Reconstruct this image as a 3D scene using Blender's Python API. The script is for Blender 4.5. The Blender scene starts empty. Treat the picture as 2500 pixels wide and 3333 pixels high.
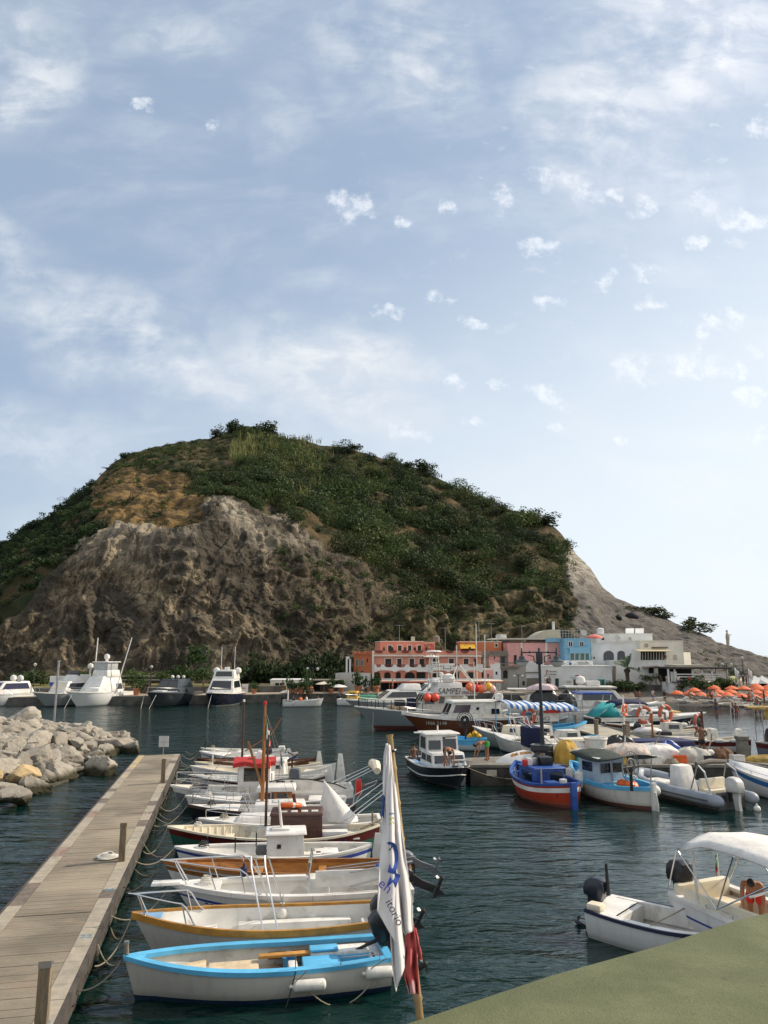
import bpy,bmesh,math,random
import numpy as np
from mathutils import Vector,Matrix,Euler
S=bpy.context.scene
C=S.collection
rad=math.radians
PI=math.pi
R=random.Random(7)
CAM_H,PITCH,FPX=6.4,rad(10.9),2407.0
cam_data=bpy.data.cameras.new('camera')
cam=bpy.data.objects.new('camera',cam_data)
C.objects.link(cam)
cam.location=(0,0,CAM_H)
cam.rotation_euler=(PI/2+PITCH,0,0)
cam_data.sensor_fit='VERTICAL'
cam_data.sensor_height=36.0
cam_data.lens=FPX/3333.0*36.0
cam_data.clip_start=0.1
cam_data.clip_end=6000
S.camera=cam
S.render.resolution_x,S.render.resolution_y=768,1024
S.view_settings.view_transform='Standard'
S.view_settings.look='None'
S.view_settings.exposure=0.35
S.view_settings.gamma=1.0
SUN_AZ,SUN_EL=rad(70),rad(36)
sd=bpy.data.lights.new('sun','SUN')
sd.energy=3.9
sd.angle=rad(0.6)
sd.color=(1.0,0.87,0.70)
sun=bpy.data.objects.new('sun',sd)
C.objects.link(sun)
sdir=Vector((math.sin(SUN_AZ)*math.cos(SUN_EL),math.cos(SUN_AZ)*math.cos(SUN_EL),math.sin(SUN_EL)))
sun.rotation_euler=sdir.to_track_quat('Z','Y').to_euler()
sun.location=(60,20,60)
def P(px,py,z=0.0):
 xc,yc=(px-1250)/FPX,(1666.5-py)/FPX
 d=Vector((xc,math.cos(PITCH)-yc*math.sin(PITCH),math.sin(PITCH)+yc*math.cos(PITCH)))
 t=(z-CAM_H)/d.z
 return Vector((d.x*t,d.y*t,z))
def D(px,py,Y):
 xc,yc=(px-1250)/FPX,(1666.5-py)/FPX
 d=Vector((xc,math.cos(PITCH)-yc*math.sin(PITCH),math.sin(PITCH)+yc*math.cos(PITCH)))
 t=Y/d.y
 return Vector((d.x*t,Y,CAM_H+d.z*t))
w=bpy.data.worlds.new('World')
S.world=w
w.use_nodes=True
nt=w.node_tree
nt.nodes.clear()
def N(t,tree=None,**kw):
 n=(tree or nt).nodes.new(t)
 for k,v in kw.items():
  setattr(n,k,v)
 return n
def L(a,b,tree=None):
 (tree or nt).links.new(a,b)
def math_node(op,a,b=None,clamp=False,tree=None):
 tree=tree or nt
 n=tree.nodes.new('ShaderNodeMath');n.operation=op;n.use_clamp=clamp
 for i,q in enumerate((a,b)):
  if q is None:continue
  if isinstance(q,(int,float)):n.inputs[i].default_value=q
  else:tree.links.new(q,n.inputs[i])
 return n.outputs[0]
def mixc(fac,a,b,tree=None,mode='MIX'):
 tree=tree or nt
 n=tree.nodes.new('ShaderNodeMix');n.data_type='RGBA';n.blend_type=mode
 for i,q in((0,fac),(6,a),(7,b)):
  if isinstance(q,(int,float)):n.inputs[i].default_value=q
  elif isinstance(q,(tuple,list)):n.inputs[i].default_value=(*q[:3],1)
  else:tree.links.new(q,n.inputs[i])
 return n.outputs[2]
SKY_K=0.12
out=N('ShaderNodeOutputWorld');bg=N('ShaderNodeBackground');bg.inputs[1].default_value=SKY_K
L(bg.outputs[0],out.inputs[0])
sky=N('ShaderNodeTexSky',sky_type='NISHITA',sun_disc=False)
sky.sun_elevation=SUN_EL;sky.sun_rotation=SUN_AZ
sky.air_density,sky.dust_density,sky.ozone_density=1.0,2.0,2.0
tc=N('ShaderNodeTexCoord')
sep=N('ShaderNodeSeparateXYZ');L(tc.outputs['Generated'],sep.inputs[0])
ay=math_node('MAXIMUM',math_node('ABSOLUTE',sep.outputs[1]),0.08)
ua=math_node('DIVIDE',sep.outputs[0],ay)
vb=math_node('DIVIDE',sep.outputs[2],ay)
uv=N('ShaderNodeCombineXYZ');L(ua,uv.inputs[0]);L(vb,uv.inputs[1]);L(math_node('MULTIPLY',math_node('LESS_THAN',sep.outputs[1],0.0),3.0),uv.inputs[2])
front=math_node('GREATER_THAN',sep.outputs[1],0.0)
UV=uv.outputs[0]
FV=2500/1659.0
def sk(x,y):
 d=D(x*FV,y*FV,1.0)
 return d.x,d.z-CAM_H
def noise(vec,scale,detail=4,rough=.55,dist=0.0,tree=None):
 n=N('ShaderNodeTexNoise',tree);n.inputs['Scale'].default_value=scale;n.inputs['Detail'].default_value=detail
 n.inputs['Roughness'].default_value=rough;n.inputs['Distortion'].default_value=dist
 if vec is not None:L(vec,n.inputs['Vector'],tree)
 return n.outputs[0]
def ramp(v,lo,hi,tree=None):
 n=N('ShaderNodeMapRange',tree);n.interpolation_type='SMOOTHSTEP'
 n.inputs[1].default_value=lo;n.inputs[2].default_value=hi
 L(v,n.inputs[0],tree)
 return n.outputs[0]
def mapping(vec,loc=(0,0,0),rot=(0,0,0),sc=(1,1,1),kind='POINT',tree=None):
 n=N('ShaderNodeMapping',tree,vector_type=kind)
 n.inputs['Location'].default_value=loc;n.inputs['Rotation'].default_value=rot;n.inputs['Scale'].default_value=sc
 L(vec,n.inputs['Vector'],tree)
 return n.outputs[0]
wv=N('ShaderNodeTexNoise');wv.inputs['Scale'].default_value=5.0;wv.inputs['Detail'].default_value=5;L(UV,wv.inputs['Vector'])
off=N('ShaderNodeVectorMath',operation='MULTIPLY_ADD');L(wv.outputs['Color'],off.inputs[0]);off.inputs[1].default_value=(.22,.22,0);
sub=N('ShaderNodeVectorMath',operation='ADD');L(UV,sub.inputs[0]);sub.inputs[1].default_value=(-.11,-.11,0)
L(sub.outputs[0],off.inputs[2])
UVW=off.outputs[0]
def blobs(lst,vec):
 acc=None
 for(x,y,rx,ry,rot,amp)in lst:
  a,b=sk(x,y);k=FV/FPX
  m=mapping(vec,(a,b,0),(0,0,rad(rot)),(rx*k,ry*k,50),'TEXTURE')
  g=N('ShaderNodeTexGradient',gradient_type='SPHERICAL');L(m,g.inputs[0])
  v=math_node('MULTIPLY',ramp(g.outputs[1],0,.9),amp)
  acc=v if acc is None else math_node('MAXIMUM',acc,v)
 return acc
big=blobs([(40,170,230,270,0,.95),(870,120,360,330,-20,.95),(1480,60,520,330,0,1.0),(1300,260,380,300,-35,.95),(300,740,640,190,-32,1.0),(60,570,250,110,-35,.7),(720,800,440,190,-18,1.0),(610,240,130,260,30,.55),(120,980,330,190,-10,.55),(690,610,260,110,-10,.45),(1460,1040,340,110,-10,.6),(370,60,260,160,0,.5),(1050,1060,330,130,-25,.5),(1440,380,230,220,-40,.6),(500,860,300,120,-30,.6)],UVW)
streak=noise(mapping(UV,rot=(0,0,rad(-32)),sc=(3.0,8.5,1)),1.0,6,.58,.4)
fine=noise(UV,9,7,.62,.2)
cir=math_node('MULTIPLY',big,ramp(math_node('ADD',math_node('MULTIPLY',streak,.6),math_node('MULTIPLY',fine,.4)),.34,.62))
cir=math_node('MAXIMUM',cir,math_node('MULTIPLY',ramp(streak,.42,.70),.26))
puff_list=[(757,440,55,45),(1086,430,26,36),(1165,532,52,28),(1032,697,36,22),(1372,792,62,36),(1400,652,40,20),(1303,600,32,30),(1520,775,48,52),(1590,690,34,28),(305,222,26,24),(455,264,22,20),(1215,385,90,36),(1275,430,52,34),(1395,445,40,42),(1335,415,36,28),(1520,440,42,34),(1610,480,66,36),(1500,520,30,20),(1640,275,40,42),(1465,785,42,34),(1590,795,46,26),(1190,855,44,26),(1190,660,44,16),(835,675,44,18),(940,640,26,26),(1020,908,32,16),(880,930,46,20),(1210,932,30,18),(1640,935,30,24),(1530,700,34,24),(870,485,20,20),(968,440,26,18),(980,822,26,16),(1620,855,34,20),(1340,950,30,20),(1070,825,26,16),(1390,590,30,20)]
n2=N('ShaderNodeTexNoise');n2.inputs['Scale'].default_value=26;n2.inputs['Detail'].default_value=6;L(UV,n2.inputs['Vector'])
off2=N('ShaderNodeVectorMath',operation='MULTIPLY_ADD');L(n2.outputs['Color'],off2.inputs[0]);off2.inputs[1].default_value=(.075,.06,0)
sub2=N('ShaderNodeVectorMath',operation='ADD');L(UV,sub2.inputs[0]);sub2.inputs[1].default_value=(-.0375,-.03,0);L(sub2.outputs[0],off2.inputs[2])
puffs=blobs([(x,y,rx*1.7,ry*1.7,-12,1.0)for x,y,rx,ry in puff_list],off2.outputs[0])
pn=math_node('SUBTRACT',noise(UV,34,7,.68),.5)
puffs=math_node('MULTIPLY',math_node('MULTIPLY',ramp(math_node('ADD',math_node('MULTIPLY',puffs,.75),math_node('MULTIPLY',pn,3.2)),.18,1.25),ramp(puffs,.05,.7)),.46)
scat=math_node('MULTIPLY',ramp(noise(mapping(UV,rot=(0,0,rad(-25)),sc=(1,1.7,1)),15,7,.66,.4),.56,.76),ramp(math_node('ADD',ua,math_node('MULTIPLY',vb,.35)),.05,.55))
scat=math_node('MULTIPLY',scat,.50)
cell=noise(mapping(UV,rot=(0,0,rad(-20)),sc=(1,1.5,1)),11,6,.62,.5)
cir=math_node('MULTIPLY',cir,math_node('ADD',math_node('MULTIPLY',ramp(cell,.36,.60),.55),.50),True)
front_clouds=math_node('MAXIMUM',math_node('MAXIMUM',cir,puffs),scat)
fill_clouds=math_node('MULTIPLY',ramp(noise(UV,1.6,5,.55),.30,.55),.95)  # unseen bright clouds behind the camera, added as fill for shaded fronts
cl=N('ShaderNodeMix');cl.data_type='FLOAT';L(front,cl.inputs[0]);L(fill_clouds,cl.inputs[2]);L(front_clouds,cl.inputs[3])
mask=math_node('MINIMUM',cl.outputs[0],.95)
def k3(c):return tuple(q/SKY_K for q in c)
veil=mixc(.66,sky.outputs[0],k3((.345,.435,.555)))
hz=ramp(math_node('ADD',vb,math_node('MULTIPLY',ua,-.55)),.74,-.10)
veil=mixc(math_node('MULTIPLY',hz,.80),veil,k3((.74,.80,.84)))
cloud_col=mixc(front,k3((.66,.67,.68)),k3((.67,.70,.735)))
cc2=mixc(ramp(ua,.1,.6),cloud_col,mixc(front,k3((.66,.67,.68)),k3((.80,.82,.85))))
final=mixc(mask,veil,cc2)
final=mixc(math_node('MULTIPLY',puffs,front),final,k3((.84,.87,.92)))
L(final,bg.inputs[0])
w.cycles.sampling_method='AUTOMATIC'
MATS={}
def mat(key,col=(.5,.5,.5),rough=.5,metal=0.0,var=.10,vs=2.5,bump=0.0,bs=25,streak=(1,1,1),col2=None,spec=.5,alpha=1.0,trans=0.0):
 if key in MATS:return MATS[key]
 m=bpy.data.materials.new(key);m.use_nodes=True;t=m.node_tree
 b=t.nodes['Principled BSDF']
 co=N('ShaderNodeTexCoord',t)
 v=mapping(co.outputs['Object'],sc=streak,tree=t)
 n=noise(v,vs,5,.6,.2,t)
 dark=tuple(c*(1-var*1.6)for c in col);lite=tuple(min(1,c*(1+var))for c in col)
 c=mixc(ramp(n,.3,.7,t),dark,lite,t)
 if col2:
  n2=noise(v,vs*1.7,6,.65,.5,t)
  c=mixc(ramp(n2,.54,.66,t),c,col2,t)
 L(c,b.inputs['Base Color'],t)
 b.inputs['Roughness'].default_value=rough;b.inputs['Metallic'].default_value=metal
 b.inputs['Specular IOR Level'].default_value=spec
 if trans:b.inputs['Transmission Weight'].default_value=trans
 if alpha<1:b.inputs['Alpha'].default_value=alpha
 if bump:
  bn=N('ShaderNodeBump',t);bn.inputs['Strength'].default_value=bump;bn.inputs['Distance'].default_value=.05
  L(noise(v,bs,5,.6,0,t),bn.inputs['Height'],t);L(bn.outputs[0],b.inputs['Normal'],t)
 MATS[key]=m
 return m
def hull_mat(key,col,boot=(.03,.05,.09),bz=.06,rough=.35,stain=.34):
 if key in MATS:return MATS[key]
 m=bpy.data.materials.new(key);m.use_nodes=True;t=m.node_tree;b=t.nodes['Principled BSDF']
 co=N('ShaderNodeTexCoord',t)
 sp=N('ShaderNodeSeparateXYZ',t);L(co.outputs['Object'],sp.inputs[0],t)
 n=noise(mapping(co.outputs['Object'],sc=(3,3,.35),tree=t),2.0,6,.65,0,t)
 c=mixc(math_node('MULTIPLY',ramp(n,.48,.78,t),stain,tree=t),col,(.20,.16,.10),t)
 zz=math_node('ADD',sp.outputs[2],math_node('MULTIPLY',math_node('SUBTRACT',noise(co.outputs['Object'],6,4,.6,0,t),.5,tree=t),.03,tree=t),tree=t)
 slime=ramp(zz,bz+.16,bz,t)
 c=mixc(math_node('MULTIPLY',slime,.35,tree=t),c,(.10,.11,.06),t)
 c=mixc(math_node('LESS_THAN',zz,bz,tree=t),c,boot,t)
 L(c,b.inputs['Base Color'],t);b.inputs['Roughness'].default_value=rough
 MATS[key]=m
 return m
WHITE=mat('white_paint',(.72,.70,.655),.4,var=.10,vs=1.3,col2=(.56,.535,.475))
CREAM=mat('cream_paint',(.74,.66,.50),.4,var=.08,vs=1.5)
OFFW=mat('weathered_white',(.62,.60,.54),.5,var=.14,vs=2,col2=(.44,.41,.35))
STEEL=mat('stainless_steel',(.62,.62,.62),.22,1.0,var=.04)
ALU=mat('dull_metal',(.38,.38,.38),.4,.8,var=.1)
BLACK=mat('black_plastic',(.012,.013,.015),.35,var=.2)
RUBBER=mat('black_rubber',(.02,.02,.02),.7,var=.2)
GLASS=mat('dark_glass',(.015,.02,.025),.06,var=.1,spec=.8)
WOOD=mat('varnished_wood',(.30,.125,.035),.35,var=.22,vs=3,streak=(1,9,9))
DWOOD=mat('dark_wood',(.075,.03,.018),.4,var=.25,vs=3,streak=(1,8,8))
GWOOD=mat('grey_wood',(.22,.17,.12),.75,var=.25,vs=3,streak=(8,8,1),bump=.4)
ROPE=mat('rope',(.30,.26,.19),.9,var=.2,vs=30)
DROPE=mat('dark_rope',(.05,.05,.045),.9,var=.2,vs=30)
NAVY=mat('navy_fabric',(.008,.012,.055),.8,var=.2,vs=4,bump=.3,bs=12)
BLUEP=mat('blue_paint',(.07,.33,.62),.4,var=.10,vs=2)
RBLUE=mat('royal_blue_paint',(.02,.07,.30),.45,var=.15,vs=2)
RED=mat('red_plastic',(.50,.025,.015),.45,var=.12)
ORANGE=mat('orange_plastic',(.75,.13,.02),.5,var=.12)
YELLOW=mat('yellow_plastic',(.72,.42,.03),.5,var=.15)
GREEN=mat('green_fabric',(.02,.20,.06),.7,var=.12)
CANVAS=mat('white_canvas',(.74,.71,.66),.85,var=.08,vs=3,bump=.5,bs=5)
FOAM=mat('white_vinyl',(.72,.70,.64),.45,var=.12,vs=4,col2=(.60,.55,.45))
TERRA=mat('terracotta',(.42,.17,.09),.85,var=.15)
class MB:
 def __init__(s):s.v=[];s.f=[];s.m=[]
 def add(s,vs,fs,mi=0):
  k=len(s.v);s.v+=[tuple(q)for q in vs];s.f+=[tuple(i+k for i in f)for f in fs];s.m+=[mi]*len(fs)
 def poly(s,pts,mi=0):s.add(pts,[tuple(range(len(pts)))],mi)
 def grid(s,rows,mi=0,close=False,ring=False):
  n=len(rows[0]);vs=[p for r in rows for p in r];fs=[]
  R_=len(rows)
  for i in range(R_ if ring else R_-1):
   for j in range(n if close else n-1):
    a,b=i*n+j,i*n+(j+1)%n
    i2=(i+1)%R_
    fs.append((a,b,i2*n+(j+1)%n,i2*n+j))
  s.add(vs,fs,mi)
 def box(s,c,sz,rz=0.0,mi=0,taper=(1,1),shift=(0,0),M=None):
  x,y,z=sz[0]/2,sz[1]/2,sz[2]/2;cs,sn=math.cos(rz),math.sin(rz);vs=[]
  for k,(tx,ty,ox,oy)in((-1,(1,1,0,0)),(1,(taper[0],taper[1],shift[0],shift[1]))):
   for sx,sy in((-1,-1),(1,-1),(1,1),(-1,1)):
    q=Vector((sx*x*tx+ox,sy*y*ty+oy,k*z))
    if M is not None:q=M@q
    vs.append((c[0]+q.x*cs-q.y*sn,c[1]+q.x*sn+q.y*cs,c[2]+q.z))
  s.add(vs,[(0,3,2,1),(4,5,6,7),(0,1,5,4),(1,2,6,5),(2,3,7,6),(3,0,4,7)],mi)
 def lohi(s,lo,hi,mi=0):s.box([(a+b)/2 for a,b in zip(lo,hi)],[abs(b-a)for a,b in zip(lo,hi)],mi=mi)
 def tube(s,pts,r,n=6,mi=0,r2=None,ring=False,caps=True):
  pts=[Vector(p)for p in pts];m=len(pts);rows=[];up=None
  for i,p in enumerate(pts):
   if ring:t=pts[(i+1)%m]-pts[i-1]
   else:t=pts[min(i+1,m-1)]-pts[max(i-1,0)]
   t=t.normalized()if t.length>1e-9 else Vector((0,0,1))
   if up is None:up=Vector((0,0,1))if abs(t.z)<.9 else Vector((1,0,0))
   a=t.cross(up);a=a.normalized()if a.length>1e-6 else t.orthogonal().normalized()
   b=a.cross(t);up=b if not ring else up
   rr=r if r2 is None else r+(r2-r)*i/(m-1)
   if isinstance(r,(list,tuple)):rr=r[i]
   rows.append([p+a*(rr*math.cos(2*PI*k/n))+b*(rr*math.sin(2*PI*k/n))for k in range(n)])
  s.grid(rows,mi,True,ring)
  if caps and not ring:s.poly(rows[0][::-1],mi);s.poly(rows[-1],mi)
 def lathe(s,prof,c=(0,0,0),n=12,mi=0,M=None,sc=(1,1)):
  rows=[]
  for r,z in prof:
   row=[]
   for k in range(n):
    q=Vector((r*math.cos(2*PI*k/n)*sc[0],r*math.sin(2*PI*k/n)*sc[1],z))
    if M is not None:q=M@q
    row.append(q+Vector(c))
   rows.append(row)
  s.grid(rows,mi,True)
  if prof[0][0]>1e-4:s.poly(rows[0][::-1],mi)
  if prof[-1][0]>1e-4:s.poly(rows[-1],mi)
 def ball(s,c,r,n=10,m=6,mi=0,M=None,jit=0,rng=None):
  rx,ry,rz=(r,r,r)if isinstance(r,(int,float))else r;rows=[]
  for i in range(m+1):
   th=PI*i/m;row=[]
   for k in range(n):
    ph=2*PI*k/n;j=1+(rng.uniform(-jit,jit)if rng else 0)
    q=Vector((rx*math.sin(th)*math.cos(ph)*j,ry*math.sin(th)*math.sin(ph)*j,-rz*math.cos(th)*j))
    if M is not None:q=M@q
    row.append(q+Vector(c))
   rows.append(row)
  s.grid(rows,mi,True)
 def prism(s,pts,z0,z1,mi=0,cap=None):
  n=len(pts)
  lo=[(p[0],p[1],z0)for p in pts];hi=[(p[0],p[1],z1)for p in pts]
  s.add(lo+hi,[(i,(i+1)%n,n+(i+1)%n,n+i)for i in range(n)]+[tuple(range(n))[::-1]],mi)
  s.poly(hi,mi if cap is None else cap)
 def extr(s,pts,dv,mi=0):
  n=len(pts);dv=Vector(dv);a=[Vector(p)for p in pts];b=[p+dv for p in a]
  s.add(a+b,[(i,(i+1)%n,n+(i+1)%n,n+i)for i in range(n)]+[tuple(range(n))[::-1],tuple(range(n,2*n))],mi)
 def build(s,name,mats,parent=None,smooth=35,bevel=0.0,loc=None,rz=None):
  me=bpy.data.meshes.new(name)
  me.from_pydata(s.v,[],s.f)
  ms=mats if isinstance(mats,(list,tuple))else[mats]
  for q in ms:me.materials.append(q)
  if len(ms)>1:me.polygons.foreach_set('material_index',s.m)
  bm=bmesh.new();bm.from_mesh(me)
  bmesh.ops.remove_doubles(bm,verts=bm.verts,dist=1e-5)
  bmesh.ops.recalc_face_normals(bm,faces=bm.faces)
  if bevel:
   ed=[e for e in bm.edges if len(e.link_faces)==2 and e.calc_face_angle(0)>rad(40)]
   bmesh.ops.bevel(bm,geom=ed,offset=bevel,segments=2,profile=.6,affect='EDGES',clamp_overlap=True)
  bm.to_mesh(me);bm.free()
  if smooth:
   me.shade_smooth();me.set_sharp_from_angle(angle=rad(smooth))
  o=bpy.data.objects.new(name,me);C.objects.link(o)
  if parent is not None:o.parent=parent
  if loc is not None:o.location=loc
  if rz is not None:o.rotation_euler.z=rz
  return o
def tag(o,label=None,cat=None,group=None,kind=None):
 if label:o['label']=label
 if cat:o['category']=cat
 if group:o['group']=group
 if kind:o['kind']=kind
 return o
def thing(name,label,cat,loc=(0,0,0),rz=0.0,group=None):
 o=bpy.data.objects.new(name,None);C.objects.link(o);o.location=loc;o.rotation_euler=(0,0,rz)
 o.empty_display_size=.3
 return tag(o,label,cat,group)
def copy_tree(o,parent=None):
 c=o.copy();C.objects.link(c)
 if parent is not None:c.parent=parent
 for ch in list(o.children):copy_tree(ch,c)
 return c
def sagrope(name,a,b,sag,m=ROPE,r=.014,label=None,n=12,group=None):
 a,b=Vector(a),Vector(b);q=MB()
 q.tube([a.lerp(b,i/n)-Vector((0,0,sag*4*(i/n)*(1-i/n)))for i in range(n+1)],r,5)
 return tag(q.build(name,m),label,'rope',group)
def text(txt,size,m,parent,M,name='lettering',ext=.004,align='CENTER',shear=0.0,sx=1.0):
 cu=bpy.data.curves.new(name,'FONT');cu.body=txt;cu.size=size;cu.align_x=align;cu.align_y='CENTER';cu.extrude=ext;cu.shear=shear
 cu.resolution_u=3;cu.materials.append(m)
 tmp=bpy.data.objects.new(name,cu);C.objects.link(tmp)
 me=bpy.data.meshes.new_from_object(tmp,depsgraph=bpy.context.evaluated_depsgraph_get());bpy.data.objects.remove(tmp);bpy.data.curves.remove(cu)
 o=bpy.data.objects.new(name,me);C.objects.link(o);o.parent=parent
 o.matrix_local=M@Matrix.Diagonal((sx,1,1,1))
 return o
def facing(loc,rz,tilt=90):
 return Matrix.Translation(loc)@Matrix.Rotation(rz,4,'Z')@Matrix.Rotation(rad(tilt),4,'X')
ORD=['first','second','third','fourth','fifth','sixth','seventh','eighth','ninth','tenth','eleventh','twelfth','thirteenth','fourteenth','fifteenth','sixteenth','seventeenth','eighteenth','nineteenth','twentieth','twenty first','twenty second','twenty third','twenty fourth','twenty fifth']
_rs=np.random.RandomState(3)
_perm=np.concatenate([_rs.permutation(256)]*2)
_grad=_rs.normal(size=(256,3));_grad/=np.linalg.norm(_grad,axis=1)[:,None]
def pnoise(p):
 p=np.asarray(p,float);i=np.floor(p).astype(int);f=p-i;u=f*f*f*(f*(f*6-15)+10);i&=255
 r=0
 for dx in(0,1):
  for dy in(0,1):
   for dz in(0,1):
    h=_perm[(_perm[(_perm[(i[...,0]+dx)&255]+i[...,1]+dy)&255]+i[...,2]+dz)&255]
    g=_grad[h]
    d=g[...,0]*(f[...,0]-dx)+g[...,1]*(f[...,1]-dy)+g[...,2]*(f[...,2]-dz)
    wx=u[...,0]if dx else 1-u[...,0];wy=u[...,1]if dy else 1-u[...,1];wz=u[...,2]if dz else 1-u[...,2]
    r=r+d*wx*wy*wz
 return r*1.6
def fbm(p,o=4,ridge=False):
 s=0;a=1.0;p=np.asarray(p,float)
 for k in range(o):
  n=pnoise(p*2**k+17.3*k)
  s=s+a*((1-2*np.abs(n))if ridge else n);a*=.5
 return s
def inpoly(x,y,poly):
 c=np.zeros(x.shape,bool);n=len(poly)
 for i in range(n):
  x1,y1=poly[i];x2,y2=poly[i-1]
  if y1==y2:continue
  c^=((y1>y)!=(y2>y))&(x<(x2-x1)*(y-y1)/(y2-y1)+x1)
 return c
def np_mesh(name,verts,quads,mats,attr=None,smooth=True,n=4):
 me=bpy.data.meshes.new(name)
 nf=len(quads)
 me.vertices.add(len(verts));me.vertices.foreach_set('co',np.asarray(verts,np.float32).ravel())
 me.loops.add(nf*n);me.loops.foreach_set('vertex_index',np.asarray(quads,np.int32).ravel())
 me.polygons.add(nf);me.polygons.foreach_set('loop_start',np.arange(0,nf*n,n,dtype=np.int32))
 me.polygons.foreach_set('use_smooth',np.full(nf,smooth))
 me.update(calc_edges=True)
 for k,a in(attr or{}).items():
  at=me.attributes.new(k,'FLOAT_COLOR','POINT')
  at.data.foreach_set('color',np.asarray(a,np.float32).ravel())
 for m in(mats if isinstance(mats,list)else[mats]):me.materials.append(m)
 o=bpy.data.objects.new(name,me);C.objects.link(o)
 return o
# == water
def water_mat():
 m=bpy.data.materials.new('harbour_water');m.use_nodes=True;t=m.node_tree;b=t.nodes['Principled BSDF']
 g=N('ShaderNodeNewGeometry',t)
 n0=noise(g.outputs['Position'],.045,3,.5,.5,t)
 c=mixc(ramp(n0,.3,.7,t),(.0016,.0140,.0118),(.003,.022,.0185),t)
 L(c,b.inputs['Base Color'],t)
 b.inputs['Roughness'].default_value=.07;b.inputs['IOR'].default_value=1.40
 h1=noise(mapping(g.outputs['Position'],rot=(0,0,.25),sc=(.42,1.1,1),tree=t),1.2,3,.5,.6,t)
 h2=noise(mapping(g.outputs['Position'],rot=(0,0,-.2),sc=(.6,1.15,1),tree=t),4.2,4,.55,.4,t)
 h3=noise(mapping(g.outputs['Position'],rot=(0,0,.1),sc=(.7,1,1),tree=t),.28,2,.5,.3,t)
 patch=ramp(noise(g.outputs['Position'],.06,3,.5,.8,t),.36,.62,t)
 h=math_node('ADD',math_node('ADD',math_node('MULTIPLY',h1,.62,tree=t),math_node('MULTIPLY',math_node('MULTIPLY',h2,math_node('ADD',math_node('MULTIPLY',patch,.6,tree=t),.4,tree=t),tree=t),.20,tree=t),tree=t),math_node('MULTIPLY',h3,.5,tree=t),tree=t)
 sx0=N('ShaderNodeSeparateXYZ',t);L(g.outputs['Position'],sx0.inputs[0],t)
 lee=N('ShaderNodeMapRange',t);lee.interpolation_type='SMOOTHSTEP';lee.inputs[1].default_value=-4;lee.inputs[2].default_value=12;lee.inputs[3].default_value=1.0;lee.inputs[4].default_value=.26;L(sx0.outputs[0],lee.inputs[0],t)
 h=math_node('MULTIPLY',h,lee.outputs[0],tree=t)
 bn=N('ShaderNodeBump',t);bn.inputs['Strength'].default_value=1.0;bn.inputs['Distance'].default_value=.38
 L(h,bn.inputs['Height'],t);L(bn.outputs[0],b.inputs['Normal'],t)
 return m
q=MB();q.poly([(-2500,-30,0),(2500,-30,0),(2500,5000,0),(-2500,5000,0)])
tag(q.build('sea_water',water_mat(),smooth=None),kind='structure')
# == hill
sil=[(-420,1480),(-200,1330),(0,1188),(60,1142),(130,1100),(190,1055),(240,1003),(270,984),(330,966),(400,953),(450,947),(500,928),(535,920),(580,932),(600,945),(650,950),(700,963),(750,967),(790,980),(850,995),(910,1014),(930,1024),(980,1050),(1030,1076),(1080,1096),(1130,1106),(1180,1126),(1210,1150),(1230,1176),(1245,1197),(1275,1227),(1300,1266),(1330,1291),(1380,1312),(1420,1328),(1460,1346),(1510,1364),(1550,1387),(1600,1402),(1659,1420),(1750,1434),(1900,1450)]
HW,HH=900,400
fx=np.linspace(-420,1900,HW)
sx_,sy_=np.array([p[0]for p in sil],float),np.array([p[1]for p in sil],float)
ridge=np.interp(fx,sx_,sy_)+2.2*fbm(np.stack([fx/22,fx*0,fx*0+5],-1),4)
def px2tan(x,y):
 X,Y=x*FV,y*FV
 xc,yc=(X-1250)/FPX,(1666.5-Y)/FPX
 dy=math.cos(PITCH)-yc*math.sin(PITCH)
 return xc/dy,(math.sin(PITCH)+yc*math.cos(PITCH))/dy
ta,tr=px2tan(fx,ridge)
Db=np.interp(fx,[-420,0,400,750,1000,1250,1450,1659,1900],[112,116,119,124,136,142,146,150,150])
Dr=np.interp(fx,[-420,0,250,520,800,1100,1220,1300,1450,1659,1900],[200,235,275,330,310,270,250,235,215,190,175])
zb=1.6
tb=(zb-CAM_H)/Db
s=np.linspace(0,1,HH)
cl_s=np.interp(fx,[-420,0,200,450,640,760,900,1250],[.50,.55,.62,.66,.50,.34,.18,.12])
cl_d=np.interp(fx,[-420,0,300,640,900],[.10,.10,.09,.12,.12])
Sg,_=np.meshgrid(s,fx)
A=cl_s[:,None];Bc=cl_d[:,None]
prof=np.where(Sg<A,Bc*(Sg/A)**1.25,Bc+(1-Bc)*np.clip((Sg-A)/(1-A),0,1)**1.35)
Yd=Db[:,None]+(Dr-Db)[:,None]*prof
T=tb[:,None]+(tr-tb)[:,None]*Sg
X3=ta[:,None]*Yd;Z3=CAM_H+T*Yd
base=np.stack([X3,Yd,Z3],-1)
PXf=np.repeat(fx[:,None],HH,1)
def topx(p):
 x,y,z=p[...,0],p[...,1],p[...,2]-CAM_H
 f=y*math.cos(PITCH)+z*math.sin(PITCH);u=-y*math.sin(PITCH)+z*math.cos(PITCH)
 return(1250+FPX*x/f)/FV,(1666.5-FPX*u/f)/FV
qx,qy=topx(base)
wob=fbm(base/14,4)[...,None]*np.array([24,18.0])
mx,my=qx+wob[...,0],qy+wob[...,1]
wob2=fbm(base/9+40,4)
rock_poly=[(236,1128),(170,1185),(90,1275),(-20,1365),(-420,1500),(-420,1600),(770,1600),(800,1380),(885,1300),(872,1255),(745,1205),(690,1168),(610,1108),(450,1076),(440,1130),(300,1142)]
grass_poly=[(205,1022),(320,1016),(432,1044),(442,1080),(535,1112),(520,1140),(440,1124),(300,1144),(228,1136),(190,1080)]
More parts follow.
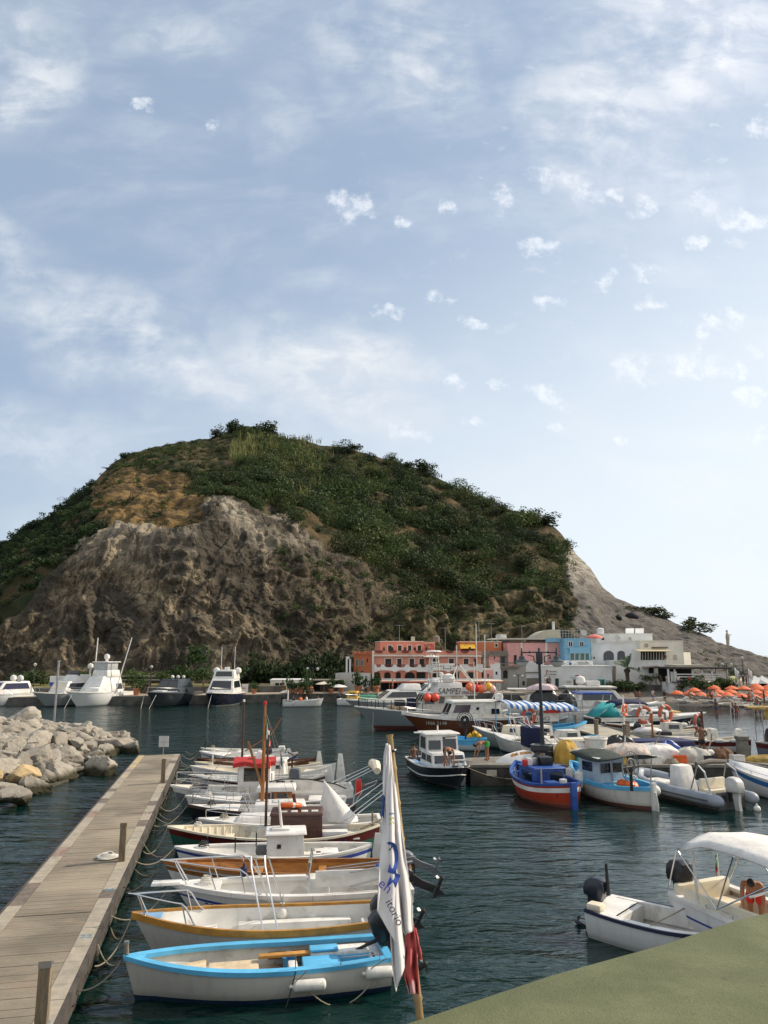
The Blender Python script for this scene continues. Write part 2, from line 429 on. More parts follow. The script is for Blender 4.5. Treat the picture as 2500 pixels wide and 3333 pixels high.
ash_poly=[(1228,1170),(1245,1180),(1285,1215),(1310,1255),(1390,1300),(1550,1370),(1700,1400),(2000,1400),(2000,1600),(1270,1600),(1243,1400),(1237,1275),(1222,1230)]
scrub_poly=[(800,1392),(880,1335),(1000,1300),(1090,1285),(1230,1262),(1246,1400),(1262,1560),(770,1560)]
rockm=inpoly(mx,my,rock_poly);grassm=inpoly(mx,my,grass_poly)&~rockm;ashm=inpoly(qx+wob[...,0]*.3,qy+wob[...,1]*.3,ash_poly)
scrubm=inpoly(mx,my,scrub_poly)&~ashm&~rockm
path=(np.abs(my-np.interp(mx,[190,320,430,520,640,760,900],[1012,1010,1030,1046,1062,1070,1090]))<3.0)&(mx<520)
vegm=~(rockm|grassm|ashm|scrubm)
def soft(m,k=3):
 a=m.astype(float)
 for _ in range(k):
  b=np.pad(a,1,mode='edge');a=(b[:-2,1:-1]+b[2:,1:-1]+b[1:-1,:-2]+b[1:-1,2:]+b[1:-1,1:-1]*2)/6
 return a
rs,gs,as_,ss=soft(rockm),soft(grassm),soft(ashm),soft(scrubm)
warp=np.stack([fbm(base/30,3),fbm(base/30+9,3),fbm(base/30+21,3)],-1)*7
pw=base+warp
butt=fbm(pw*np.array([1/24,1/60,1/90]),3,True)
gul=fbm(pw*np.array([1/8.,1/16,1/34])+3,4,True)
blk=np.floor(fbm(pw*np.array([1/11,1/11,1/16])+50,3)*5)/5
fine_=fbm(base*np.array([1/2.6,1/3.2,1/6.])+7+gul[...,None]*.3,5)
lump=fbm(base/20+11,4);low=np.clip(Sg*6,.15,1);hi=np.clip((1-Sg)*7,0.0,1)
strata=np.sin((base[...,2]-.12*base[...,0]+3*fbm(base/25+2,3))*1.9)*.35
butt=butt-butt.mean();gul=gul-gul.mean();fine_=fine_-fine_.mean()
rw=np.minimum(soft(rockm,30),rs)
flute=fbm(pw*np.array([1/4.2,1/9,1/17.])+70,4,True);flute=flute-flute.mean()
chip=np.abs(fbm(base*np.array([1/5.5,1/6,1/4.])+31,4));chip=np.floor(chip*7+fine_*.8)/7;chip=chip-chip.mean()
disp=rw*(butt*2.3+gul*.9+blk*1.3+flute*1.0+chip*.9+fine_*.45+strata*.6)+ss*(gul*2.0+fine_*.8)+gs*(gul*1.0+fine_*.5)+as_*(gul*.8+fine_*.28+strata*.5)+(1-rs-as_)*lump*4.0
shell=np.clip((fx-1100)/200,0,1)[:,None]
disp=disp*low*hi
nrm=np.cross(np.gradient(base,axis=0),np.gradient(base,axis=1));nrm/=np.linalg.norm(nrm,axis=-1)[...,None]+1e-9
nrm[nrm[...,1]>0]*=-1
nrm=nrm*.55+np.array([.12,-.75,.15]);nrm/=np.linalg.norm(nrm,axis=-1)[...,None]
hill=base+nrm*disp[...,None]
back=[]
for k,(dy,f)in enumerate(((25,.97),(70,.82),(140,.45),(220,-.1))):
 b=hill[:,-1].copy();b[:,1]+=dy;b[:,0]*=b[:,1]/(b[:,1]-dy);b[:,2]=np.maximum(-3,b[:,2]*f);back.append(b)
full=np.concatenate([hill,np.stack(back,1)],1)
foot=hill[:,:1].copy();foot[...,2]=-4;foot[...,1]-=.5
full=np.concatenate([foot,full],1)
HF=full.shape[1]
ii,jj=np.meshgrid(np.arange(HW-1),np.arange(HF-1),indexing='ij')
a_=ii*HF+jj
quads=np.stack([a_,a_+HF,a_+HF+1,a_+1],-1).reshape(-1,4)
def padk(a):return np.concatenate([a[:,:1],a,np.repeat(a[:,-1:],len(back),1)],1)
light_ash=as_*np.clip((1290-qy)/60,0,1)
upper=np.clip((1230-qy)/120,0,1)
reg=np.stack([padk(rs),padk(gs),padk(as_),padk(ss)],-1).reshape(-1,4)
reg2=np.stack([padk(light_ash),padk(upper),padk(np.clip(.5+wob2*.7,0,1)),padk(np.clip(np.clip((mx-470)/170,0,1)*np.clip((my-1120)/60,0,1)+np.clip((170-mx)/110,0,.7),0,1))],-1).reshape(-1,4)  # reg2 alpha: painted shade mask, right half and far left of the cliff
def hill_mat():
 m=bpy.data.materials.new('hill_rock_and_soil');m.use_nodes=True;t=m.node_tree;b=t.nodes['Principled BSDF']
 g=N('ShaderNodeNewGeometry',t);pos=g.outputs['Position']
 a=N('ShaderNodeAttribute',t,attribute_name='reg');s1=N('ShaderNodeSeparateColor',t);L(a.outputs['Color'],s1.inputs[0],t)
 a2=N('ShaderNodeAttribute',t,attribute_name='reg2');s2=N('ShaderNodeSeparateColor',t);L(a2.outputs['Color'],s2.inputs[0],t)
 n1=noise(mapping(pos,sc=(1,1,.6),tree=t),.07,6,.62,.8,t)
 rockc=mixc(ramp(n1,.42,.58,t),(.085,.074,.058),(.35,.275,.178),t)
 n2=noise(mapping(pos,rot=(0,.12,0),sc=(.25,.25,2.2),tree=t),.55,5,.6,.6,t)
 rockc=mixc(math_node('MULTIPLY',ramp(n2,.54,.74,t),.30,tree=t),rockc,(.42,.37,.28),t)
 n3=noise(mapping(pos,sc=(1,1,.16),tree=t),.35,6,.68,.5,t)
 rockc=mixc(math_node('MULTIPLY',ramp(n3,.46,.60,t),.80,tree=t),rockc,(.060,.052,.042),t)
 n4=noise(mapping(pos,sc=(1,1,.45),tree=t),1.3,7,.74,.6,t)
 rockc=mixc(math_node('MULTIPLY',ramp(n4,.46,.60,t),.62,tree=t),rockc,(.085,.074,.058),t)
 rockc=mixc(math_node('MULTIPLY',a2.outputs['Alpha'],.72,tree=t),rockc,mixc(ramp(n4,.40,.64,t),(.075,.062,.042),(.040,.036,.026),t),t)  # shade put into the rock colour through reg2 alpha
 wp_=N('ShaderNodeTexNoise',t);wp_.inputs['Scale'].default_value=.22;wp_.inputs['Detail'].default_value=6;L(pos,wp_.inputs['Vector'],t)
 wv_=N('ShaderNodeVectorMath',t,operation='MULTIPLY_ADD');L(wp_.outputs['Color'],wv_.inputs[0],t);wv_.inputs[1].default_value=(7,7,7);L(pos,wv_.inputs[2],t)
 vor=N('ShaderNodeTexVoronoi',t,feature='DISTANCE_TO_EDGE');vor.inputs['Scale'].default_value=1.0;L(mapping(wv_.outputs[0],sc=(.26,.26,.085),tree=t),vor.inputs['Vector'],t)
 fis=ramp(vor.outputs['Distance'],.085,.012,t)
 rockc=mixc(math_node('MULTIPLY',fis,.50,tree=t),rockc,(.030,.026,.020),t)
 bed=N('ShaderNodeTexWave',t,wave_type='BANDS',bands_direction='Z');bed.inputs['Scale'].default_value=.34;bed.inputs['Distortion'].default_value=6;bed.inputs['Detail'].default_value=5;bed.inputs['Detail Scale'].default_value=.35;L(mapping(pos,rot=(0,.14,0),tree=t),bed.inputs['Vector'],t)
 bedf=math_node('MULTIPLY',ramp(bed.outputs['Fac'],.62,.92,t),s2.outputs[1],tree=t)
 rockc=mixc(math_node('MULTIPLY',bedf,.55,tree=t),rockc,(.060,.052,.040),t)
 pale=math_node('MULTIPLY',s2.outputs[1],ramp(n1,.40,.55,t),tree=t)
 rockc=mixc(math_node('MULTIPLY',pale,.5,tree=t),rockc,(.46,.42,.34),t)
 soil=mixc(ramp(noise(pos,.12,5,.6,.4,t),.4,.62,t),(.035,.042,.020),(.12,.085,.045),t)
 gr=mixc(ramp(noise(mapping(pos,sc=(.6,1,2.2),tree=t),.35,7,.70,.6,t),.42,.60,t),(.085,.062,.035),(.25,.162,.066),t)
 ashc=mixc(ramp(noise(mapping(pos,rot=(0,.5,0),sc=(.5,.5,2),tree=t),.3,6,.65,.5,t),.38,.66,t),(.115,.105,.095),(.19,.172,.15),t)
 ashc=mixc(ramp(noise(pos,.16,6,.7,.5,t),.60,.74,t),ashc,(.075,.075,.045),t)
 ashc=mixc(s2.outputs[0],ashc,mixc(ramp(noise(mapping(pos,rot=(0,.5,0),sc=(.4,.4,2.4),tree=t),.5,5,.6,.5,t),.4,.6,t),(.22,.195,.16),(.40,.37,.31),t),t)
 scr=mixc(ramp(noise(pos,.22,6,.66,.5,t),.44,.62,t),(.04,.04,.022),(.18,.14,.08),t)
 c=mixc(s1.outputs[0],soil,rockc,t)
 c=mixc(s1.outputs[1],c,gr,t)
 c=mixc(a.outputs['Alpha'],c,scr,t)
 c=mixc(s1.outputs[2],c,ashc,t)
 L(c,b.inputs['Base Color'],t);b.inputs['Roughness'].default_value=.95;b.inputs['Specular IOR Level'].default_value=.1
 bn=N('ShaderNodeBump',t);bn.inputs['Strength'].default_value=.9;bn.inputs['Distance'].default_value=1.1
 L(math_node('ADD',noise(mapping(pos,sc=(1,1,.7),tree=t),.5,8,.68,.4,t),math_node('SUBTRACT',math_node('MULTIPLY',noise(pos,2.2,5,.7,0,t),.35,tree=t),math_node('MULTIPLY',math_node('MULTIPLY',fis,s1.outputs[0],tree=t),.32,tree=t),tree=t),tree=t),bn.inputs['Height'],t);L(bn.outputs[0],b.inputs['Normal'],t)
 return m
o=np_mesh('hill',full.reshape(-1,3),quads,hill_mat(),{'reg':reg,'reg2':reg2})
tag(o,kind='structure')
def leaf_mat(key,ca,cb,cc):
 m=bpy.data.materials.new(key);m.use_nodes=True;t=m.node_tree;b=t.nodes['Principled BSDF']
 a=N('ShaderNodeAttribute',t,attribute_name='tone');sp=N('ShaderNodeSeparateColor',t);L(a.outputs['Color'],sp.inputs[0],t)
 c=mixc(sp.outputs[0],ca,cb,t)
 c=mixc(math_node('MULTIPLY',sp.outputs[1],.7,tree=t),c,cc,t)
 L(c,b.inputs['Base Color'],t);b.inputs['Roughness'].default_value=.7;b.inputs['Specular IOR Level'].default_value=.25
 tr=N('ShaderNodeBsdfTranslucent',t);L(c,tr.inputs[0],t)
 mx_=N('ShaderNodeMixShader',t);mx_.inputs[0].default_value=.25
 L(b.outputs[0],mx_.inputs[1],t);L(tr.outputs[0],mx_.inputs[2],t);L(mx_.outputs[0],t.nodes['Material Output'].inputs[0],t)
 return m
LEAF=leaf_mat('scrub_leaves',(.015,.027,.011),(.062,.098,.028),(.14,.145,.045))
CANE=leaf_mat('cane_leaves',(.10,.13,.035),(.20,.21,.07),(.24,.19,.08))
LEAFN=leaf_mat('garden_leaves',(.022,.05,.016),(.07,.12,.035),(.16,.17,.05))
rng=np.random.RandomState(11)
def leaf_cloud(n,lobes,size,rg,flat=.75):
 cen=rg.normal(size=(lobes,3))*np.array([.42,.42,.28])+np.array([0,0,.55]);rad_=rg.uniform(.38,.62,lobes)
 k=rg.randint(0,lobes,n);d=rg.normal(size=(n,3));d/=np.linalg.norm(d,axis=1)[:,None]
 r=rg.uniform(.55,1.05,n)
 p=cen[k]+d*(rad_[k]*r)[:,None]*np.array([1,1,flat])
 nn=d+rg.normal(size=(n,3))*.6;nn/=np.linalg.norm(nn,axis=1)[:,None]
 a=np.cross(nn,rg.normal(size=(n,3)));a/=np.linalg.norm(a,axis=1)[:,None];b=np.cross(nn,a)
 sz=size*rg.uniform(.6,1.4,n)[:,None]
 q=np.stack([p-a*sz,p-b*sz*.6,p+a*sz,p+b*sz*.6],1)
 return q
def crown_mesh(name,q,m,tone):
 nv=q.reshape(-1,3);f=np.arange(len(nv)).reshape(-1,4)
 return np_mesh(name,nv,f,m,{'tone':np.repeat(tone,4,0)},smooth=False)
temps=[leaf_cloud(210,6,.13,rng)for _ in range(7)];temps2=[leaf_cloud(560,11,.068,rng)for _ in range(5)]
flat_i=rng.permutation(HW*HH)
vw=vegm.astype(float);allq=[];alltone=[];cnt=0
hf=hill.reshape(-1,3);qxf,qyf=qx.ravel(),qy.ravel();vf=vegm.ravel();sf=scrubm.ravel();gf=grassm.ravel();rf_=rockm.ravel();af=ashm.ravel();Sf=Sg.ravel()
dens=fbm(hf/16+60,4);clear=fbm(hf/24+90,4)
e1=np.linalg.norm(np.gradient(hill,axis=0),axis=-1);e2=np.linalg.norm(np.gradient(hill,axis=1),axis=-1);area=(e1*e2).ravel()
pick=rng.uniform(size=HW*HH)<area/7.0
for i in np.nonzero(pick)[0]:
 if Sf[i]>.995 or Sf[i]<.02:continue
 x,y=qxf[i],qyf[i]
 if x<-60 or x>1740:continue
 if vf[i]:
  keep=1.0 if clear[i]>-.28 else.25
  rr=(rng.uniform(1.3,2.5)if x<560 else(rng.uniform(1.0,1.9)if rng.uniform()<.42 else rng.uniform(2.8,5.0)))*(1+.45*max(-.5,dens[i]))
  keep*=.42 if rr>2.6 else.7 if x>560 else 1
  if x<240:rr*=.9;keep=1
  if y<1030 and x<520:rr*=.6;keep*=.75
 elif sf[i]:keep=.62 if clear[i]>-.1 else.12;rr=rng.uniform(.7,1.6)
 elif gf[i]:keep=.50 if clear[i]>-.02 else.10;rr=rng.uniform(.4,1.3)
 elif af[i]:keep=.07 if(clear[i]>.15 and y>1290)else 0.004;rr=rng.uniform(.5,1.2)
 else:keep=(.45 if x>540 and y>1215 else.12 if x>600 else.02)if clear[i]>-.05 else(.06 if x>560 else.004);rr=rng.uniform(.5,1.5)
 if rng.uniform()>keep:continue
 big_=rr>2.3;tq=(temps2 if big_ else temps)[rng.randint(5)];an=rng.uniform(0,2*PI);ca_,sa_=math.cos(an),math.sin(an)
 sc=rr*np.array([1,1,rng.uniform(.75,1.15)])
 z=tq*sc;zx=z[...,0]*ca_-z[...,1]*sa_;zy=z[...,0]*sa_+z[...,1]*ca_
 if rr<1.2:sub_i=rng.permutation(210)[:110]
 else:sub_i=np.arange(len(tq))
 allq.append((np.stack([zx,zy,z[...,2]-.25*rr],-1)+hf[i])[sub_i])
 tn=np.clip(.35+.6*dens[i]+rng.uniform(-.45,.45),0,1);dry=np.clip(rng.uniform(-.8,.6)-(.25 if x<240 else 0)+(.45 if(sf[i]or gf[i]or af[i])else 0)+(.25 if y<1030 else 0),0,1)
 alltone.append(np.tile([tn,dry,0,1],(len(sub_i),1))+np.concatenate([rng.uniform(-.15,.15,(len(sub_i),1)),np.zeros((len(sub_i),3))],1));cnt+=1
print('bushes',cnt)
o=crown_mesh('hillside_scrub',np.concatenate(allq),LEAF,np.concatenate(alltone))
tag(o,kind='stuff')
cq=[];ct=[]
cane_areas=[((500,950),(615,1000),.30),((600,955),(690,1005),.14),((690,960),(780,1005),.05),((615,1000),(700,1095),.07),((640,1060),(690,1098),.22)]
for i in np.nonzero(rng.uniform(size=HW*HH)<area*.55)[0]:
 x,y=qxf[i],qyf[i]
 for(x0,y0),(x1,y1),pr in cane_areas:
  if x0<x<x1 and y0<y<y1 and dens[i]>-.25 and rng.uniform()<pr:
   for _ in range(5):
    h=rng.uniform(2.5,5.2);p=hf[i]+np.array([rng.uniform(-1.2,1.2),rng.uniform(-1.2,1.2),.2]);ln=rng.uniform(-.8,.8,2)
    wd=rng.uniform(.10,.2);an=rng.uniform(0,PI);a=np.array([math.cos(an),math.sin(an),0])*wd
    tip=p+np.array([ln[0],ln[1],h]);mid=p+np.array([ln[0]*.3,ln[1]*.3,h*.6])
    cq.append(np.stack([p-a*.4,mid-a,tip,mid+a]));ct.append([rng.uniform(),rng.uniform(0,.5),0,1])
   break
o=crown_mesh('cane_thicket',np.array(cq),CANE,np.array(ct))
tag(o,kind='stuff')
print('canes',len(cq))
def hill_at(x,y):
 i=np.argmin((qx-x)**2+(qy-y)**2)
 return Vector(hf[i])
def tree(name,label,cat,loc,h,r,leafm=LEAFN,n=900,lobes=9,size=.10,trunk=.35,rg=None,group=None,tone=(.4,.1),trunk_r=.12,flat=.85,lean=(0,0)):
 rg=rg or rng
 root=thing(name,label,cat,loc,0,group)
 q=leaf_cloud(n,lobes,size,rg,flat)
 zmin,zmax=q[...,2].min(),q[...,2].max()
 q=q*np.array([r*1.0,r*1.0,1]);q[...,2]=trunk*h+(q[...,2]-zmin)/(zmax-zmin)*(h*(1-trunk))
 q[...,0]+=lean[0]*h;q[...,1]+=lean[1]*h
 tn=np.clip(tone[0]+rg.uniform(-.35,.35,(n,1)),0,1);dr=np.clip(tone[1]+rg.uniform(-.25,.25,(n,1)),0,1)
 c=crown_mesh('crown',q,leafm,np.concatenate([tn,dr,tn*0,tn*0+1],1));c.parent=root
 m=MB();top=Vector((lean[0]*h,lean[1]*h,h*.75))
 m.tube([(0,0,-.3),top*.35+Vector((.03*h,0,0)),top*.7,top],[trunk_r,trunk_r*.8,trunk_r*.55,trunk_r*.2],7)
 for k in range(5):
  an=k*2.4;st=top*(.45+.1*k)
  m.tube([st,st+Vector((math.cos(an)*r*.35,math.sin(an)*r*.35,h*.12)),st+Vector((math.cos(an)*r*.7,math.sin(an)*r*.7,h*.2))],[trunk_r*.45,trunk_r*.3,trunk_r*.1],5)
 m.build('trunk',GWOOD,root)
 return root
sky_trees=[(468,940,5.5,3.2,'small round dark tree left of the hill summit rock'),(503,932,7.5,4.6,'broad dark tree just left of the hill summit rock'),(565,932,7.0,5.2,'broad dark tree just right of the hill summit rock'),(585,940,5.0,3.2,'small dark tree at right end of the summit clump'),(757,972,6.5,4.6,'rounded tree standing out on the ridge right of the canes'),(655,955,4.5,3.0,'low dark tree on the ridge between summit and rounded tree'),(905,1015,6.5,4.4,'loose open tree on the ridge above the hotel'),(884,1006,4.5,3.0,'small tree beside the loose open ridge tree'),(270,985,4.0,3.0,'thin pale tree at the left shoulder of the hill'),(1180,1128,5.0,4.5,'dense dark tree at the right shoulder of the hill')]
for x,y,h,r,lb in sky_trees:
 p=hill_at(x,y+4)
 tree('hilltop_tree',lb,'tree',p-Vector((0,0,1.5)),h,r*1.2,LEAF,1000,12,.085,.06,tone=(.25,.0),group='trees on the ridge',trunk_r=.25)
for x,y,h,r,lb in[(1420,1330,3.2,4.0,'dark bush on the ash ridge nearest the cave'),(1440,1338,2.4,3.0,'low bush beside the dark ridge bush'),(1490,1358,3.4,3.6,'tall bush midway along the ash ridge'),(1510,1368,3.0,4.5,'wide bush overhanging the ash ridge'),(1375,1318,1.6,2.2,'small low bush on the ash ridge above the cave')]:
 tree('ridge_bush',lb,'bush',hill_at(x,y),h,r,LEAF,420,7,.12,.02,tone=(.3,.2),group='bushes on the ash ridge',trunk_r=.12)
# == floating pier on the left
PD=Vector((-.2045,.979,0)).normalized();PN=Vector((PD.y,-PD.x,0))
PO=Vector((-4.55,10.0,0))
PZ,PW,PLEN=.75,2.28,35.3
rz_p=math.atan2(PD.y,PD.x)
pier=thing('floating_pier','long wooden pier with pale slab borders running out between rocks and moored boats','pier',PO-PD*4,rz_p)
PL=PLEN+4
rp=random.Random(5)
BOARDM=mat('pier_boards',(.25,.21,.15),.8,var=.24,vs=.5,streak=(1.2,.7,1),bump=.35,bs=14,col2=(.24,.185,.13))
SLABS=[mat('pale_slab',(.345,.30,.23),.85,var=.10,vs=5,bump=.2),mat('grey_slab',(.32,.28,.22),.85,var=.12,vs=5,bump=.2),mat('ochre_slab',(.44,.34,.19),.85,var=.10,vs=5),mat('dark_slab',(.15,.12,.095),.85,var=.2,vs=6),mat('pink_slab',(.27,.19,.15),.85,var=.2,vs=6)]
SIDE=mat('pier_side_timber',(.07,.06,.05),.8,var=.3,vs=2,bump=.3)
x=0.0;m=MB();jl=[12.2,20.6,29.0,36.0]
while x<PL:
 wd=rp.uniform(.13,.15)
 if any(x<j<x+wd for j in jl):x+=.05
 zz=PZ+rp.uniform(-.004,.004)
 m.lohi((x,.34,zz-.04),(min(x+wd-.006,PL),PW-.34,zz));x+=wd
m.build('deck',BOARDM,pier,smooth=None)
for side in(0,1):
 m=MB();x=0.0
 while x<PL:
  ln=rp.uniform(.45,1.1);k=rp.choices(range(5),(5,4,.35 if x<28 else 5*side+.5,1.0,.8))[0]
  y0,y1=(0.02,.33)if side==0 else(PW-.33,PW-.02)
  m.lohi((x+.004,y0,PZ-.05),(min(x+ln,PL),y1,PZ+.006+rp.uniform(-.003,.003)),k);x+=ln+.004
 m.build('border_slabs',SLABS,pier,smooth=None)
for y in(-.02,PW+.02):
 m=MB();m.box((PL/2,y,PZ-.13),(PL,.07,.24));m.build('side_beam',SIDE,pier,smooth=None)
 m=MB();m.box((PL/2,y+(.10 if y<1 else-.10),PZ-.45),(PL,.08,.36));m.build('lower_beam',SIDE,pier,smooth=None)
m=MB();m.box((PL+.02,PW/2,PZ-.14),(.07,PW,.26));m.build('end_beam',SIDE,pier,smooth=None)
for k in range(15):
 m=MB();m.tube([(1.2+2.65*k,.16,-1),(1.2+2.65*k,.16,PZ-.24)],.11,8);m.build('pile',mat('slimy_pile',(.10,.085,.045),.8,var=.4,vs=3),pier)
for k in range(8):
 m=MB();m.tube([(1.2+5.3*k,PW-.16,-1),(1.2+5.3*k,PW-.16,PZ-.24)],.11,8);m.build('pile',MATS['slimy_pile'],pier)
NUMB=mat('blue_paint_mark',(.12,.27,.38),.8,var=.2,vs=9)
REDM=mat('red_paint_mark',(.36,.10,.08),.8,var=.2,vs=9)
for k,(xx,tx,mm)in enumerate([(4.6,'23',NUMB),(8.3,'22',NUMB),(11.4,'20',NUMB),(20.4,'17',REDM),(25.8,'14',REDM)]):
 o=text(tx,.26,mm,pier,Matrix.Translation((xx+2.3,.17,PZ+.012))@Matrix.Rotation(-PI/2,4,'Z'),'berth_number',.001)
def pier_post(name,label,loc,h,w_,mm,cap=None):
 m=MB();m.box((0,0,h/2),(w_,w_*.9,h),0,0,taper=(1,.98));
 t=thing(name,label,'mooring post',loc,rz_p,'posts on the wooden pier')
 m.build('shaft',mm,t,bevel=.012)
 m=MB();m.extr([(-w_/2-.004,-w_*.45-.004,h+.002),(w_/2+.004,-w_*.45-.004,h+.002),(w_/2+.004,-w_*.45-.004,h+.03),(-w_/2-.004,-w_*.45-.004,h+.10)],(0,w_*.9+.008,0))
 m.build('slanted_cap',cap or mm,t)
 m=MB()
 for zz in(.75,):m.lathe([(.0,.006),(.012,.006),(.014,0)],(0,-w_*.45-.003,h*zz),6,M=Matrix.Rotation(PI/2,3,'X'))
 m.build('bolt',ALU,t)
 return t
POSTM=mat('weathered_post',(.23,.175,.11),.8,var=.25,vs=2,streak=(6,6,1),bump=.4,col2=(.15,.13,.10))
pp=P(128,3420,PZ);pier_post('mooring_post','nearest square timber post on the pier, with a metal capped slanted top',pp,1.12,.19,POSTM,ALU)
pp=P(396,2803,PZ);pier_post('mooring_post','grey square post on the pier with white rope coiled beside it',pp,.92,.19,POSTM)
pp=P(530,2549,PZ);pier_post('mooring_post','most distant square post near the end of the pier',pp,.95,.2,POSTM)
m=MB();cc_=P(352,2792,PZ+.02)
pts=[]
for k in range(90):
 a=k*.42;r_=.34-.0022*k+.03*math.sin(k*1.3);pts.append((r_*math.cos(a)*1.0,r_*.8*math.sin(a),.02+.0011*k+.012*math.sin(k*.9)))
m.tube(pts,.02,5)
tag(m.build('rope_coil',mat('white_rope',(.66,.63,.56),.9,var=.1,vs=20),loc=cc_),'white rope coiled flat on the pier boards','rope coil')
sg=thing('notice_sign','small pale notice board on a post at the far end of the pier','sign',P(531,2456,PZ),0)
m=MB();m.tube([(0,0,0),(0,0,.5)],.025,8);m.build('post',ALU,sg)
m=MB()
for(x0,x1)in((-.28,-.01),(.01,.28)):
 for(z0,z1)in((.42,.68),(.70,1.02)):m.lohi((x0,-.02,z0),(x1,.02,z1))
m.build('panel',mat('sign_grey',(.48,.49,.48),.5,var=.06),sg)
# == boulders of the breakwater
rock_areas=[(-24,33.2),(-16.9,34.6),(-16.2,38),(-16.2,42.5),(-17.4,48),(-17.5,53),(-18.0,56.6),(-21,59),(-27,64),(-33,67),(-36,60),(-31,47)]
def boulder_mat():
 m=bpy.data.materials.new('limestone_boulder');m.use_nodes=True;t=m.node_tree;b=t.nodes['Principled BSDF']
 oi=N('ShaderNodeObjectInfo',t);co=N('ShaderNodeTexCoord',t);g=N('ShaderNodeNewGeometry',t)
 of=N('ShaderNodeVectorMath',t,operation='ADD');L(co.outputs['Object'],of.inputs[0],t);L(oi.outputs['Location'],of.inputs[1],t)
 c=mixc(oi.outputs['Random'],(.265,.243,.205),(.39,.355,.295),t)
 c=mixc(math_node('GREATER_THAN',oi.outputs['Random'],.965,tree=t),c,(.50,.37,.20),t)
 c=mixc(math_node('MULTIPLY',ramp(noise(of.outputs[0],1.6,6,.65,.5,t),.44,.68,t),.55,tree=t),c,(.24,.195,.15),t)
 c=mixc(math_node('MULTIPLY',ramp(noise(of.outputs[0],5,6,.7,.2,t),.48,.72,t),.35,tree=t),c,(.20,.16,.12),t)
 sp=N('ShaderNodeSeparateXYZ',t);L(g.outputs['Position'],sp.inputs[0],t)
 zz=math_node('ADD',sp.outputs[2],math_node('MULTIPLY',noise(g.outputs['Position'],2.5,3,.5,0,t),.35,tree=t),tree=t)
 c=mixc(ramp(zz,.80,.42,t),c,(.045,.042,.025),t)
 L(c,b.inputs['Base Color'],t);b.inputs['Roughness'].default_value=.9;b.inputs['Specular IOR Level'].default_value=.15
 bn=N('ShaderNodeBump',t);bn.inputs['Strength'].default_value=.6;bn.inputs['Distance'].default_value=.08
 L(noise(of.outputs[0],4.5,8,.7,.2,t),bn.inputs['Height'],t);L(bn.outputs[0],b.inputs['Normal'],t)
 return m
BOULD=boulder_mat()
def boulder_mesh(seed):
 rg=np.random.RandomState(seed);bm=bmesh.new();bmesh.ops.create_icosphere(bm,subdivisions=4,radius=1)
 d=np.array([v.co[:]for v in bm.verts]);n=rg.normal(size=(9,3));n/=np.linalg.norm(n,axis=1)[:,None];h=rg.uniform(.46,.95,9)
 dt=d@n.T;r=np.where(dt>.05,h/np.maximum(dt,.05),9).min(1);r=np.minimum(r,1.15)
 r=r*(1+.09*fbm(d*2.2+seed,4))+.02*fbm(d*7+seed,3)
 p=d*r[:,None]*np.array([1.0,rg.uniform(.75,1),rg.uniform(.62,.9)])
 for v,q in zip(bm.verts,p):v.co=q
 me=bpy.data.meshes.new('boulder');bm.to_mesh(me);bm.free();me.materials.append(BOULD);me.shade_smooth();me.set_sharp_from_angle(angle=rad(22))
 return me
bmeshes=[boulder_mesh(k+1)for k in range(12)]
rb=random.Random(21);placed=[]
ax,ay_=np.array([p[0]for p in rock_areas]),np.array([p[1]for p in rock_areas])
def edge_dist(x,y):
 dd=99
 for i in range(len(rock_areas)):
  a,b=Vector(rock_areas[i]),Vector(rock_areas[i-1]);ab=b-a;t=max(0,min(1,(Vector((x,y))-a).dot(ab)/ab.length_squared));dd=min(dd,(Vector((x,y))-a-ab*t).length)
 return dd
tries=0
hand=[((1160/1659*520,2410),2.1,'huge pale flat topped boulder standing highest near the breakwater tip'),((1375/1659*520,2412),1.45,'blocky pale boulder at the very tip of the breakwater'),((210/1659*520,2366),2.3,'big rounded boulder lit on its right side at the back of the breakwater'),((1085/1659*520,2475),1.75,'tall pale boulder leaning at the water edge of the breakwater'),((380/1659*520,2530),1.35,'broad dark grey boulder low at the water edge'),((770/1659*520,2455),1.15,'ochre wedge shaped boulder in the middle of the breakwater'),((170/1659*520,2565),1.3,'pointed boulder nearest the camera at left edge'),((390/1659*520,2440),1.5,'large grey boulder left of the ochre wedge'),((640/1659*520,2495),1.35,'smooth pale boulder by the water below the ochre wedge')]
for(px,py),r_,lb in hand:
 q=P(px,py,.7);placed.append((q.x,q.y,r_*.60,lb))
while tries<14000 and len(placed)<290:
 tries+=1
 x,y=rb.uniform(-36,-15.5),rb.uniform(33,67)
 if not inpoly(np.array([x]),np.array([y]),rock_areas)[0]:continue
 if x<-.52*y-2.5:continue
 r_=rb.choice((.36,.45,.52,.6,.7,.85))*rb.uniform(.85,1.1)
 if any(math.hypot(x-a,y-b)<(r_+c)*.80 for a,b,c,_ in placed):continue
 placed.append((x,y,r_,None))
placed_n=sorted([p for p in placed if p[3]is None],key=lambda p:p[1])
rowno={}
for k,p in enumerate(placed_n):rowno.setdefault(k//24,[]).append(p)
rownames=['nearest row','second row','third row','fourth row','fifth row','sixth row','seventh row','eighth row','ninth row','tenth row']
lab={}
for rr_,lst in rowno.items():
 for j,p in enumerate(sorted(lst,key=lambda p:p[0]/p[1])):lab[p]='pale %s boulder, %s from the left in the %s of the breakwater'%('big' if p[2]>.68 else 'small',ORD[j],rownames[min(9,rr_)])
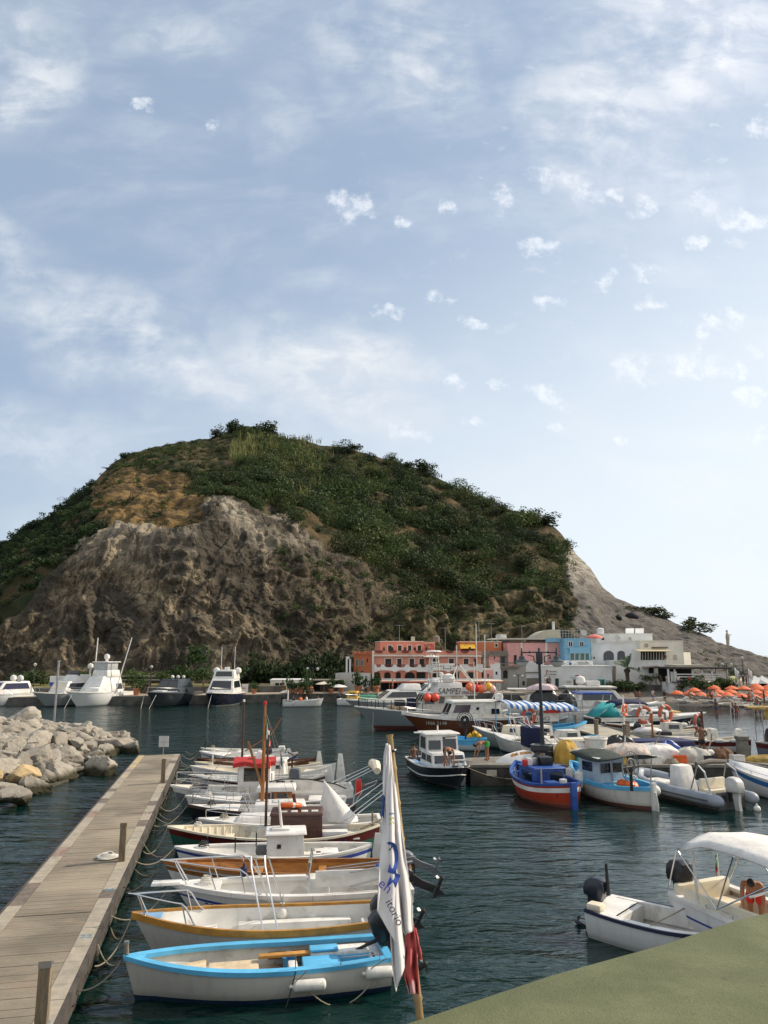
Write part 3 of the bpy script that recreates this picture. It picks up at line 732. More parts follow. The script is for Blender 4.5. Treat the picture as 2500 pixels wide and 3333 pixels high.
for p in placed:
 x,y,r_,lb=p
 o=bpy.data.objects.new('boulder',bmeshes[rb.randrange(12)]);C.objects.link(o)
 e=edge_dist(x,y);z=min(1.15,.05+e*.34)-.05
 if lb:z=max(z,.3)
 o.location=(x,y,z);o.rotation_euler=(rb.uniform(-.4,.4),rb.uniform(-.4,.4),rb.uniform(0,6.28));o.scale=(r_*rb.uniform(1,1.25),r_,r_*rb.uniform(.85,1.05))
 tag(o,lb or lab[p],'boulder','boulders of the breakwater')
mm=MB();mm.prism([(a*.985-.3,b)for a,b in rock_areas],-2,.12)
tag(mm.build('breakwater_core',mat('dark_rubble',(.09,.08,.06),.95,var=.3,vs=2,bump=.8,bs=5),smooth=None),kind='structure')
st=thing('steel_pole','plain steel pole standing among boulders of the breakwater','pole',P(176,2348,1.2),0)
m=MB();m.tube([(0,0,-.8),(0,0,4.6)],.085,8);m.build('shaft',ALU,st)
m=MB();m.tube([(0,0,4.6),(0,0,4.72)],.12,8);m.build('cap',ALU,st)
# == green wall at the lower right and the flag on its pole
wall_out=[(-3.2,.6),(-.62,1.98),(.05,2.38),(.56,2.72),(.86,2.89),(1.02,2.98),(1.45,3.26),(1.6,3.33),(2.5,3.75),(4.5,4.55),(8.5,6.0)]
def stucco():
 m=bpy.data.materials.new('green_wall_paint');m.use_nodes=True;t=m.node_tree;b=t.nodes['Principled BSDF']
 co=N('ShaderNodeTexCoord',t).outputs['Object']
 c=mixc(ramp(noise(co,2.5,6,.65,.3,t),.35,.68,t),(.118,.132,.066),(.165,.176,.096),t)
 c=mixc(math_node('MULTIPLY',ramp(noise(co,90,4,.7,0,t),.50,.72,t),.55,tree=t),c,(.075,.085,.045),t)
 c=mixc(math_node('MULTIPLY',ramp(noise(co,4.5,6,.7,.6,t),.58,.74,t),.4,tree=t),c,(.27,.215,.13),t)
 c=mixc(ramp(noise(co,13,2,.5,.3,t),.80,.83,t),c,(.03,.03,.02),t)
 vo=N('ShaderNodeTexVoronoi',t,feature='DISTANCE_TO_EDGE');vo.inputs['Scale'].default_value=2.1
 wn=N('ShaderNodeTexNoise',t);wn.inputs['Scale'].default_value=5;wn.inputs['Detail'].default_value=6;L(co,wn.inputs['Vector'],t)
 va=N('ShaderNodeVectorMath',t,operation='MULTIPLY_ADD');L(wn.outputs['Color'],va.inputs[0],t);va.inputs[1].default_value=(.35,.35,.35);L(co,va.inputs[2],t);L(va.outputs[0],vo.inputs['Vector'],t)
 crk=math_node('MULTIPLY',ramp(vo.outputs['Distance'],.009,.002,t),ramp(noise(co,1.7,3,.5,0,t),.50,.60,t),tree=t)
 c=mixc(math_node('MULTIPLY',crk,.75,tree=t),c,(.05,.05,.035),t)
 c=mixc(math_node('MULTIPLY',ramp(noise(mapping(co,rot=(0,0,.55),sc=(1,3,1),tree=t),1.6,6,.68,.8,t),.52,.70,t),.35,tree=t),c,(.115,.115,.07),t)
 L(c,b.inputs['Base Color'],t);b.inputs['Roughness'].default_value=.85;b.inputs['Specular IOR Level'].default_value=.2
 bn=N('ShaderNodeBump',t);bn.inputs['Strength'].default_value=.7;bn.inputs['Distance'].default_value=.006
 L(noise(co,120,5,.7,0,t),bn.inputs['Height'],t);L(bn.outputs[0],b.inputs['Normal'],t)
 return m
m=MB();inner=[(8.8,5.25),(4.8,3.8),(2.9,3.05),(1.9,2.48),(1.1,1.72),(.1,1.15),(-.35,.95),(-3.0,-.3)]
m.prism(wall_out+inner,-1.0,5.35)
wl=thing('parapet_wall','olive green painted parapet wall across the bottom right corner','wall')
m.build('coping',stucco(),wl,bevel=.012)
fp=thing('flag_pole','jointed bamboo pole leaning up from the green wall carrying two limp flags','flagpole',(0,0,0))
b0,b1=D(1375,3390,2.42),D(1268,2392,2.62)
m=MB();nseg=8;pts=[];rs_=[]
for k in range(nseg+1):
 q=b0.lerp(b1,k/nseg)
 for dz,rr_ in((-.012,.0115),(0,.0145),(.012,.0118)):
  if 0<=k/nseg+dz<=1.001:pts.append(b0.lerp(b1,k/nseg+dz));rs_.append(rr_*(1.05-.1*k/nseg))
m.tube(pts,rs_,10);
m.build('bamboo',mat('bamboo',(.40,.27,.115),.5,var=.2,vs=6,streak=(1,1,.4)),fp)
m=MB();q=b0.lerp(b1,.945);m.tube([q+Vector((.017*math.cos(a),.017*math.sin(a),.002*math.sin(a)))for a in[k*PI/6 for k in range(12)]],.0035,5,ring=True)
m.build('tie',BLACK,fp)
def cloth(name,left,right,label,mats,folds,depth,rows=70,cols=36,Yd_=(2.60,2.45),band=None,cat='flag'):
 lx=[p[0]for p in left];ly=[p[1]for p in left];rx=[p[0]for p in right];ry=[p[1]for p in right]
 q=MB();grid=[];tt=np.linspace(0,1,rows)
 def samp(pl,t):
  cum=[0]
  for a,b in zip(pl[:-1],pl[1:]):cum.append(cum[-1]+math.dist(a,b))
  d=t*cum[-1];return np.interp(d,cum,[p[0]for p in pl]),np.interp(d,cum,[p[1]for p in pl])
 for t in tt:
  a,b=samp(left,t),samp(right,t);row=[]
  Y=Yd_[0]+(Yd_[1]-Yd_[0])*t
  for j in range(cols):
   u=j/(cols-1)
   y=Y-.03+depth*(.25+.75*t)*math.sin(folds*PI*u+.5*math.sin(3*t))+.006*math.sin(9*u+14*t)
   row.append(D(a[0]+(b[0]-a[0])*u,a[1]+(b[1]-a[1])*u,y))
  grid.append(row)
 q.grid(grid)
 if band:
  q.m=[]
  for i in range(rows-1):
   for j in range(cols-1):q.m.append(band(i/(rows-1),j/(cols-1)))
 o=q.build(name,mats,smooth=80)
 md=o.modifiers.new('thickness','SOLIDIFY');md.thickness=.0022
 return tag(o,label,cat),grid
FLAGW=mat('flag_cloth',(.66,.63,.62),.9,var=.05,vs=5)
FLAGW.node_tree.nodes['Principled BSDF'].inputs['Roughness'].default_value=.9
FBLUE=mat('flag_blue_print',(.035,.075,.30),.9,var=.1);FYEL=mat('flag_yellow_print',(.55,.55,.10),.9);FSKY=mat('flag_pale_blue_print',(.20,.36,.60),.9)
def band1(t,u):
 if.30<t<.43 and u<.14+.5*max(0,.38-t):return 1
 return 0
left1=[(1256,2420),(1248,2460),(1245,2600),(1241,2720),(1232,2850),(1229,2925),(1227,2965)]
right1=[(1264,2420),(1272,2480),(1276,2600),(1283,2720),(1292,2850),(1300,2960),(1308,3040)]
front,g1=cloth('hanging_flag',left1,[(1262,2420),(1268,2500),(1275,2640),(1285,2760),(1292,2850),(1298,2960),(1316,3120)],'white flag with blue lettering hanging limp from the bamboo pole',[FLAGW,FBLUE],2.0,.012,band=band1,Yd_=(2.58,2.40))
def sub_cloth(nm,l,r,folds,dp,m_,yd,parent):
 o,g=cloth(nm,l,r,None,m_,folds,dp,Yd_=yd,cols=24)
 for k in('category','label'):
  if k in o:del o[k]
 o.parent=parent;return o,g
o2,g2=sub_cloth('middle_fold',[(1261,2424),(1256,2600),(1257,2760),(1262,2900),(1267,3000),(1276,3150),(1288,3229)],[(1268,2424),(1278,2600),(1290,2800),(1298,2940),(1306,3020),(1318,3090),(1317,3146)],2.3,.016,FLAGW,(2.56,2.38),front)
o3,g3=sub_cloth('back_fold',[(1266,2426),(1272,2560),(1283,2740),(1292,2850),(1299,2950),(1311,3030),(1318,3044)],[(1270,2426),(1290,2580),(1305,2680),(1322,2790),(1334,2880),(1342,2930),(1345,3030)],2.6,.018,FLAGW,(2.60,2.46),front)
def on_cloth(pts,name,m_,g,lift=.004):
 rows=len(g);cols=len(g[0]);q=MB();vs=[]
 for u,t in pts:
  i=min(rows-1.001,t*(rows-1));j=min(cols-1.001,u*(cols-1));a=int(i);b=int(j);fi,fj=i-a,j-b
  p=g[a][b]*(1-fi)*(1-fj)+g[a+1][b]*fi*(1-fj)+g[a][b+1]*(1-fi)*fj+g[a+1][b+1]*fi*fj
  vs.append(p+Vector((0,-lift,lift*.3)))
 return vs
def stroke(path,wd,name,m_,g,par,n=24):
 q=MB();P_=[]
 for k in range(n+1):
  f=k/n*(len(path)-1);i=min(int(f),len(path)-2);f-=i
  P_.append((path[i][0]+(path[i+1][0]-path[i][0])*f,path[i][1]+(path[i+1][1]-path[i][1])*f))
 L_=on_cloth(P_,'',None,g);rows=[]
 for k,p in enumerate(L_):
  tv=(L_[min(k+1,n)]-L_[max(k-1,0)]);nv=Vector((tv.z,0,-tv.x));nv=nv.normalized()*wd if nv.length else nv
  rows.append([p-nv,p+nv])
 q.grid(rows);return q.build(name,m_,par,smooth=80)
def ring(cx,cy,rx,ry,a0,a1,n=14):
 return[(cx+rx*math.cos(rad(a0+(a1-a0)*k/n)),cy+ry*math.sin(rad(a0+(a1-a0)*k/n)))for k in range(n+1)]
stroke([(.05,.425),(.40,.425),(.70,.445),(.85,.48),(.80,.515),(.45,.545)],.0125,'big_letter',FBLUE,g2,front)
stroke([(.30,.60),(.55,.588),(.95,.575)],.014,'big_letter',FBLUE,g2,front)
stroke(ring(.5,.315,.4,.015,180,350),.0045,'swoosh',FSKY,g2,front)
stroke(ring(.55,.335,.35,.015,190,350),.004,'swoosh',FYEL,g2,front)
stroke(ring(.6,.355,.3,.015,190,350),.0035,'swoosh',FYEL,g2,front)
PURP=mat('flag_purple_print',(.13,.11,.42),.9);GREY=mat('flag_grey_print',(.13,.13,.16),.9)
def flag_text(tx,px,py,Y,size,rot,m_):
 c=D(px,py,Y)
 M_=Matrix.Translation(c)@Matrix.Rotation(PI/2,4,'X')@Matrix.Rotation(rot,4,'Z')
 text(tx,size,m_,front,M_,'lettering',.001)
flag_text('en',1254,2884,2.385,.042,rad(-38),PURP)
flag_text('itorio',1284,2970,2.355,.034,rad(-62),GREY)
fl2,gg=cloth('red_pennant',[(1318,3020),(1317,3100),(1316,3180),(1330,3235)],[(1346,3000),(1354,3060),(1360,3130),(1366,3236)],'torn faded red flag hanging below the white one',[mat('faded_red_cloth',(.42,.075,.07),.9,var=.15,vs=6,col2=(.50,.15,.14)),mat('frayed_pink_cloth',(.55,.30,.30),.9,var=.2,vs=20)],3.2,.02,Yd_=(2.50,2.42),band=lambda t,u:1 if t>.86-.1*u+.03*math.sin(20*u)and u<.7 else 0)
o5,_g=sub_cloth('loose_corner',[(1350,3020),(1358,3070),(1362,3120)],[(1353,3020),(1366,3080),(1376,3126)],1.5,.01,MATS['faded_red_cloth'],(2.50,2.46),fl2)
# == boat builder
def sstep(a,b,x):
 t=max(0,min(1,(x-a)/(b-a)));return t*t*(3-2*t)
SPLIT=('awning_post','canopy_frame','aerial_mast','aerial','bitt','oar','stay','bimini_frame','boat_hook','ladder_arch','sternpost','stanchion_post')
class Boat:
 def __init__(s,label,bow,stern,B,hb,hm,hs,kind='transom',name='moored_boat',cat='boat',group=None,draft=.35,rake=.35,tw=.8,pb=2.2,sm=.45,flare=.8,th=.05,hull=None,stripe=None,gun=WHITE,gw=.10,gh=.045,inner=WHITE,floor=None,zf=.12,deck=None,deck_s=.78,trim=0.0,open_=True,stripes=(.86,.93),N_=30,flip=None):
  bow,stern=Vector(bow),Vector(stern);v=bow-stern;s.L=math.hypot(v.x,v.y);s.rz=math.atan2(v.y,v.x)
  c=(bow+stern)/2;c.z=0;s.c=c
  s.B,s.hb,s.hm,s.hs,s.kind,s.draft,s.rake,s.tw,s.pb,s.sm,s.flare,s.th=B,hb,hm,hs,kind,draft,rake,tw,pb,sm,flare,th
  s.fl=-1 if(math.cos(s.rz)<0 if flip is None else flip)else 1
  s.root=thing(name,label,cat,c,s.rz,group);s.N=N_;s.zf=zf;s.inner=inner
  T=12;ts=[0,.15,.3,.42,.52,.62,.72,.8,stripes[0],stripes[1],1.0]
  m=MB();st=[s.st(i)for i in range(N_+1)]
  for side in(1,-1):
   rows=[[s.sect(q,t,side)for t in ts]for q in st]
   k0=len(m.f);m.grid(rows)
   nt_=len(ts)-1
   for f in range(k0,len(m.f)):m.m[f]=1 if(stripe and(f-k0)%nt_==nt_-2)else 0
  if kind=='transom':
   m.poly([s.sect(0,t,1)for t in ts]+[s.sect(0,t,-1)for t in ts[::-1]])
  s.hullo=m.build('hull',[hull,stripe]if stripe else hull,s.root,smooth=40)
  if gun:
   rows=[]
   path=[(q,1)for q in st]+[(q,-1)for q in st[::-1]]
   for q,sd in path:
    x,y,z=s.sect(q,1,sd);iy=max(0,abs(y)-gw)*sd;oy=(abs(y)+.025)*sd
    xi=x-(gw*1.3 if abs(y)<gw else 0)if q>.5 else x+(gw*1.0 if kind!='transom' and abs(y)<gw else 0)
    xo=x+(.02 if q>.98 else 0)
    rows.append([(xo,oy,z-gh*.6),(xo,oy,z+gh*.4),(xi,iy,z+gh*.4),(xi,iy,z-gh*.6)])
   m=MB();m.grid(rows,0,True)
   if kind=='transom':
    a,b=rows[0],rows[-1]
    x,y,z=s.sect(0,1,1);m.box((x+gw*.4,0,z-gh*.1),(gw,2*y,gh*.96))
   m.build('gunwale',gun,s.root,smooth=40)
  if open_:
   m=MB();rows=[]
   for q in[s.st(i,.985)for i in range(N_+1)]:
    pr=[]
    zg=s.sheer(q)
    for sd in(1,-1):
     zz=[zg-.005,zg*.6+zf*.4,zf*.75+zg*.25,zf]
     col=[(s.xs(q,z),sd*max(.0,s.half(q,z)-th),z)for z in zz]
     pr+=col if sd==1 else col[::-1]
    rows.append(pr)
   nn=len(rows[0]);k0=len(m.f);m.grid(rows)
   for f in range(k0,len(m.f)):m.m[f]=1 if(f-k0)%(nn-1)==3 else 0
   if kind=='transom':
    m.poly(rows[0])
   m.build('inner_lining',[inner,floor or inner],s.root,smooth=40)
  if deck:
   s.deck('foredeck',deck_s,.995,deck)
  s.root.rotation_euler=(0,-trim,s.rz)
  if s.fl<0:s.root.scale=(1,-1,1)
 def st(s,i,hi=1.0):
  t=i/s.N;lo=.0 if s.kind=='transom' else.004
  return lo+(hi-lo)*(1-(1-t)**1.35 if True else t)
 def plan(s,q):
  if q>=s.sm:return s.B/2*max(0.0,1-((q-s.sm)/(1-s.sm))**s.pb)
  u=(s.sm-q)/s.sm
  if s.kind=='transom':return s.B/2*(1-(1-s.tw)*u*u)
  return s.B/2*max(0.0,1-u**2.6)
 def sheer(s,q):
  return s.hm+(s.hb-s.hm)*max(0,(q-.35)/.65)**1.9+(s.hs-s.hm)*max(0,(.35-q)/.35)**1.9
 def keel(s,q):return-s.draft*(1-.5*max(0,(q-.8)/.2)**2)
 def prof(s,q,t):
  v=s.flare*sstep(.45,1,q);a=t*PI/2
  yy=(1-v)*math.sin(a)**.75+v*t**1.15
  zz=(1-v)*(1-math.cos(a))**.95+v*t
  return yy,zz
 def sect(s,q,t,sd):
  yy,zz=s.prof(q,t);b=s.plan(q);zk,zg=s.keel(q),s.sheer(q);z=zk+(zg-zk)*zz
  return(s.xs(q,z),sd*b*yy,z)
 def xs(s,q,z):
  zg=s.sheer(q);f=max(0,min(1.0,z/max(.05,zg)))
  x=-s.L/2+s.L*q-s.rake*(1-f)*max(0,(q-.6)/.4)**2
  if s.kind!='transom':x+=.12*(1-f)*max(0,(.25-q)/.25)**2
  return x
 def half(s,q,z):
  zk,zg=s.keel(q),s.sheer(q);tgt=(z-zk)/(zg-zk);lo,hi=0,1
  for _ in range(18):
   m=(lo+hi)/2
   if s.prof(q,m)[1]<tgt:lo=m
   else:hi=m
  return s.plan(q)*s.prof(q,lo)[0]
 def X(s,q):return-s.L/2+s.L*q
 def world(s,p):
  p=Vector(p);p.y*=s.fl;c,n=math.cos(s.rz),math.sin(s.rz)
  return Vector((s.c.x+p.x*c-p.y*n,s.c.y+p.x*n+p.y*c,p.z))
 def edge(s,q,sd,dz=0.0,inset=0.0):return Vector((s.X(q),sd*max(0,s.plan(q)-inset),s.sheer(q)+dz))
 def part(s,mb,name,m,smooth=35,bevel=0.0,parent=None):return mb.build(name,m,parent or s.root,smooth,bevel)
 def deck(s,name,q0,q1,m,camber=.04,inset=.03,dz=.005,n=12,parent=None):
  rows=[]
  for i in range(n+1):
   q=q0+(q1-q0)*i/n;b=max(.001,s.plan(q)-inset);z=s.sheer(q)+dz
   rows.append([(s.X(q),b*u,z+camber*(1-u*u))for u in(1,.6,.2,-.2,-.6,-1)])
  e=[(p[0],p[1],p[2]-.05-camber*.5)for p in rows[0]]
  mb=MB();mb.grid([e]+rows);return s.part(mb,name,m,parent=parent)
 def pad(s,name,q0,q1,z0,z1,m,inset=.12,y0=None,y1=None,n=8,bevel=.03):
  a=[];b_=[]
  for i in range(n+1):
   q=q0+(q1-q0)*i/n;h=max(.02,min(s.half(q,z0),s.plan(q))-inset)
   a.append((s.X(q),-h if y0 is None else max(-h,y0)));b_.append((s.X(q),h if y1 is None else min(h,y1)))
  mb=MB();mb.prism(a+b_[::-1],z0,z1);return s.part(mb,name,m,35,bevel)
 def side_decks(s,q0,q1,w_,m,dz=.006,drop=.18,n=14,name='side_deck'):
  for sd in(1,-1):
   rows=[]
   for i in range(n+1):
    q=q0+(q1-q0)*i/n;b=s.plan(q)-.03;z=s.sheer(q)+dz
    rows.append([(s.X(q),sd*b,z),(s.X(q),sd*max(.01,b-w_),z+.01),(s.X(q),sd*max(.01,b-w_),z-drop)])
   mb=MB();mb.grid(rows);s.part(mb,name,m)
 def thwart(s,q,w_,z,m,th=.04,name='thwart'):
  b=s.half(q,z)-.03
  mb=MB();mb.box((s.X(q),0,z),(w_,2*b,th));return s.part(mb,name,m,bevel=.008)
 def ribs(s,q0,q1,n,m):
  mb=MB()
  for i in range(n):
   q=q0+(q1-q0)*i/(n-1)
   for sd in(1,-1):
    zs=[s.sheer(q)-.02,s.sheer(q)*.6+s.zf*.4,s.zf*.8+s.sheer(q)*.2]
    pts=[Vector((s.xs(q,z),sd*max(.02,s.half(q,z)-s.th-.015),z))for z in zs]
    mb.tube(pts,.018,4)
  s.part(mb,'frames',m)
 def pulpit(s,q0,h,m=STEEL,r=.014,posts=3,over=.15,drop=True,inset=.06,name='bow_rail'):
  rail=MB();n=16;top={}
  for sd in(1,-1):
   pts=[]
   for i in range(n+1):
    q=q0+(1-q0)*i/n;e=s.edge(q,sd,h*sstep(0,.25,i/n)if drop else h,inset);e.x+=over*(i/n)**2;pts.append(e)
   if sd==1:left=pts
   else:right=pts
  rail.tube(left+right[::-1],r,6)
  o=s.part(rail,name,m)
  for k in range(posts):
   i=int(n*(.28+.62*k/max(1,posts-1)))
   for pts,sd in((left,1),(right,-1)):
    q=q0+(1-q0)*i/n;mb=MB();mb.tube([s.edge(q-.02,sd,0,inset),pts[i]],r*.9,5);s.part(mb,'stanchion',m,parent=o)
  return o
 def siderail(s,q0,q1,h,m=STEEL,r=.012,posts=5,sides=(1,-1),mid=False,inset=.05,name='guard_rail',pm=None):
  for sd in sides:
   mb=MB();n=14;pts=[s.edge(q0+(q1-q0)*i/n,sd,h,inset)for i in range(n+1)];mb.tube(pts,r,6)
   if mid:mb.tube([p-Vector((0,0,h*.5))for p in pts],r*.7,5)
   o=s.part(mb,name,m)
   for k in range(posts):
    q=q0+(q1-q0)*k/(posts-1);mb=MB();mb.tube([s.edge(q,sd,0,inset),s.edge(q,sd,h,inset)],r*1.1,5);s.part(mb,'stanchion',pm or m,parent=o)
 def cabin(s,x,y,z,sz,m,taper=(.9,.92),shift=(0,0),win=None,roof=None,ro=.08,rt=.05,glass=GLASS,name='cabin',bevel=.02):
  lx,ly,h=sz;mb=MB();mb.box((x,y,z+h/2),(lx,ly,h),0,0,taper,shift);o=s.part(mb,name,m,bevel=bevel)
  def face(f,u,v,e=.006):
   tx,ty=1+(taper[0]-1)*v,1+(taper[1]-1)*v;ox,oy=shift[0]*v,shift[1]*v
   if f in 'fa':
    sx=1 if f=='f' else-1;return Vector((x+ox+sx*(lx/2*tx+e),y+oy+(u-.5)*ly*ty,z+h*v))
   sy=1 if f=='p' else-1;return Vector((x+ox+(u-.5)*lx*tx,y+oy+sy*(ly/2*ty+e),z+h*v))
  for wdw in(win or[]):
   f,u0,u1,v0,v1=wdw[:5];mb=MB();c=[face(f,u0,v0),face(f,u1,v0),face(f,u1,v1),face(f,u0,v1)];n_=(c[1]-c[0]).cross(c[3]-c[0]).normalized()
   ctr=sum(c,Vector())/4;out_=face(f,.5,.5,.1)-face(f,.5,.5,0)
   if n_.dot(out_)<0:n_=-n_
   mb.extr([q+n_*.004 for q in c],-n_*.02);wn=s.part(mb,'window',wdw[5]if len(wdw)>5 else glass,parent=o)
   mb=MB();fr=[ctr+(q-ctr)*1.0+n_*.006 for q in c];mb.tube(fr,.014,4,ring=True);s.part(mb,'window_frame',m if len(wdw)<7 else wdw[6],parent=wn)
  if roof:
   mb=MB();mb.box((x+shift[0],y+shift[1],z+h+rt/2),(lx*taper[0]+2*ro,ly*taper[1]+2*ro,rt),0,0,(.94,.94));s.part(mb,'roof',roof,bevel=.012,parent=o)
  return o
 def box(s,name,lo,hi,m,bevel=.015,taper=(1,1),shift=(0,0),parent=None,smooth=35):
  mb=MB();mb.box([(a+b)/2 for a,b in zip(lo,hi)],[abs(b-a)for a,b in zip(lo,hi)],0,0,taper,shift);return s.part(mb,name,m,smooth,bevel,parent)
 def outboard(s,y=0.0,up=0.0,size=1.0,cowl=BLACK,z=None,tiller=True,x=None):
  q=s.sheer(0)if z is None else z;x=-s.L/2-.06 if x is None else x;k=size
  Mr=Matrix.Translation((x,y,q))@Matrix.Rotation(rad(up),4,'Y')@Matrix.Scale(k,4)
  root=None
  mb=MB();prof=[(-.26,0),(-.30,.12),(-.28,.30),(-.17,.42),(.03,.46),(.16,.40),(.20,.22),(.18,0)]
  rows=[]
  for w_,ins in((-.17,.06),(-.15,.015),(-.09,0),(.09,0),(.15,.015),(.17,.06)):
   rows.append([Mr@Vector((a*(1-ins*2),w_,.16+(b-.2)*(1-ins*2)+.2-.1))for a,b in prof])
  mb.grid(rows,0,True);mb.poly(rows[0]);mb.poly(rows[-1]);c=s.part(mb,'outboard_engine',cowl,50)
  mb=MB();r2=[[Mr@Vector((a,w_,b))for a,b in((-.20,.06),(.06,.06),(.03,-.25),(.02,-.62),(-.16,-.62),(-.15,-.25))]for w_ in(-.055,.055)]
  mb.grid(r2,0,True);mb.poly(r2[0]);mb.poly(r2[1])
  mb.extr([Mr@Vector(p)for p in((-.30,-.025,-.66),(.16,-.025,-.66),(.10,-.025,-.74),(-.26,-.025,-.74))],Mr.to_3x3()@Vector((0,.05,0)))
  mb.extr([Mr@Vector(p)for p in((-.12,-.012,-.74),(.04,-.012,-.74),(-.06,-.012,-.92))],Mr.to_3x3()@Vector((0,.024,0)))
  mb.box(Mr@Vector((-.08,0,-.5)),(.42*k,.16*k,.02));mb.lathe([(.0,-.05),(.045,-.03),(.05,.1),(.0,.16)],Mr@Vector((-.30,0,-.70)),8,M=Mr.to_3x3()@Matrix.Rotation(-PI/2,3,'Y'))
  s.part(mb,'drive_leg',cowl if cowl is not BLACK else RUBBER,parent=c)
  mb=MB()
  for a in(0,120,240):
   R3=Mr.to_3x3()@Matrix.Rotation(rad(a),3,'X');ctr=Mr@Vector((-.36,0,-.70));mb.poly([ctr+R3@Vector(v)for v in((0,-.02,.04),(.03,-.05,.13),(.0,0,.17),(-.03,.05,.12),(0,.02,.04))])
  s.part(mb,'propeller',ALU,parent=c)
  mb=MB();mb.box(Mr@Vector((.10,0,-.05)),(.12*k,.22*k,.26*k));s.part(mb,'clamp_bracket',RUBBER,bevel=.01,parent=c)
  if tiller:
   mb=MB();mb.tube([Mr@Vector((.15,0,.10)),Mr@Vector((.35,.02,.12)),Mr@Vector((.72,.04,.16))],[.035*k,.028*k,.022*k],7);s.part(mb,'tiller',RUBBER,parent=c)
  return c
 def rudder(s,h=.75,w_=.34,m=WHITE):
  x=-s.L/2-.02;mb=MB();mb.extr([(x,-.02,-.25),(x-w_,-.02,-.25),(x-w_*1.05,-.02,.25),(x-w_*.62,-.02,h+s.hs*.5),(x-w_*.15,-.02,h+s.hs*.52),(x+.04,-.02,.4)],(0,.04,0));return s.part(mb,'rudder',m,bevel=.008)
 def mast(s,q,h,r=.05,m=WOOD,y=0.0,z0=.1,lean=0.0,top=None):
  x=s.X(q);mb=MB();mb.tube([(x,y,z0),(x+lean*.5,y,z0+h*.5),(x+lean,y,z0+h)],[r,r*.9,r*.6],8);o=s.part(mb,'mast',m)
  if top:mb=MB();mb.lathe([(0,0),(r*.9,.02),(r*.9,.14),(0,.16)],(x+lean,y,z0+h),8);s.part(mb,'mast_cap',top,parent=o)
  return o
 def flag(s,x,y,z,w_,h,par=None,droop=.75,mats=None):
  mb=MB();rows=[]
  cols=9
  for i in range(9):
   t=i/8;row=[]
   for j in range(cols+1):
    u=j/cols;row.append((x-w_*u*(1-droop*.6),y+.05*math.sin(7*u+3*t),z-h*t-droop*w_*u*(1-.2*t)))
   rows.append(row)
  mb.grid(rows);mb.m=[min(2,(k%cols)//3)for k in range(len(mb.f))]
  o=s.part(mb,'flag',mats or[FGREEN,FWHITE,FRED],80,parent=par);md=o.modifiers.new('thickness','SOLIDIFY');md.thickness=.006
  return o
 def frame(s,pts,r,m,name='tube_frame',ring=False):
  if name in SPLIT:
   for p in pts:mb=MB();mb.tube(p,r,6,ring=ring);o=s.part(mb,name,m)
   return o
  mb=MB()
  for p in pts:mb.tube(p,r,6,ring=ring)
  return s.part(mb,name,m)
 def cleat(s,q,sd,m=STEEL):
  e=s.edge(q,sd,.03,.07);mb=MB();mb.tube([e+Vector((-.08,0,.04)),e+Vector((.08,0,.04))],.012,5);mb.tube([e-Vector((.02,0,.03)),e+Vector((-.02,0,.04))],.012,5);mb.tube([e+Vector((.02,0,-.03)),e+Vector((.02,0,.04))],.012,5);s.part(mb,'cleat',m)
FGREEN=mat('flag_green',(.02,.25,.08),.8);FWHITE=mat('flag_white',(.7,.69,.66),.8);FRED=mat('flag_red',(.55,.02,.02),.8)
def fender(label,c,r,ln,axis='h',col=None,hang=None,rz=0.0,group='fenders hung on the boats',blue=False):
 t=thing('fender',label,'fender',c,rz,group);mb=MB();n=8;pr=[]
 if ln<=0:pr=[(r*math.sin(PI*k/12),-r*math.cos(PI*k/12))for k in range(13)];e0=r
 else:
  pr=[(r*math.sin(PI/2*k/5),-ln/2-r*.6*math.cos(PI/2*k/5))for k in range(6)]+[(r*math.cos(PI/2*k/5),ln/2+r*.6*math.sin(PI/2*k/5))for k in range(6)];e0=ln/2+r*.6
 M3=Matrix.Rotation(PI/2,3,'Y')if axis=='h' else Matrix.Identity(3)
 mb.lathe(pr,(0,0,0),12,M=M3);mb.build('body',col or FOAM,t,60)
 mb=MB();mb.lathe([(.0,-.02),(r*.35,-.02),(r*.3,.05),(0,.07)],M3@Vector((0,0,e0)),8,M=M3);mb.build('eye',NAVY if blue else(col or FOAM),t)
 if hang:mb=MB();mb.tube([M3@Vector((0,0,e0+.04)),hang],.010,5);mb.build('lanyard',ROPE,t)
 return t
def lifebuoy(label,c,r,face_rz=0.0,tilt=90,m=None,on='lifebuoy'):
 t=thing('lifebuoy',label,'lifebuoy',c,face_rz,'lifebuoys on poles and cabins');t.rotation_euler=(rad(tilt),0,face_rz)
 mb=MB();mb.tube([(r*math.cos(a),r*math.sin(a),0)for a in[2*PI*k/24 for k in range(24)]],r*.24,8,ring=True);mb.build('ring',m or ORANGE,t)
 for k in range(4):
  a0=k*PI/2+.4;mb=MB();mb.tube([(r*math.cos(a0+d),r*math.sin(a0+d),0)for d in(-.12,0,.12)],r*.255,8);mb.build('white_band',WHITE,t)
 return t
H_GREY=hull_mat('hull_pale_grey',(.55,.53,.48),(.012,.03,.065),.09)
H_WHITE=hull_mat('hull_white',(.72,.71,.68),(.10,.10,.10),.05)
H_WHITE_B=hull_mat('hull_white_blue_boot',(.72,.71,.68),(.02,.05,.14),.07)
H_SLATE=hull_mat('hull_slate',(.16,.19,.21),(.03,.05,.05),.10)
H_DARK=hull_mat('hull_black',(.012,.014,.018),(.01,.01,.01),.05,.25,.10)
H_NAVY=hull_mat('hull_navy',(.010,.014,.035),(.35,.35,.33),.10,.18,.05)
H_GREEN=hull_mat('hull_green',(.02,.10,.07),(.01,.03,.025),.03)
H_WOOD=hull_mat('hull_brown',(.075,.028,.014),(.04,.02,.015),.05)
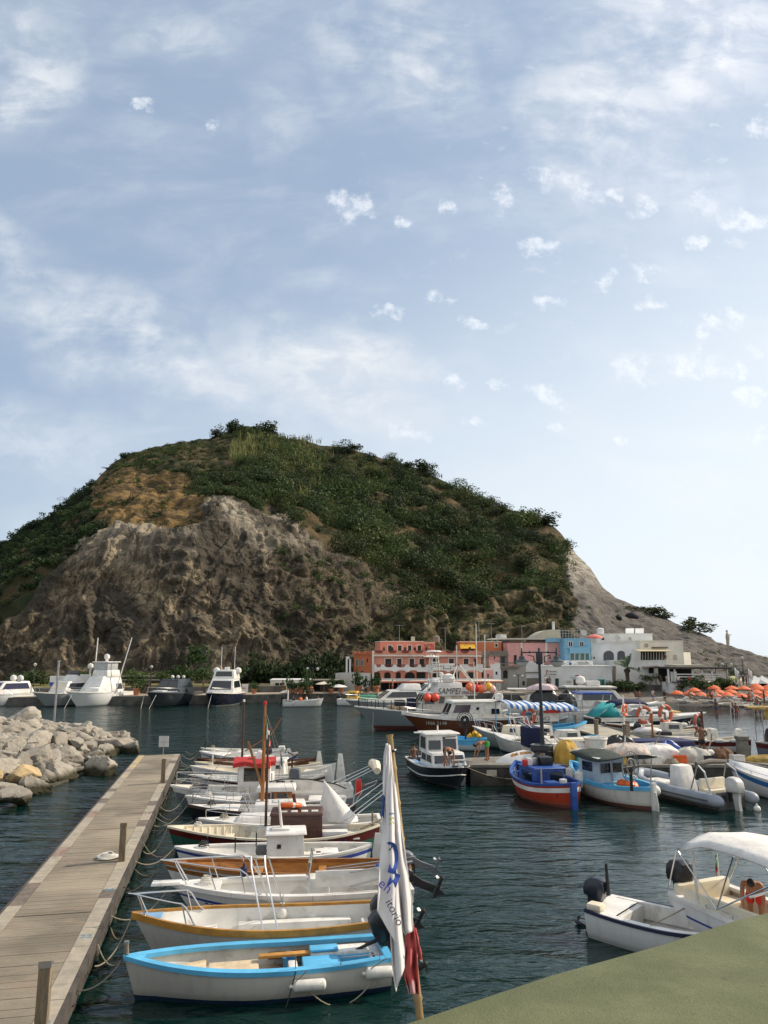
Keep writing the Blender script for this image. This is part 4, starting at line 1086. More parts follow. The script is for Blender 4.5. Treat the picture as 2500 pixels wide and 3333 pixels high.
MUST=mat('mustard_rail',(.42,.20,.03),.4,var=.15,vs=4);BLUES=mat('blue_stripe',(.03,.06,.30),.4);MAROON=mat('maroon_paint',(.10,.012,.010),.35,var=.15)
SKYB=mat('sky_blue_paint',(.10,.42,.68),.4,var=.10,vs=2);PALEB=mat('pale_blue_deck',(.20,.36,.55),.5,var=.1)
GROW='boats moored along the wooden pier'
# == the row moored to the pier, nearest first
def PB(p,z):return P(p[0],p[1],z)
b=Boat('grey hulled open boat with bright blue gunwale and black outboard, nearest the camera',PB((404,3114),.76),PB((1256,3080),.60),1.58,.76,.56,.60,'transom',tw=.80,hull=H_GREY,gun=SKYB,gw=.15,gh=.08,inner=OFFW,floor=mat('tan_sole',(.52,.42,.30),.6,var=.15,vs=4),zf=.18,group=GROW,pb=2.5,sm=.42,rake=.25);L1=b
b.pad('bow_cushion',.70,.93,.36,.44,mat('cream_cushion',(.62,.49,.32),.7,var=.12,vs=4,bump=.4,bs=6),.10)
b.pad('bow_cushion',.50,.69,.34,.44,MATS['cream_cushion'],.14,y1=.30)
b.box('seat_plank',(b.X(.30),.10,.50),(b.X(.50),.26,.55),mat('orange_plank',(.52,.25,.05),.5,var=.15),.01)
b.box('side_shelf',(b.X(.05),.42,.36),(b.X(.46),.66,.42),mat('brown_shelf',(.16,.075,.03),.6,var=.2),.01)
b.box('engine_box',(b.X(.20),-.58,.18),(b.X(.335),-.02,.54),SKYB,.02)
b.box('engine_box_lid',(b.X(.19),.02,.58),(b.X(.30),.30,.62),SKYB,.01)
for(x0,y0,x1,y1)in((.05,-.56,.20,-.52),(.05,-.02,.20,.02),(.19,-.56,.20,.0),(.05,-.56,.06,0)):
 b.box('footwell_side',(b.X(x0),y0,.18),(b.X(x1),y1,.50),SKYB,.005)
b.box('stern_cushion',(b.X(.07),.02,.46),(b.X(.30),.42,.56),FOAM,.045)
b.box('stern_seat',(b.X(.01),-.56,.40),(b.X(.07),.56,.50),WHITE,.02)
b.box('blue_bag',(b.X(.46),-.55,.2),(b.X(.51),-.2,.42),RBLUE,.06)
b.box('bucket',(b.X(.40),-.60,.2),(b.X(.45),-.3,.46),OFFW,.03)
b.box('white_canister',(b.X(.355),-.5,.2),(b.X(.39),-.1,.52),WHITE,.03)
b.frame([[(b.X(.05),-.68,.60),(b.X(.05),-.68,.72),(b.X(.20),-.72,.72),(b.X(.20),-.72,.60)],[(b.X(.37),-.73,.56),(b.X(.37),-.73,.84)]],.012,ALU,'grab_rail')
mb=MB();mb.tube([(b.L/2-.05,0,.80),(b.L/2-.03,0,.98)],.04,8);b.part(mb,'stem_post',GWOOD)
mb=MB();mb.lathe([(0,-.02),(.05,-.02),(.05,.03),(0,.03)],(b.L/2-.03,0,1.0),8);b.part(mb,'stem_cap',ALU)
b.outboard(.05,28,1.15,z=.70)
fender('white fender hung level amidships on the blue gunwale boat',b.world((b.X(.32),-.90,.36)),.10,.50,'h',hang=(.06,.12,.30),rz=b.rz)
fender('white fender hung level by the stern of the blue gunwale boat',b.world((b.X(.055),-.80,.44)),.105,.42,'h',hang=(-.12,.1,.28),rz=b.rz)
b=Boat('white open boat with mustard rubbing rail and steel bow rail',PB((432,2976),.92),PB((1262,2968),.72),1.72,.92,.68,.74,'transom',tw=.72,hull=H_GREY,gun=MUST,gw=.05,gh=.13,inner=WHITE,zf=.15,deck=PALEB,deck_s=.89,group=GROW,pb=2.3,rake=.55);L2=b
b.pulpit(.74,.42,r=.018,posts=2,over=.12)
b.box('side_bench',(b.X(.14),-.70,.15),(b.X(.50),-.40,.42),WHITE,.03)
b.box('side_bench',(b.X(.14),.46,.15),(b.X(.60),.70,.46),WHITE,.03)
b.pad('bow_locker',.68,.90,.15,.52,WHITE,.16)
b.box('stern_bench',(b.X(.01),-.55,.15),(b.X(.10),.55,.46),WHITE,.03)
for(xx,zz,mm)in((.44,.26,RBLUE),(.40,.28,GLASS),(.34,.26,GLASS),(.30,.25,GREEN)):b.box('stowed_bottle',(b.X(xx),-.36,.17),(b.X(xx)+.10,-.26,zz+.12),mm,.02)
for dx in(0,.30):
 b.frame([[(b.X(.50)+dx-.32,-.80,.70),(b.X(.50)+dx-.02,-.30,1.85),(b.X(.50)+dx,-.12,2.02),(b.X(.50)+dx-.1,.10,1.9),(b.X(.50)+dx-.45,.80,.72)]],.020,STEEL,'arch_frame')
b.frame([[(b.X(.50),-.12,2.02),(b.X(.50)+.30,-.12,2.02)],[(b.X(.50)-.02,-.30,1.85),(b.X(.50)+.28,-.30,1.85)]],.014,STEEL,'arch_crossbar')
b.outboard(.0,62,.95,z=.70,tiller=False)
b=Boat('white sport boat with blue line, bow platform and clear windscreen',PB((560,2876),.98),PB((1330,2868),.80),1.75,.98,.78,.78,'transom',tw=.82,hull=H_WHITE_B,stripe=BLUES,gun=WHITE,gw=.16,gh=.10,inner=WHITE,zf=.25,deck=WHITE,deck_s=.80,group=GROW,rake=.75,stripes=(.76,.84));L3=b
b.pulpit(.62,.55,r=.017,posts=3,over=.30)
b.box('bow_platform',(b.X(.96),-.16,.97),(b.X(1.0)+.48,.16,1.04),WHITE,.02,(.95,.8))
b.box('console',(b.X(.34),-.28,.25),(b.X(.44),.30,1.02),WHITE,.04,(.8,.9))
mb=MB();mb.extr([(b.X(.44),-.30,1.0),(b.X(.44),.32,1.0),(b.X(.42),.26,1.55),(b.X(.42),-.24,1.55)],(.012,0,0));b.part(mb,'windscreen',mat('clear_plastic',(.55,.62,.60),.05,trans=.9,var=.02))
b.frame([[(b.X(.44),-.32,.95),(b.X(.42),-.28,1.58),(b.X(.42),.30,1.58),(b.X(.44),.34,.95)]],.016,STEEL,'windscreen_frame')
b.box('folded_table',(b.X(.12),-.56,.90),(b.X(.41),-.50,1.27),WHITE,.012)
b.box('locker_hatch',(b.X(.46),-.80,.66),(b.X(.50),-.72,.80),OFFW,.005)
b.box('stern_seat',(b.X(.02),-.6,.25),(b.X(.12),.6,.62),WHITE,.04)
b.frame([[(b.X(.27),-.70,.94),(b.X(.02),-.60,1.20)],[(b.X(.27),-.70,1.25),(b.X(.0),-.55,1.40)]],.022,ALU,'boat_hook')
b.box('blue_tarp',(b.X(.02),.1,.9),(b.X(.14),.7,1.12),mat('blue_tarp',(.03,.09,.30),.8,var=.2,bump=.5,bs=6),.08,(.8,.7))
b.outboard(.0,66,1.0,z=.78,tiller=False)
fender('round yellowish white fender on the blue lined boat',b.world((b.X(.545),-1.02,.52)),.17,0,'v',hang=(0,.08,.38))
fender('white teardrop fender with navy top on the blue lined boat',b.world((b.X(.425),-1.03,.42)),.16,.08,'v',blue=True,hang=(0,.1,.42))
fender('navy topped buoy standing on the side deck of the blue lined boat',b.world((b.X(.71),.55,1.04)),.09,.14,'v',col=NAVY)
b=Boat('slim boat with varnished orange wood lining',PB((532,2806),.78),PB((1335,2812),.62),1.50,.80,.58,.60,'transom',tw=.7,hull=H_WHITE,gun=WOOD,gw=.06,gh=.10,inner=mat('orange_varnish',(.44,.20,.05),.35,var=.16,vs=3,streak=(1,6,6)),floor=WOOD,zf=.14,deck=WOOD,deck_s=.91,group=GROW,rake=.45,stripe=WOOD,stripes=(.80,.9));L4=b
b.thwart(.62,.22,.44,MATS['orange_varnish']);b.thwart(.36,.22,.44,MATS['orange_varnish']);b.thwart(.12,.3,.44,WOOD)
b.frame([[(b.X(.35),-.3,.62),(b.X(-.02),-.15,.85)],[(b.X(.34),-.5,.62),(b.X(.0),-.42,.80)]],.02,ALU,'oar')
b.frame([[b.edge(.80,1,.05),b.edge(.66,.7,.06),b.edge(.5,1,.04)]],.012,ROPE,'lanyard')
b.outboard(0,70,.95,z=.62,tiller=False,cowl=mat('grey_engine',(.16,.17,.18),.35))
b=Boat('white double ended boat with small white box cabin and blue line',PB((570,2758),.72),PB((1214,2748),.62),1.8,.74,.52,.64,'double',hull=H_WHITE_B,stripe=BLUES,gun=WHITE,gw=.09,gh=.06,inner=WHITE,zf=.15,deck=WHITE,deck_s=.84,group=GROW,rake=.3,draft=.4);L5=b
b.cabin(b.X(.45),0,.30,(1.15,1.05,.78),WHITE,(.92,.9),win=[('f',.25,.5,.45,.75),('s',.62,.74,.5,.68)],roof=WHITE,ro=.10)
b.box('cabin_hatch',(b.X(.43),-.2,1.12),(b.X(.52),.25,1.20),WHITE,.02)
b.thwart(.22,.35,.42,WHITE);b.box('engine_lid',(b.X(.18),-.3,.3),(b.X(.30),.3,.5),WHITE,.03)
b.box('paper_pile',(b.X(.27),-.45,.45),(b.X(.36),-.1,.50),OFFW,.01)
b.frame([[(b.X(.70),-.35,.6),(b.X(.70),-.35,1.02)],[(b.X(.60),.3,.6),(b.X(.60),.3,1.0)]],.02,BLACK,'bitt')
b.box('heap_of_rope',(b.X(.53),-.25,.45),(b.X(.60),.2,.68),mat('grey_net',(.16,.16,.15),.95,bump=1,bs=30),.09)
b.rudder(.62)
b.mast(.47,.9,.045,WHITE,z0=1.1,lean=.12)
b=Boat('long maroon and green double ended boat with cream ribs and brown cabin',PB((546,2692),.80),PB((1240,2688),.72),2.15,.82,.56,.76,'double',hull=H_GREEN,stripe=MAROON,gun=CREAM,gw=.07,gh=.06,inner=CREAM,floor=mat('grey_sole',(.28,.26,.22),.7,var=.2),zf=.14,group=GROW,rake=.3,stripes=(.62,.97),draft=.4,deck=CREAM,deck_s=.93);L6=b
b.ribs(.08,.92,26,CREAM)
b.cabin(b.X(.40),.12,.20,(1.75,1.35,.98),DWOOD,(.96,.86),win=[('s',.10,.25,.30,.62,DWOOD),('s',.3,.45,.30,.62,DWOOD),('s',.55,.7,.3,.62,DWOOD),('s',.75,.9,.3,.62,DWOOD)],roof=DWOOD,ro=.05,rt=.07)
for k in range(4):b.box('roof_hatch',(b.X(.30)+.34*k,-.35,1.255),(b.X(.30)+.34*k+.22,-.1,1.29),OFFW,.01)
b.thwart(.72,.3,.40,CREAM);b.thwart(.60,.3,.42,CREAM);b.thwart(.14,.5,.46,OFFW)
b.box('white_chest',(b.X(.16),-.45,.46),(b.X(.29),-.05,.66),WHITE,.03)
b.box('dark_bundle',(b.X(.17),-.8,.34),(b.X(.32),-.46,.52),NAVY,.07)
b.mast(.545,3.4,.048,DWOOD,y=-.1,z0=.3,top=FOAM)
b.box('mast_step',(b.X(.51),-.35,.2),(b.X(.58),.15,.80),OFFW,.06)
b.frame([[(b.X(.04),.1,.7),(b.X(.04),.1,1.15)],[(b.X(.10),-.5,.75),(b.X(-.01),0,.95)]],.035,GWOOD,'sternpost')
b.frame([[(b.X(.405),.2,1.2),(b.X(.42),.2,1.75)]],.06,DWOOD,'funnel')
lifebuoy('orange lifebuoy lying on the brown cabin of the maroon boat',b.world((b.X(.435),.2,1.38)),.33,b.rz,12)
for k,q_ in enumerate((.80,.62,.44,.26)):fender(['navy','dark blue','small navy','blue'][k]+' ball fender on the maroon boat side, %s from its bow'%ORD[k],b.world((b.X(q_),-b.plan(q_)-.07,.30 if k else.45)),.085,.10,'v',col=NAVY,hang=(0,.08,.28))
b=Boat('white day boat with deck rail and a peaked white canvas over its stern',PB((646,2668),.72),PB((1238,2660),.70),1.65,.76,.60,.68,'transom',tw=.8,hull=H_WHITE,gun=WHITE,gw=.12,gh=.07,inner=WHITE,zf=.3,deck=WHITE,deck_s=.60,group=GROW,rake=.45);L7=b
b.siderail(.55,.96,.30,posts=5)
b.box('deck_house',(b.X(.48),-.55,.62),(b.X(.80),.55,.86),WHITE,.05,(.85,.75))
mb=MB();cx=b.X(.28);rows=[]
for k in range(12):
 t=k/11;rr_=(1-t)**1.15;row=[]
 for j in range(20):
  a=2*PI*j/20;rr2=1+.16*math.cos(3*a+2*t)+.07*math.cos(7*a)
  row.append((cx-.35*(1-t)+.72*rr_*rr2*math.cos(a)+.25*t,.62*rr_*rr2*math.sin(a),.66+1.35*t**.95))
 rows.append(row)
mb.grid(rows,0,True);b.part(mb,'canvas_cover',CANVAS,70)
b.frame([[(b.X(.22),-.65,.7),(b.X(-.06),-.55,1.95)],[(b.X(.19),-.65,.7),(b.X(-.09),-.5,1.93)],[(b.X(.22),.65,.7),(b.X(-.06),.55,1.95)],[(b.X(-.06),-.55,1.95),(b.X(-.06),.55,1.95)]],.022,STEEL,'bimini_frame')
mb=MB();mb.tube([(b.X(-.06),-.62,1.95),(b.X(-.065),-.2,2.0),(b.X(-.06),.62,1.95)],[.13,.17,.12],8);b.part(mb,'rolled_bimini',CREAM)
b=Boat('white boat with dark rubbing rail, long steel rails and a tall orange mast',PB((610,2622),.80),PB((1162,2618),.72),1.9,.82,.62,.74,'double',hull=H_DARK,stripe=WHITE,gun=mat('dark_rail',(.05,.03,.025),.5),gw=.05,gh=.09,inner=WHITE,zf=.25,deck=WHITE,deck_s=.70,group=GROW,rake=.35,stripes=(.55,.80),sm=.5);L8=b
b.siderail(.52,.97,.42,posts=5);b.frame([[b.edge(.63,-1,0,.08),b.edge(.66,-1,.5,.1),b.edge(.70,0,.55),b.edge(.66,1,.5,.1),b.edge(.63,1,0,.08)]],.02,STEEL,'arch_rail')
b.box('deck_house',(b.X(.30),-.70,.55),(b.X(.62),.70,.88),WHITE,.06,(.9,.8))
b.box('hatch',(b.X(.36),-.3,.88),(b.X(.50),.3,.93),OFFW,.02)
ms=b.mast(.565,3.85,.075,mat('orange_mast',(.34,.13,.03),.4,var=.2,streak=(6,6,1)),y=.1,z0=.6,top=RED)
b.flag(b.X(.56)-.02,.1,3.95,.42,.62,ms,1.2);
b.frame([[(b.X(.565),.1,4.3),(b.X(.80),-.1,2.5),(b.X(.98),0,.9)]],.008,DROPE,'stay')
b.frame([[(b.X(.555),.06,4.1),(b.X(.40),-.6,.9)],[(b.X(.555),.06,4.1),(b.X(.36),.6,.9)]],.007,ROPE,'stay')
b.frame([[(b.X(.57),.05,1.4),(b.X(.66),.0,3.1)]],.05,WOOD,'boom')
fender('small red float tied to the orange mast',b.world((b.X(.55)-.10,-.02,2.25)),.085,.26,'v',col=RED)
b.frame([[(b.X(.03),-.5,.75),(b.X(.02),-.5,1.15),(b.X(-.04),.4,1.15),(b.X(.0),.5,.75)]],.016,STEEL,'stern_rail')
b=Boat('white boat with low brown sided cabin under a white roof',PB((604,2590),.80),PB((1130,2592),.70),1.7,.80,.62,.70,'double',hull=H_WHITE_B,gun=WHITE,gw=.12,gh=.07,inner=WHITE,zf=.25,deck=WHITE,deck_s=.66,group=GROW,rake=.35);L9=b
b.cabin(b.X(.44),0,.62,(1.35,1.15,.40),WOOD,(.95,.92),win=[('s',.12,.45,.25,.8),('s',.55,.88,.25,.8),('f',.15,.85,.3,.8)],roof=WHITE,ro=.14,rt=.16)
b.siderail(.62,.97,.34,posts=4);b.box('stern_box',(b.X(.1),-.5,.3),(b.X(.24),.5,.68),WHITE,.03)
b=Boat('slate hulled boat with white wheelhouse under a bright red roof',PB((556,2556),1.0),PB((1146,2560),.80),2.1,1.0,.70,.82,'transom',tw=.75,hull=H_SLATE,stripe=WHITE,gun=WHITE,gw=.10,gh=.08,inner=WHITE,zf=.2,deck=CREAM,deck_s=.72,group=GROW,rake=.6,stripes=(.72,.97));L10=b
b.cabin(b.X(.545),0,.45,(1.35,1.35,1.45),WHITE,(.97,.95),win=[('s',.12,.82,.52,.88,GLASS,WOOD),('f',.1,.9,.52,.85,GLASS,WOOD)],roof=None,name='wheelhouse')
mb=MB();rows=[]
for i in range(8):
 u=i/7;rows.append([(b.X(.545)+(u-.5)*1.75,v*.86,1.92+.12*math.cos(v*1.2)+.05*math.sin(9*u+5*v))for v in(-1,-.6,-.2,.2,.6,1)])
lowr=[[(p[0],p[1],p[2]-.17)for p in r]for r in rows]
mb.grid(rows);mb.grid(lowr);mb.grid([rows[0],lowr[0]]);mb.grid([rows[-1],lowr[-1]]);mb.grid([[r[0]for r in rows],[r[0]for r in lowr]]);mb.grid([[r[-1]for r in rows],[r[-1]for r in lowr]])
b.part(mb,'roof',mat('red_roof_cover',(.42,.018,.012),.6,var=.2,vs=4,bump=.5,bs=6),50)
b.box('white_dome',(b.X(.50)-.1,-.3,2.02),(b.X(.50)+.35,.25,2.35),WHITE,.08,(.6,.6))
b.siderail(.70,.97,.55,posts=4,mid=True)
b.box('dark_heap',(b.X(.80),-.5,.82),(b.X(.88),.1,1.05),mat('grey_brown_net',(.10,.085,.07),.95,var=.3,bump=1,bs=25),.10)
mb=MB();mb.extr([(b.X(.46),-.96,.84),(b.X(.46),-.96,1.22),(b.X(.38),-.96,1.30),(b.X(.25),-.96,1.28),(b.X(.10),-.93,1.06),(b.X(.04),-.91,.86)],(0,.05,0));sb=b.part(mb,'side_board',WHITE)
mb=MB();mb.tube([(b.X(.46),-.96,1.22),(b.X(.38),-.96,1.31),(b.X(.25),-.96,1.29),(b.X(.10),-.93,1.07),(b.X(.04),-.91,.87)],.025,6);b.part(mb,'board_edge',BLACK,parent=sb)
mb=MB();mb.lohi((b.X(.40)-.18,-.97,.90),(b.X(.40)+.18,-.964,1.24));b.part(mb,'badge',BLACK,parent=sb)
mb=MB();mb.tube([(b.X(.40)+.12*math.cos(a),-.975,1.07+.12*math.sin(a))for a in[2*PI*k/20 for k in range(20)]],.012,5,ring=True);mb.lathe([(.0,0),(.07,0),(.05,.01),(0,.01)],(b.X(.40),-.972,1.07),10,M=Matrix.Rotation(PI/2,3,'X'));b.part(mb,'badge_ring',WHITE,parent=sb)
mb=MB();mb.lohi((b.X(.34)-.05,-.97,.90),(b.X(.34)+.05,-.964,1.24));b.part(mb,'badge',BLACK,parent=sb)
b.frame([[(b.X(.12),-.9,.8),(b.X(-.12),-.6,1.6)],[(b.X(.16),-.9,.8),(b.X(-.09),-.6,1.62)],[(b.X(.12),.9,.8),(b.X(-.12),.6,1.6)]],.02,STEEL,'bimini_frame')
mb=MB();mb.tube([(b.X(-.13),-.9,1.55),(b.X(-.13),-.3,1.72),(b.X(-.12),.3,1.70),(b.X(-.12),.8,1.6)],[.15,.22,.2,.12],8);b.part(mb,'rolled_bimini',CREAM)
b.box('red_jerrycan',(b.X(-.02)-.25,-.25,.45),(b.X(-.02),.25,1.1),RED,.08)
b.frame([[(b.X(-.05),-.6,.7),(b.X(-.12),-.6,.95),(b.X(-.15),.5,.95),(b.X(-.06),.6,.7)]],.02,STEEL,'stern_ladder')
b=Boat('white double ender with maroon sheer line and grey covered outboard',PB((614,2524),.66),PB((1062,2524),.70),1.8,.70,.50,.76,'double',hull=H_WHITE,stripe=MAROON,gun=WHITE,gw=.07,gh=.05,inner=WHITE,zf=.14,group=GROW,rake=.3,stripes=(.88,.95));L11=b
b.rudder(.75);b.thwart(.3,.3,.42,WHITE);b.thwart(.6,.25,.42,WHITE);b.ribs(.1,.9,18,WHITE);b.box('white_box',(b.X(.38),-.3,.3),(b.X(.46),.3,.85),WHITE,.05)
b.box('covered_engine',(b.X(.18),-.35,.5),(b.X(.27),.25,1.05),mat('grey_cover',(.10,.11,.13),.8,bump=.4,bs=8),.14,(.8,.8))
fs=b.frame([[(b.X(.33),-.5,.6),(b.X(.32),-.5,1.9)]],.015,ALU,'flag_staff');b.flag(b.X(.32),-.5,1.85,.3,.5,fs,1.2,[NAVY,mat('flag_violet',(.07,.05,.24),.8),NAVY])
b=Boat('large white double ender with white deckhouse and tall rudder',PB((620,2494),.80),PB((1096,2490),.88),2.15,.82,.58,.96,'double',hull=H_WHITE,gun=WHITE,gw=.07,gh=.06,inner=CREAM,zf=.15,group=GROW,rake=.4,draft=.4);L12=b
b.rudder(.95,.42);b.cabin(b.X(.46),0,.3,(1.75,1.3,.82),WHITE,(.93,.9),win=[('s',.1,.25,.55,.8),('f',.3,.7,.5,.8)],roof=WHITE,ro=.1,rt=.07);b.thwart(.8,.25,.5,CREAM);b.box('stern_platform',(b.X(.05),-.4,.3),(b.X(.22),.4,.62),WHITE,.04)
b.frame([[(b.X(.31),.3,.6),(b.X(.31),.3,1.2),(b.X(.31)-.3,.3,1.35)],[(b.X(.30),.2,1.35),(b.X(.33),-.1,1.5)]],.05,BLACK,'net_hauler')
b.box('white_dome',(b.X(.53),-.25,1.2),(b.X(.58),.25,1.5),WHITE,.1,(.6,.6))
b=Boat('low cream open boat behind the large white double ender',PB((634,2482),.60),PB((1046,2482),.60),1.9,.64,.46,.62,'double',hull=H_WHITE,gun=CREAM,gw=.06,gh=.05,inner=CREAM,zf=.14,group=GROW,rake=.25);b.ribs(.1,.9,16,CREAM);b.thwart(.55,.25,.4,CREAM);b.thwart(.25,.3,.4,CREAM);b.frame([[(b.X(.86),0,.3),(b.X(.86),0,1.0)]],.05,WHITE,'bitt');L13=b
b=Boat('dark wooden boat with dark mast and tall white rudder',PB((640,2468),.72),PB((1030,2470),.70),2.0,.74,.52,.76,'double',hull=H_WOOD,gun=DWOOD,gw=.06,gh=.06,inner=mat('brown_lining',(.17,.085,.05),.6,var=.2,vs=3),zf=.14,group=GROW,rake=.3);L14=b
b.ribs(.1,.95,20,WOOD);b.rudder(.72);ms=b.mast(.62,3.65,.07,DWOOD,z0=.1,top=FOAM);b.box('white_foredeck_box',(b.X(.35),-.4,.4),(b.X(.58),.4,.82),CREAM,.12,(.9,.8));b.thwart(.2,.4,.45,CREAM)
b.frame([[(b.X(.60),.1,1.1),(b.X(.38),.05,2.0),(b.X(.30),.05,2.9)]],.035,WOOD,'gaff');b.frame([[(b.X(.30),.05,2.9),(b.X(.12),.03,4.2)]],.006,DROPE,'stay');b.flag(b.X(.40),.05,1.9,.25,.45,ms,1.1)
b=Boat('white open boat second from the far end of the pier row',PB((650,2448),.62),PB((972,2450),.74),1.9,.68,.48,.78,'double',hull=H_WHITE,gun=WHITE,gw=.07,gh=.05,inner=WHITE,zf=.14,group=GROW,rake=.3,stripe=BLUES,stripes=(.8,.86));b.thwart(.55,.3,.42,WHITE);b.thwart(.3,.3,.42,WHITE);b.deck('foredeck',.72,.99,WHITE);b.box('dark_motor',(b.X(.27),-.2,.6),(b.X(.37),.2,.92),BLACK,.08);L15=b
b=Boat('slim white rowing boat last in the pier row, furthest from the camera',PB((654,2436),.62),PB((932,2436),.60),1.7,.66,.46,.60,'double',hull=H_SLATE,stripe=WHITE,gun=WHITE,gw=.06,gh=.05,inner=OFFW,zf=.14,group=GROW,rake=.3,stripes=(.6,.97));b.thwart(.55,.25,.42,WHITE);b.thwart(.3,.25,.42,WHITE);b.box('stern_bench',(b.X(.02),-.25,.5),(b.X(.09),.25,.75),WHITE,.03);b.mast(.95,.6,.06,BLACK,z0=.5);b.rudder(.3);L16=b
fender('white bell shaped fender on the second boat from the far end',L15.world((L15.X(.72),-L15.plan(.72)-.08,.34)),.11,.1,'v',hang=(0,.08,.3))
rows_=[L1,L2,L3,L4,L5,L6,L7,L8,L9,L10,L11,L12,L13,L14,L15,L16]
names_=['blue gunwale boat','mustard railed boat','blue lined sport boat','varnished boat','box cabin boat','maroon boat','canvas covered boat','orange masted boat','brown cabin boat','red roofed boat','maroon lined double ender','large white double ender','low cream boat','dark wooden boat','second last white boat','furthest rowing boat']
for k,(bt,nm)in enumerate(zip(rows_,names_)):
 bw=bt.world((bt.L/2,0,bt.hb))
 for j,dy in enumerate((-1.1,1.0)):
  t=(bw.y+dy-PO.y)/PD.y;e=PO+PD*t+Vector((.08,0,.62-.3*(k%2)))
  sagrope('mooring_line',bw,e,.16+.1*((k+j)%3),ROPE if(k+j)%3 else DROPE,.013,'mooring line from the bow of the %s to the pier, %s one'%(nm,['nearer','further'][j]),group='mooring lines to the pier')
q=MB()
a_=L1.world((L1.X(.345),-.92,.42));c_=L1.world((L1.X(.08),-.84,.34))
sagrope('loose_rope',a_,c_,.42,ROPE,.013,'loose rope looping between the two fenders of the blue gunwale boat')
sagrope('dark_rope',L1.world((L1.X(.37),-.82,.58)),L1.world((L1.X(.41),-.86,-.1)),.02,DROPE,.012,'dark rope hanging down the side of the blue gunwale boat')
for k,(bt,nm)in enumerate(zip(rows_,names_)):
 if k in(0,1,3):continue
 z=bt.sheer(.88)+.05;c=bt.world((bt.X(.86),-.05,z));q=MB();q.tube([((.17-.002*j)*math.cos(j*.55),(.13-.0016*j)*math.sin(j*.55),.012+.004*j)for j in range(40)],.014,5);tag(q.build('rope_coil',(ROPE,DROPE,MATS['white_rope'])[k%3],loc=c),'small rope coil on the bow of the '+nm,'rope coil','rope coils on the boats')
for k,(bt,nm)in enumerate(zip(rows_,names_)):
 if k in(6,8):continue
 q_=(.38,.62,.24,.52,.10,.66,.2,.16,.2,.22,.75,.72,.4,.75,.45,.45)[k];c=bt.world((bt.X(q_),.28*(-1)**k,bt.zf));t=thing('bucket','%s bucket standing inside the %s'%(['blue','black','orange','grey','white'][k%5],nm),'bucket',c,0,'buckets in the boats');m_=(BLUEP,BLACK,ORANGE,ALU,OFFW)[k%5];q=MB();q.lathe([(.10,0),(.14,.26),(.125,.26),(.09,.02)],(0,0,0),12);q.build('pail',m_,t,40);q=MB();q.tube([(.14*math.cos(a),.02,.26+.10*math.sin(a))for a in[PI*j/8 for j in range(9)]],.007,4);q.build('handle',ALU,t)
# == stone jetties on the right
STONE=mat('jetty_stone',(.20,.18,.15),.9,var=.22,vs=1.2,bump=.5,bs=8,col2=(.13,.12,.10))
STONED=mat('wet_jetty_stone',(.065,.06,.05),.85,var=.3,vs=1.5,bump=.6,bs=7)
CONC=mat('pale_concrete',(.36,.33,.26),.9,var=.14,vs=.8,bump=.2,bs=9)
def jetty(name,label,pts,z,top):
 t=thing(name,label,'jetty');m=MB();m.prism(pts,-2,z-.14);m.build('footing',STONED,t,smooth=None)
 cx,cy=sum(p[0]for p in pts)/len(pts),sum(p[1]for p in pts)/len(pts)
 m=MB();m.prism([(p[0]+(.05 if p[0]>cx else-.05),p[1]+(.05 if p[1]>cy else-.05))for p in pts],z-.14,z);m.build('top_slab',top,t,bevel=.02,smooth=None)
 return t
J1=jetty('stone_jetty','dark stone jetty with fishing gear heaped on it behind the blue fishing boats',[(4.3,38.6),(34,38.6),(34,41.8),(8,42.2),(4.3,41.0)],1.0,STONE)
m=MB();m.box((5.35,38.53,.62),(.5,.03,.28));m.build('notice_plate',mat('plate_cream',(.5,.46,.36),.6),J1,smooth=None)
J2=jetty('concrete_jetty','pale concrete jetty narrowing away between moored boats',[(15.3,49.6),(17.4,50.2),(17.2,62),(14.2,62)],.85,CONC)
CB='boats moored around the stone jetties'
def line3(label,a,b,sag,m=ROPE,r=.015):return sagrope('mooring_line',a,b,sag,m,r,label,group='mooring lines to the stone jetty')
b=Boat('black launch with stepped white cabin, bow to the camera at the jetty corner',(3.72,37.0,1.1),(2.2,43.2,.85),2.45,1.12,.80,.82,'transom',tw=.85,hull=H_DARK,gun=WHITE,gw=.10,gh=.06,inner=PALEB,zf=.5,deck=PALEB,deck_s=.74,rake=.5,flare=.9,pb=2.6,group=CB,flip=1);K1=b
b.side_decks(.1,.75,.35,PALEB)
b.cabin(b.X(.56),0,.70,(2.3,1.85,.82),WHITE,(.82,.92),(-.18,0),win=[('f',.06,.47,.40,.86),('f',.53,.94,.40,.86),('p',.55,.92,.42,.85),('s',.55,.92,.42,.85),('p',.1,.48,.42,.85)],name='cabin_trunk',bevel=.04)
b.cabin(b.X(.44),0,1.40,(1.35,1.75,.92),WHITE,(.92,.95),(-.03,0),win=[('f',.06,.49,.18,.88),('f',.55,.94,.18,.70),('p',.2,.9,.2,.85),('s',.2,.9,.2,.85)],roof=WHITE,ro=.14,rt=.08,name='wheelhouse')
b.box('raised_window_flap',(b.X(.44)+.62,-.78,2.12),(b.X(.44)+.85,-.12,2.16),OFFW,.01)
b.pulpit(.82,.28,posts=2,over=.0);b.frame([[(b.X(.92),-.3,1.05),(b.X(.92),-.3,1.35),(b.X(.92),.3,1.35),(b.X(.92),.3,1.05)]],.05,OFFW,'windlass')
for dx in(-.22,.22):b.box('black_bow_pad',(b.X(.97)-.1,dx-.2,1.10),(b.X(.97)+.05,dx+.2,1.15),RUBBER,.02)
mb=MB();mb.tube([b.sect(q,.72,1)for q in[k/20 for k in range(21)]],.03,6);mb.tube([b.sect(q,.72,-1)for q in[k/20 for k in range(21)]],.03,6);b.part(mb,'white_strake',WHITE)
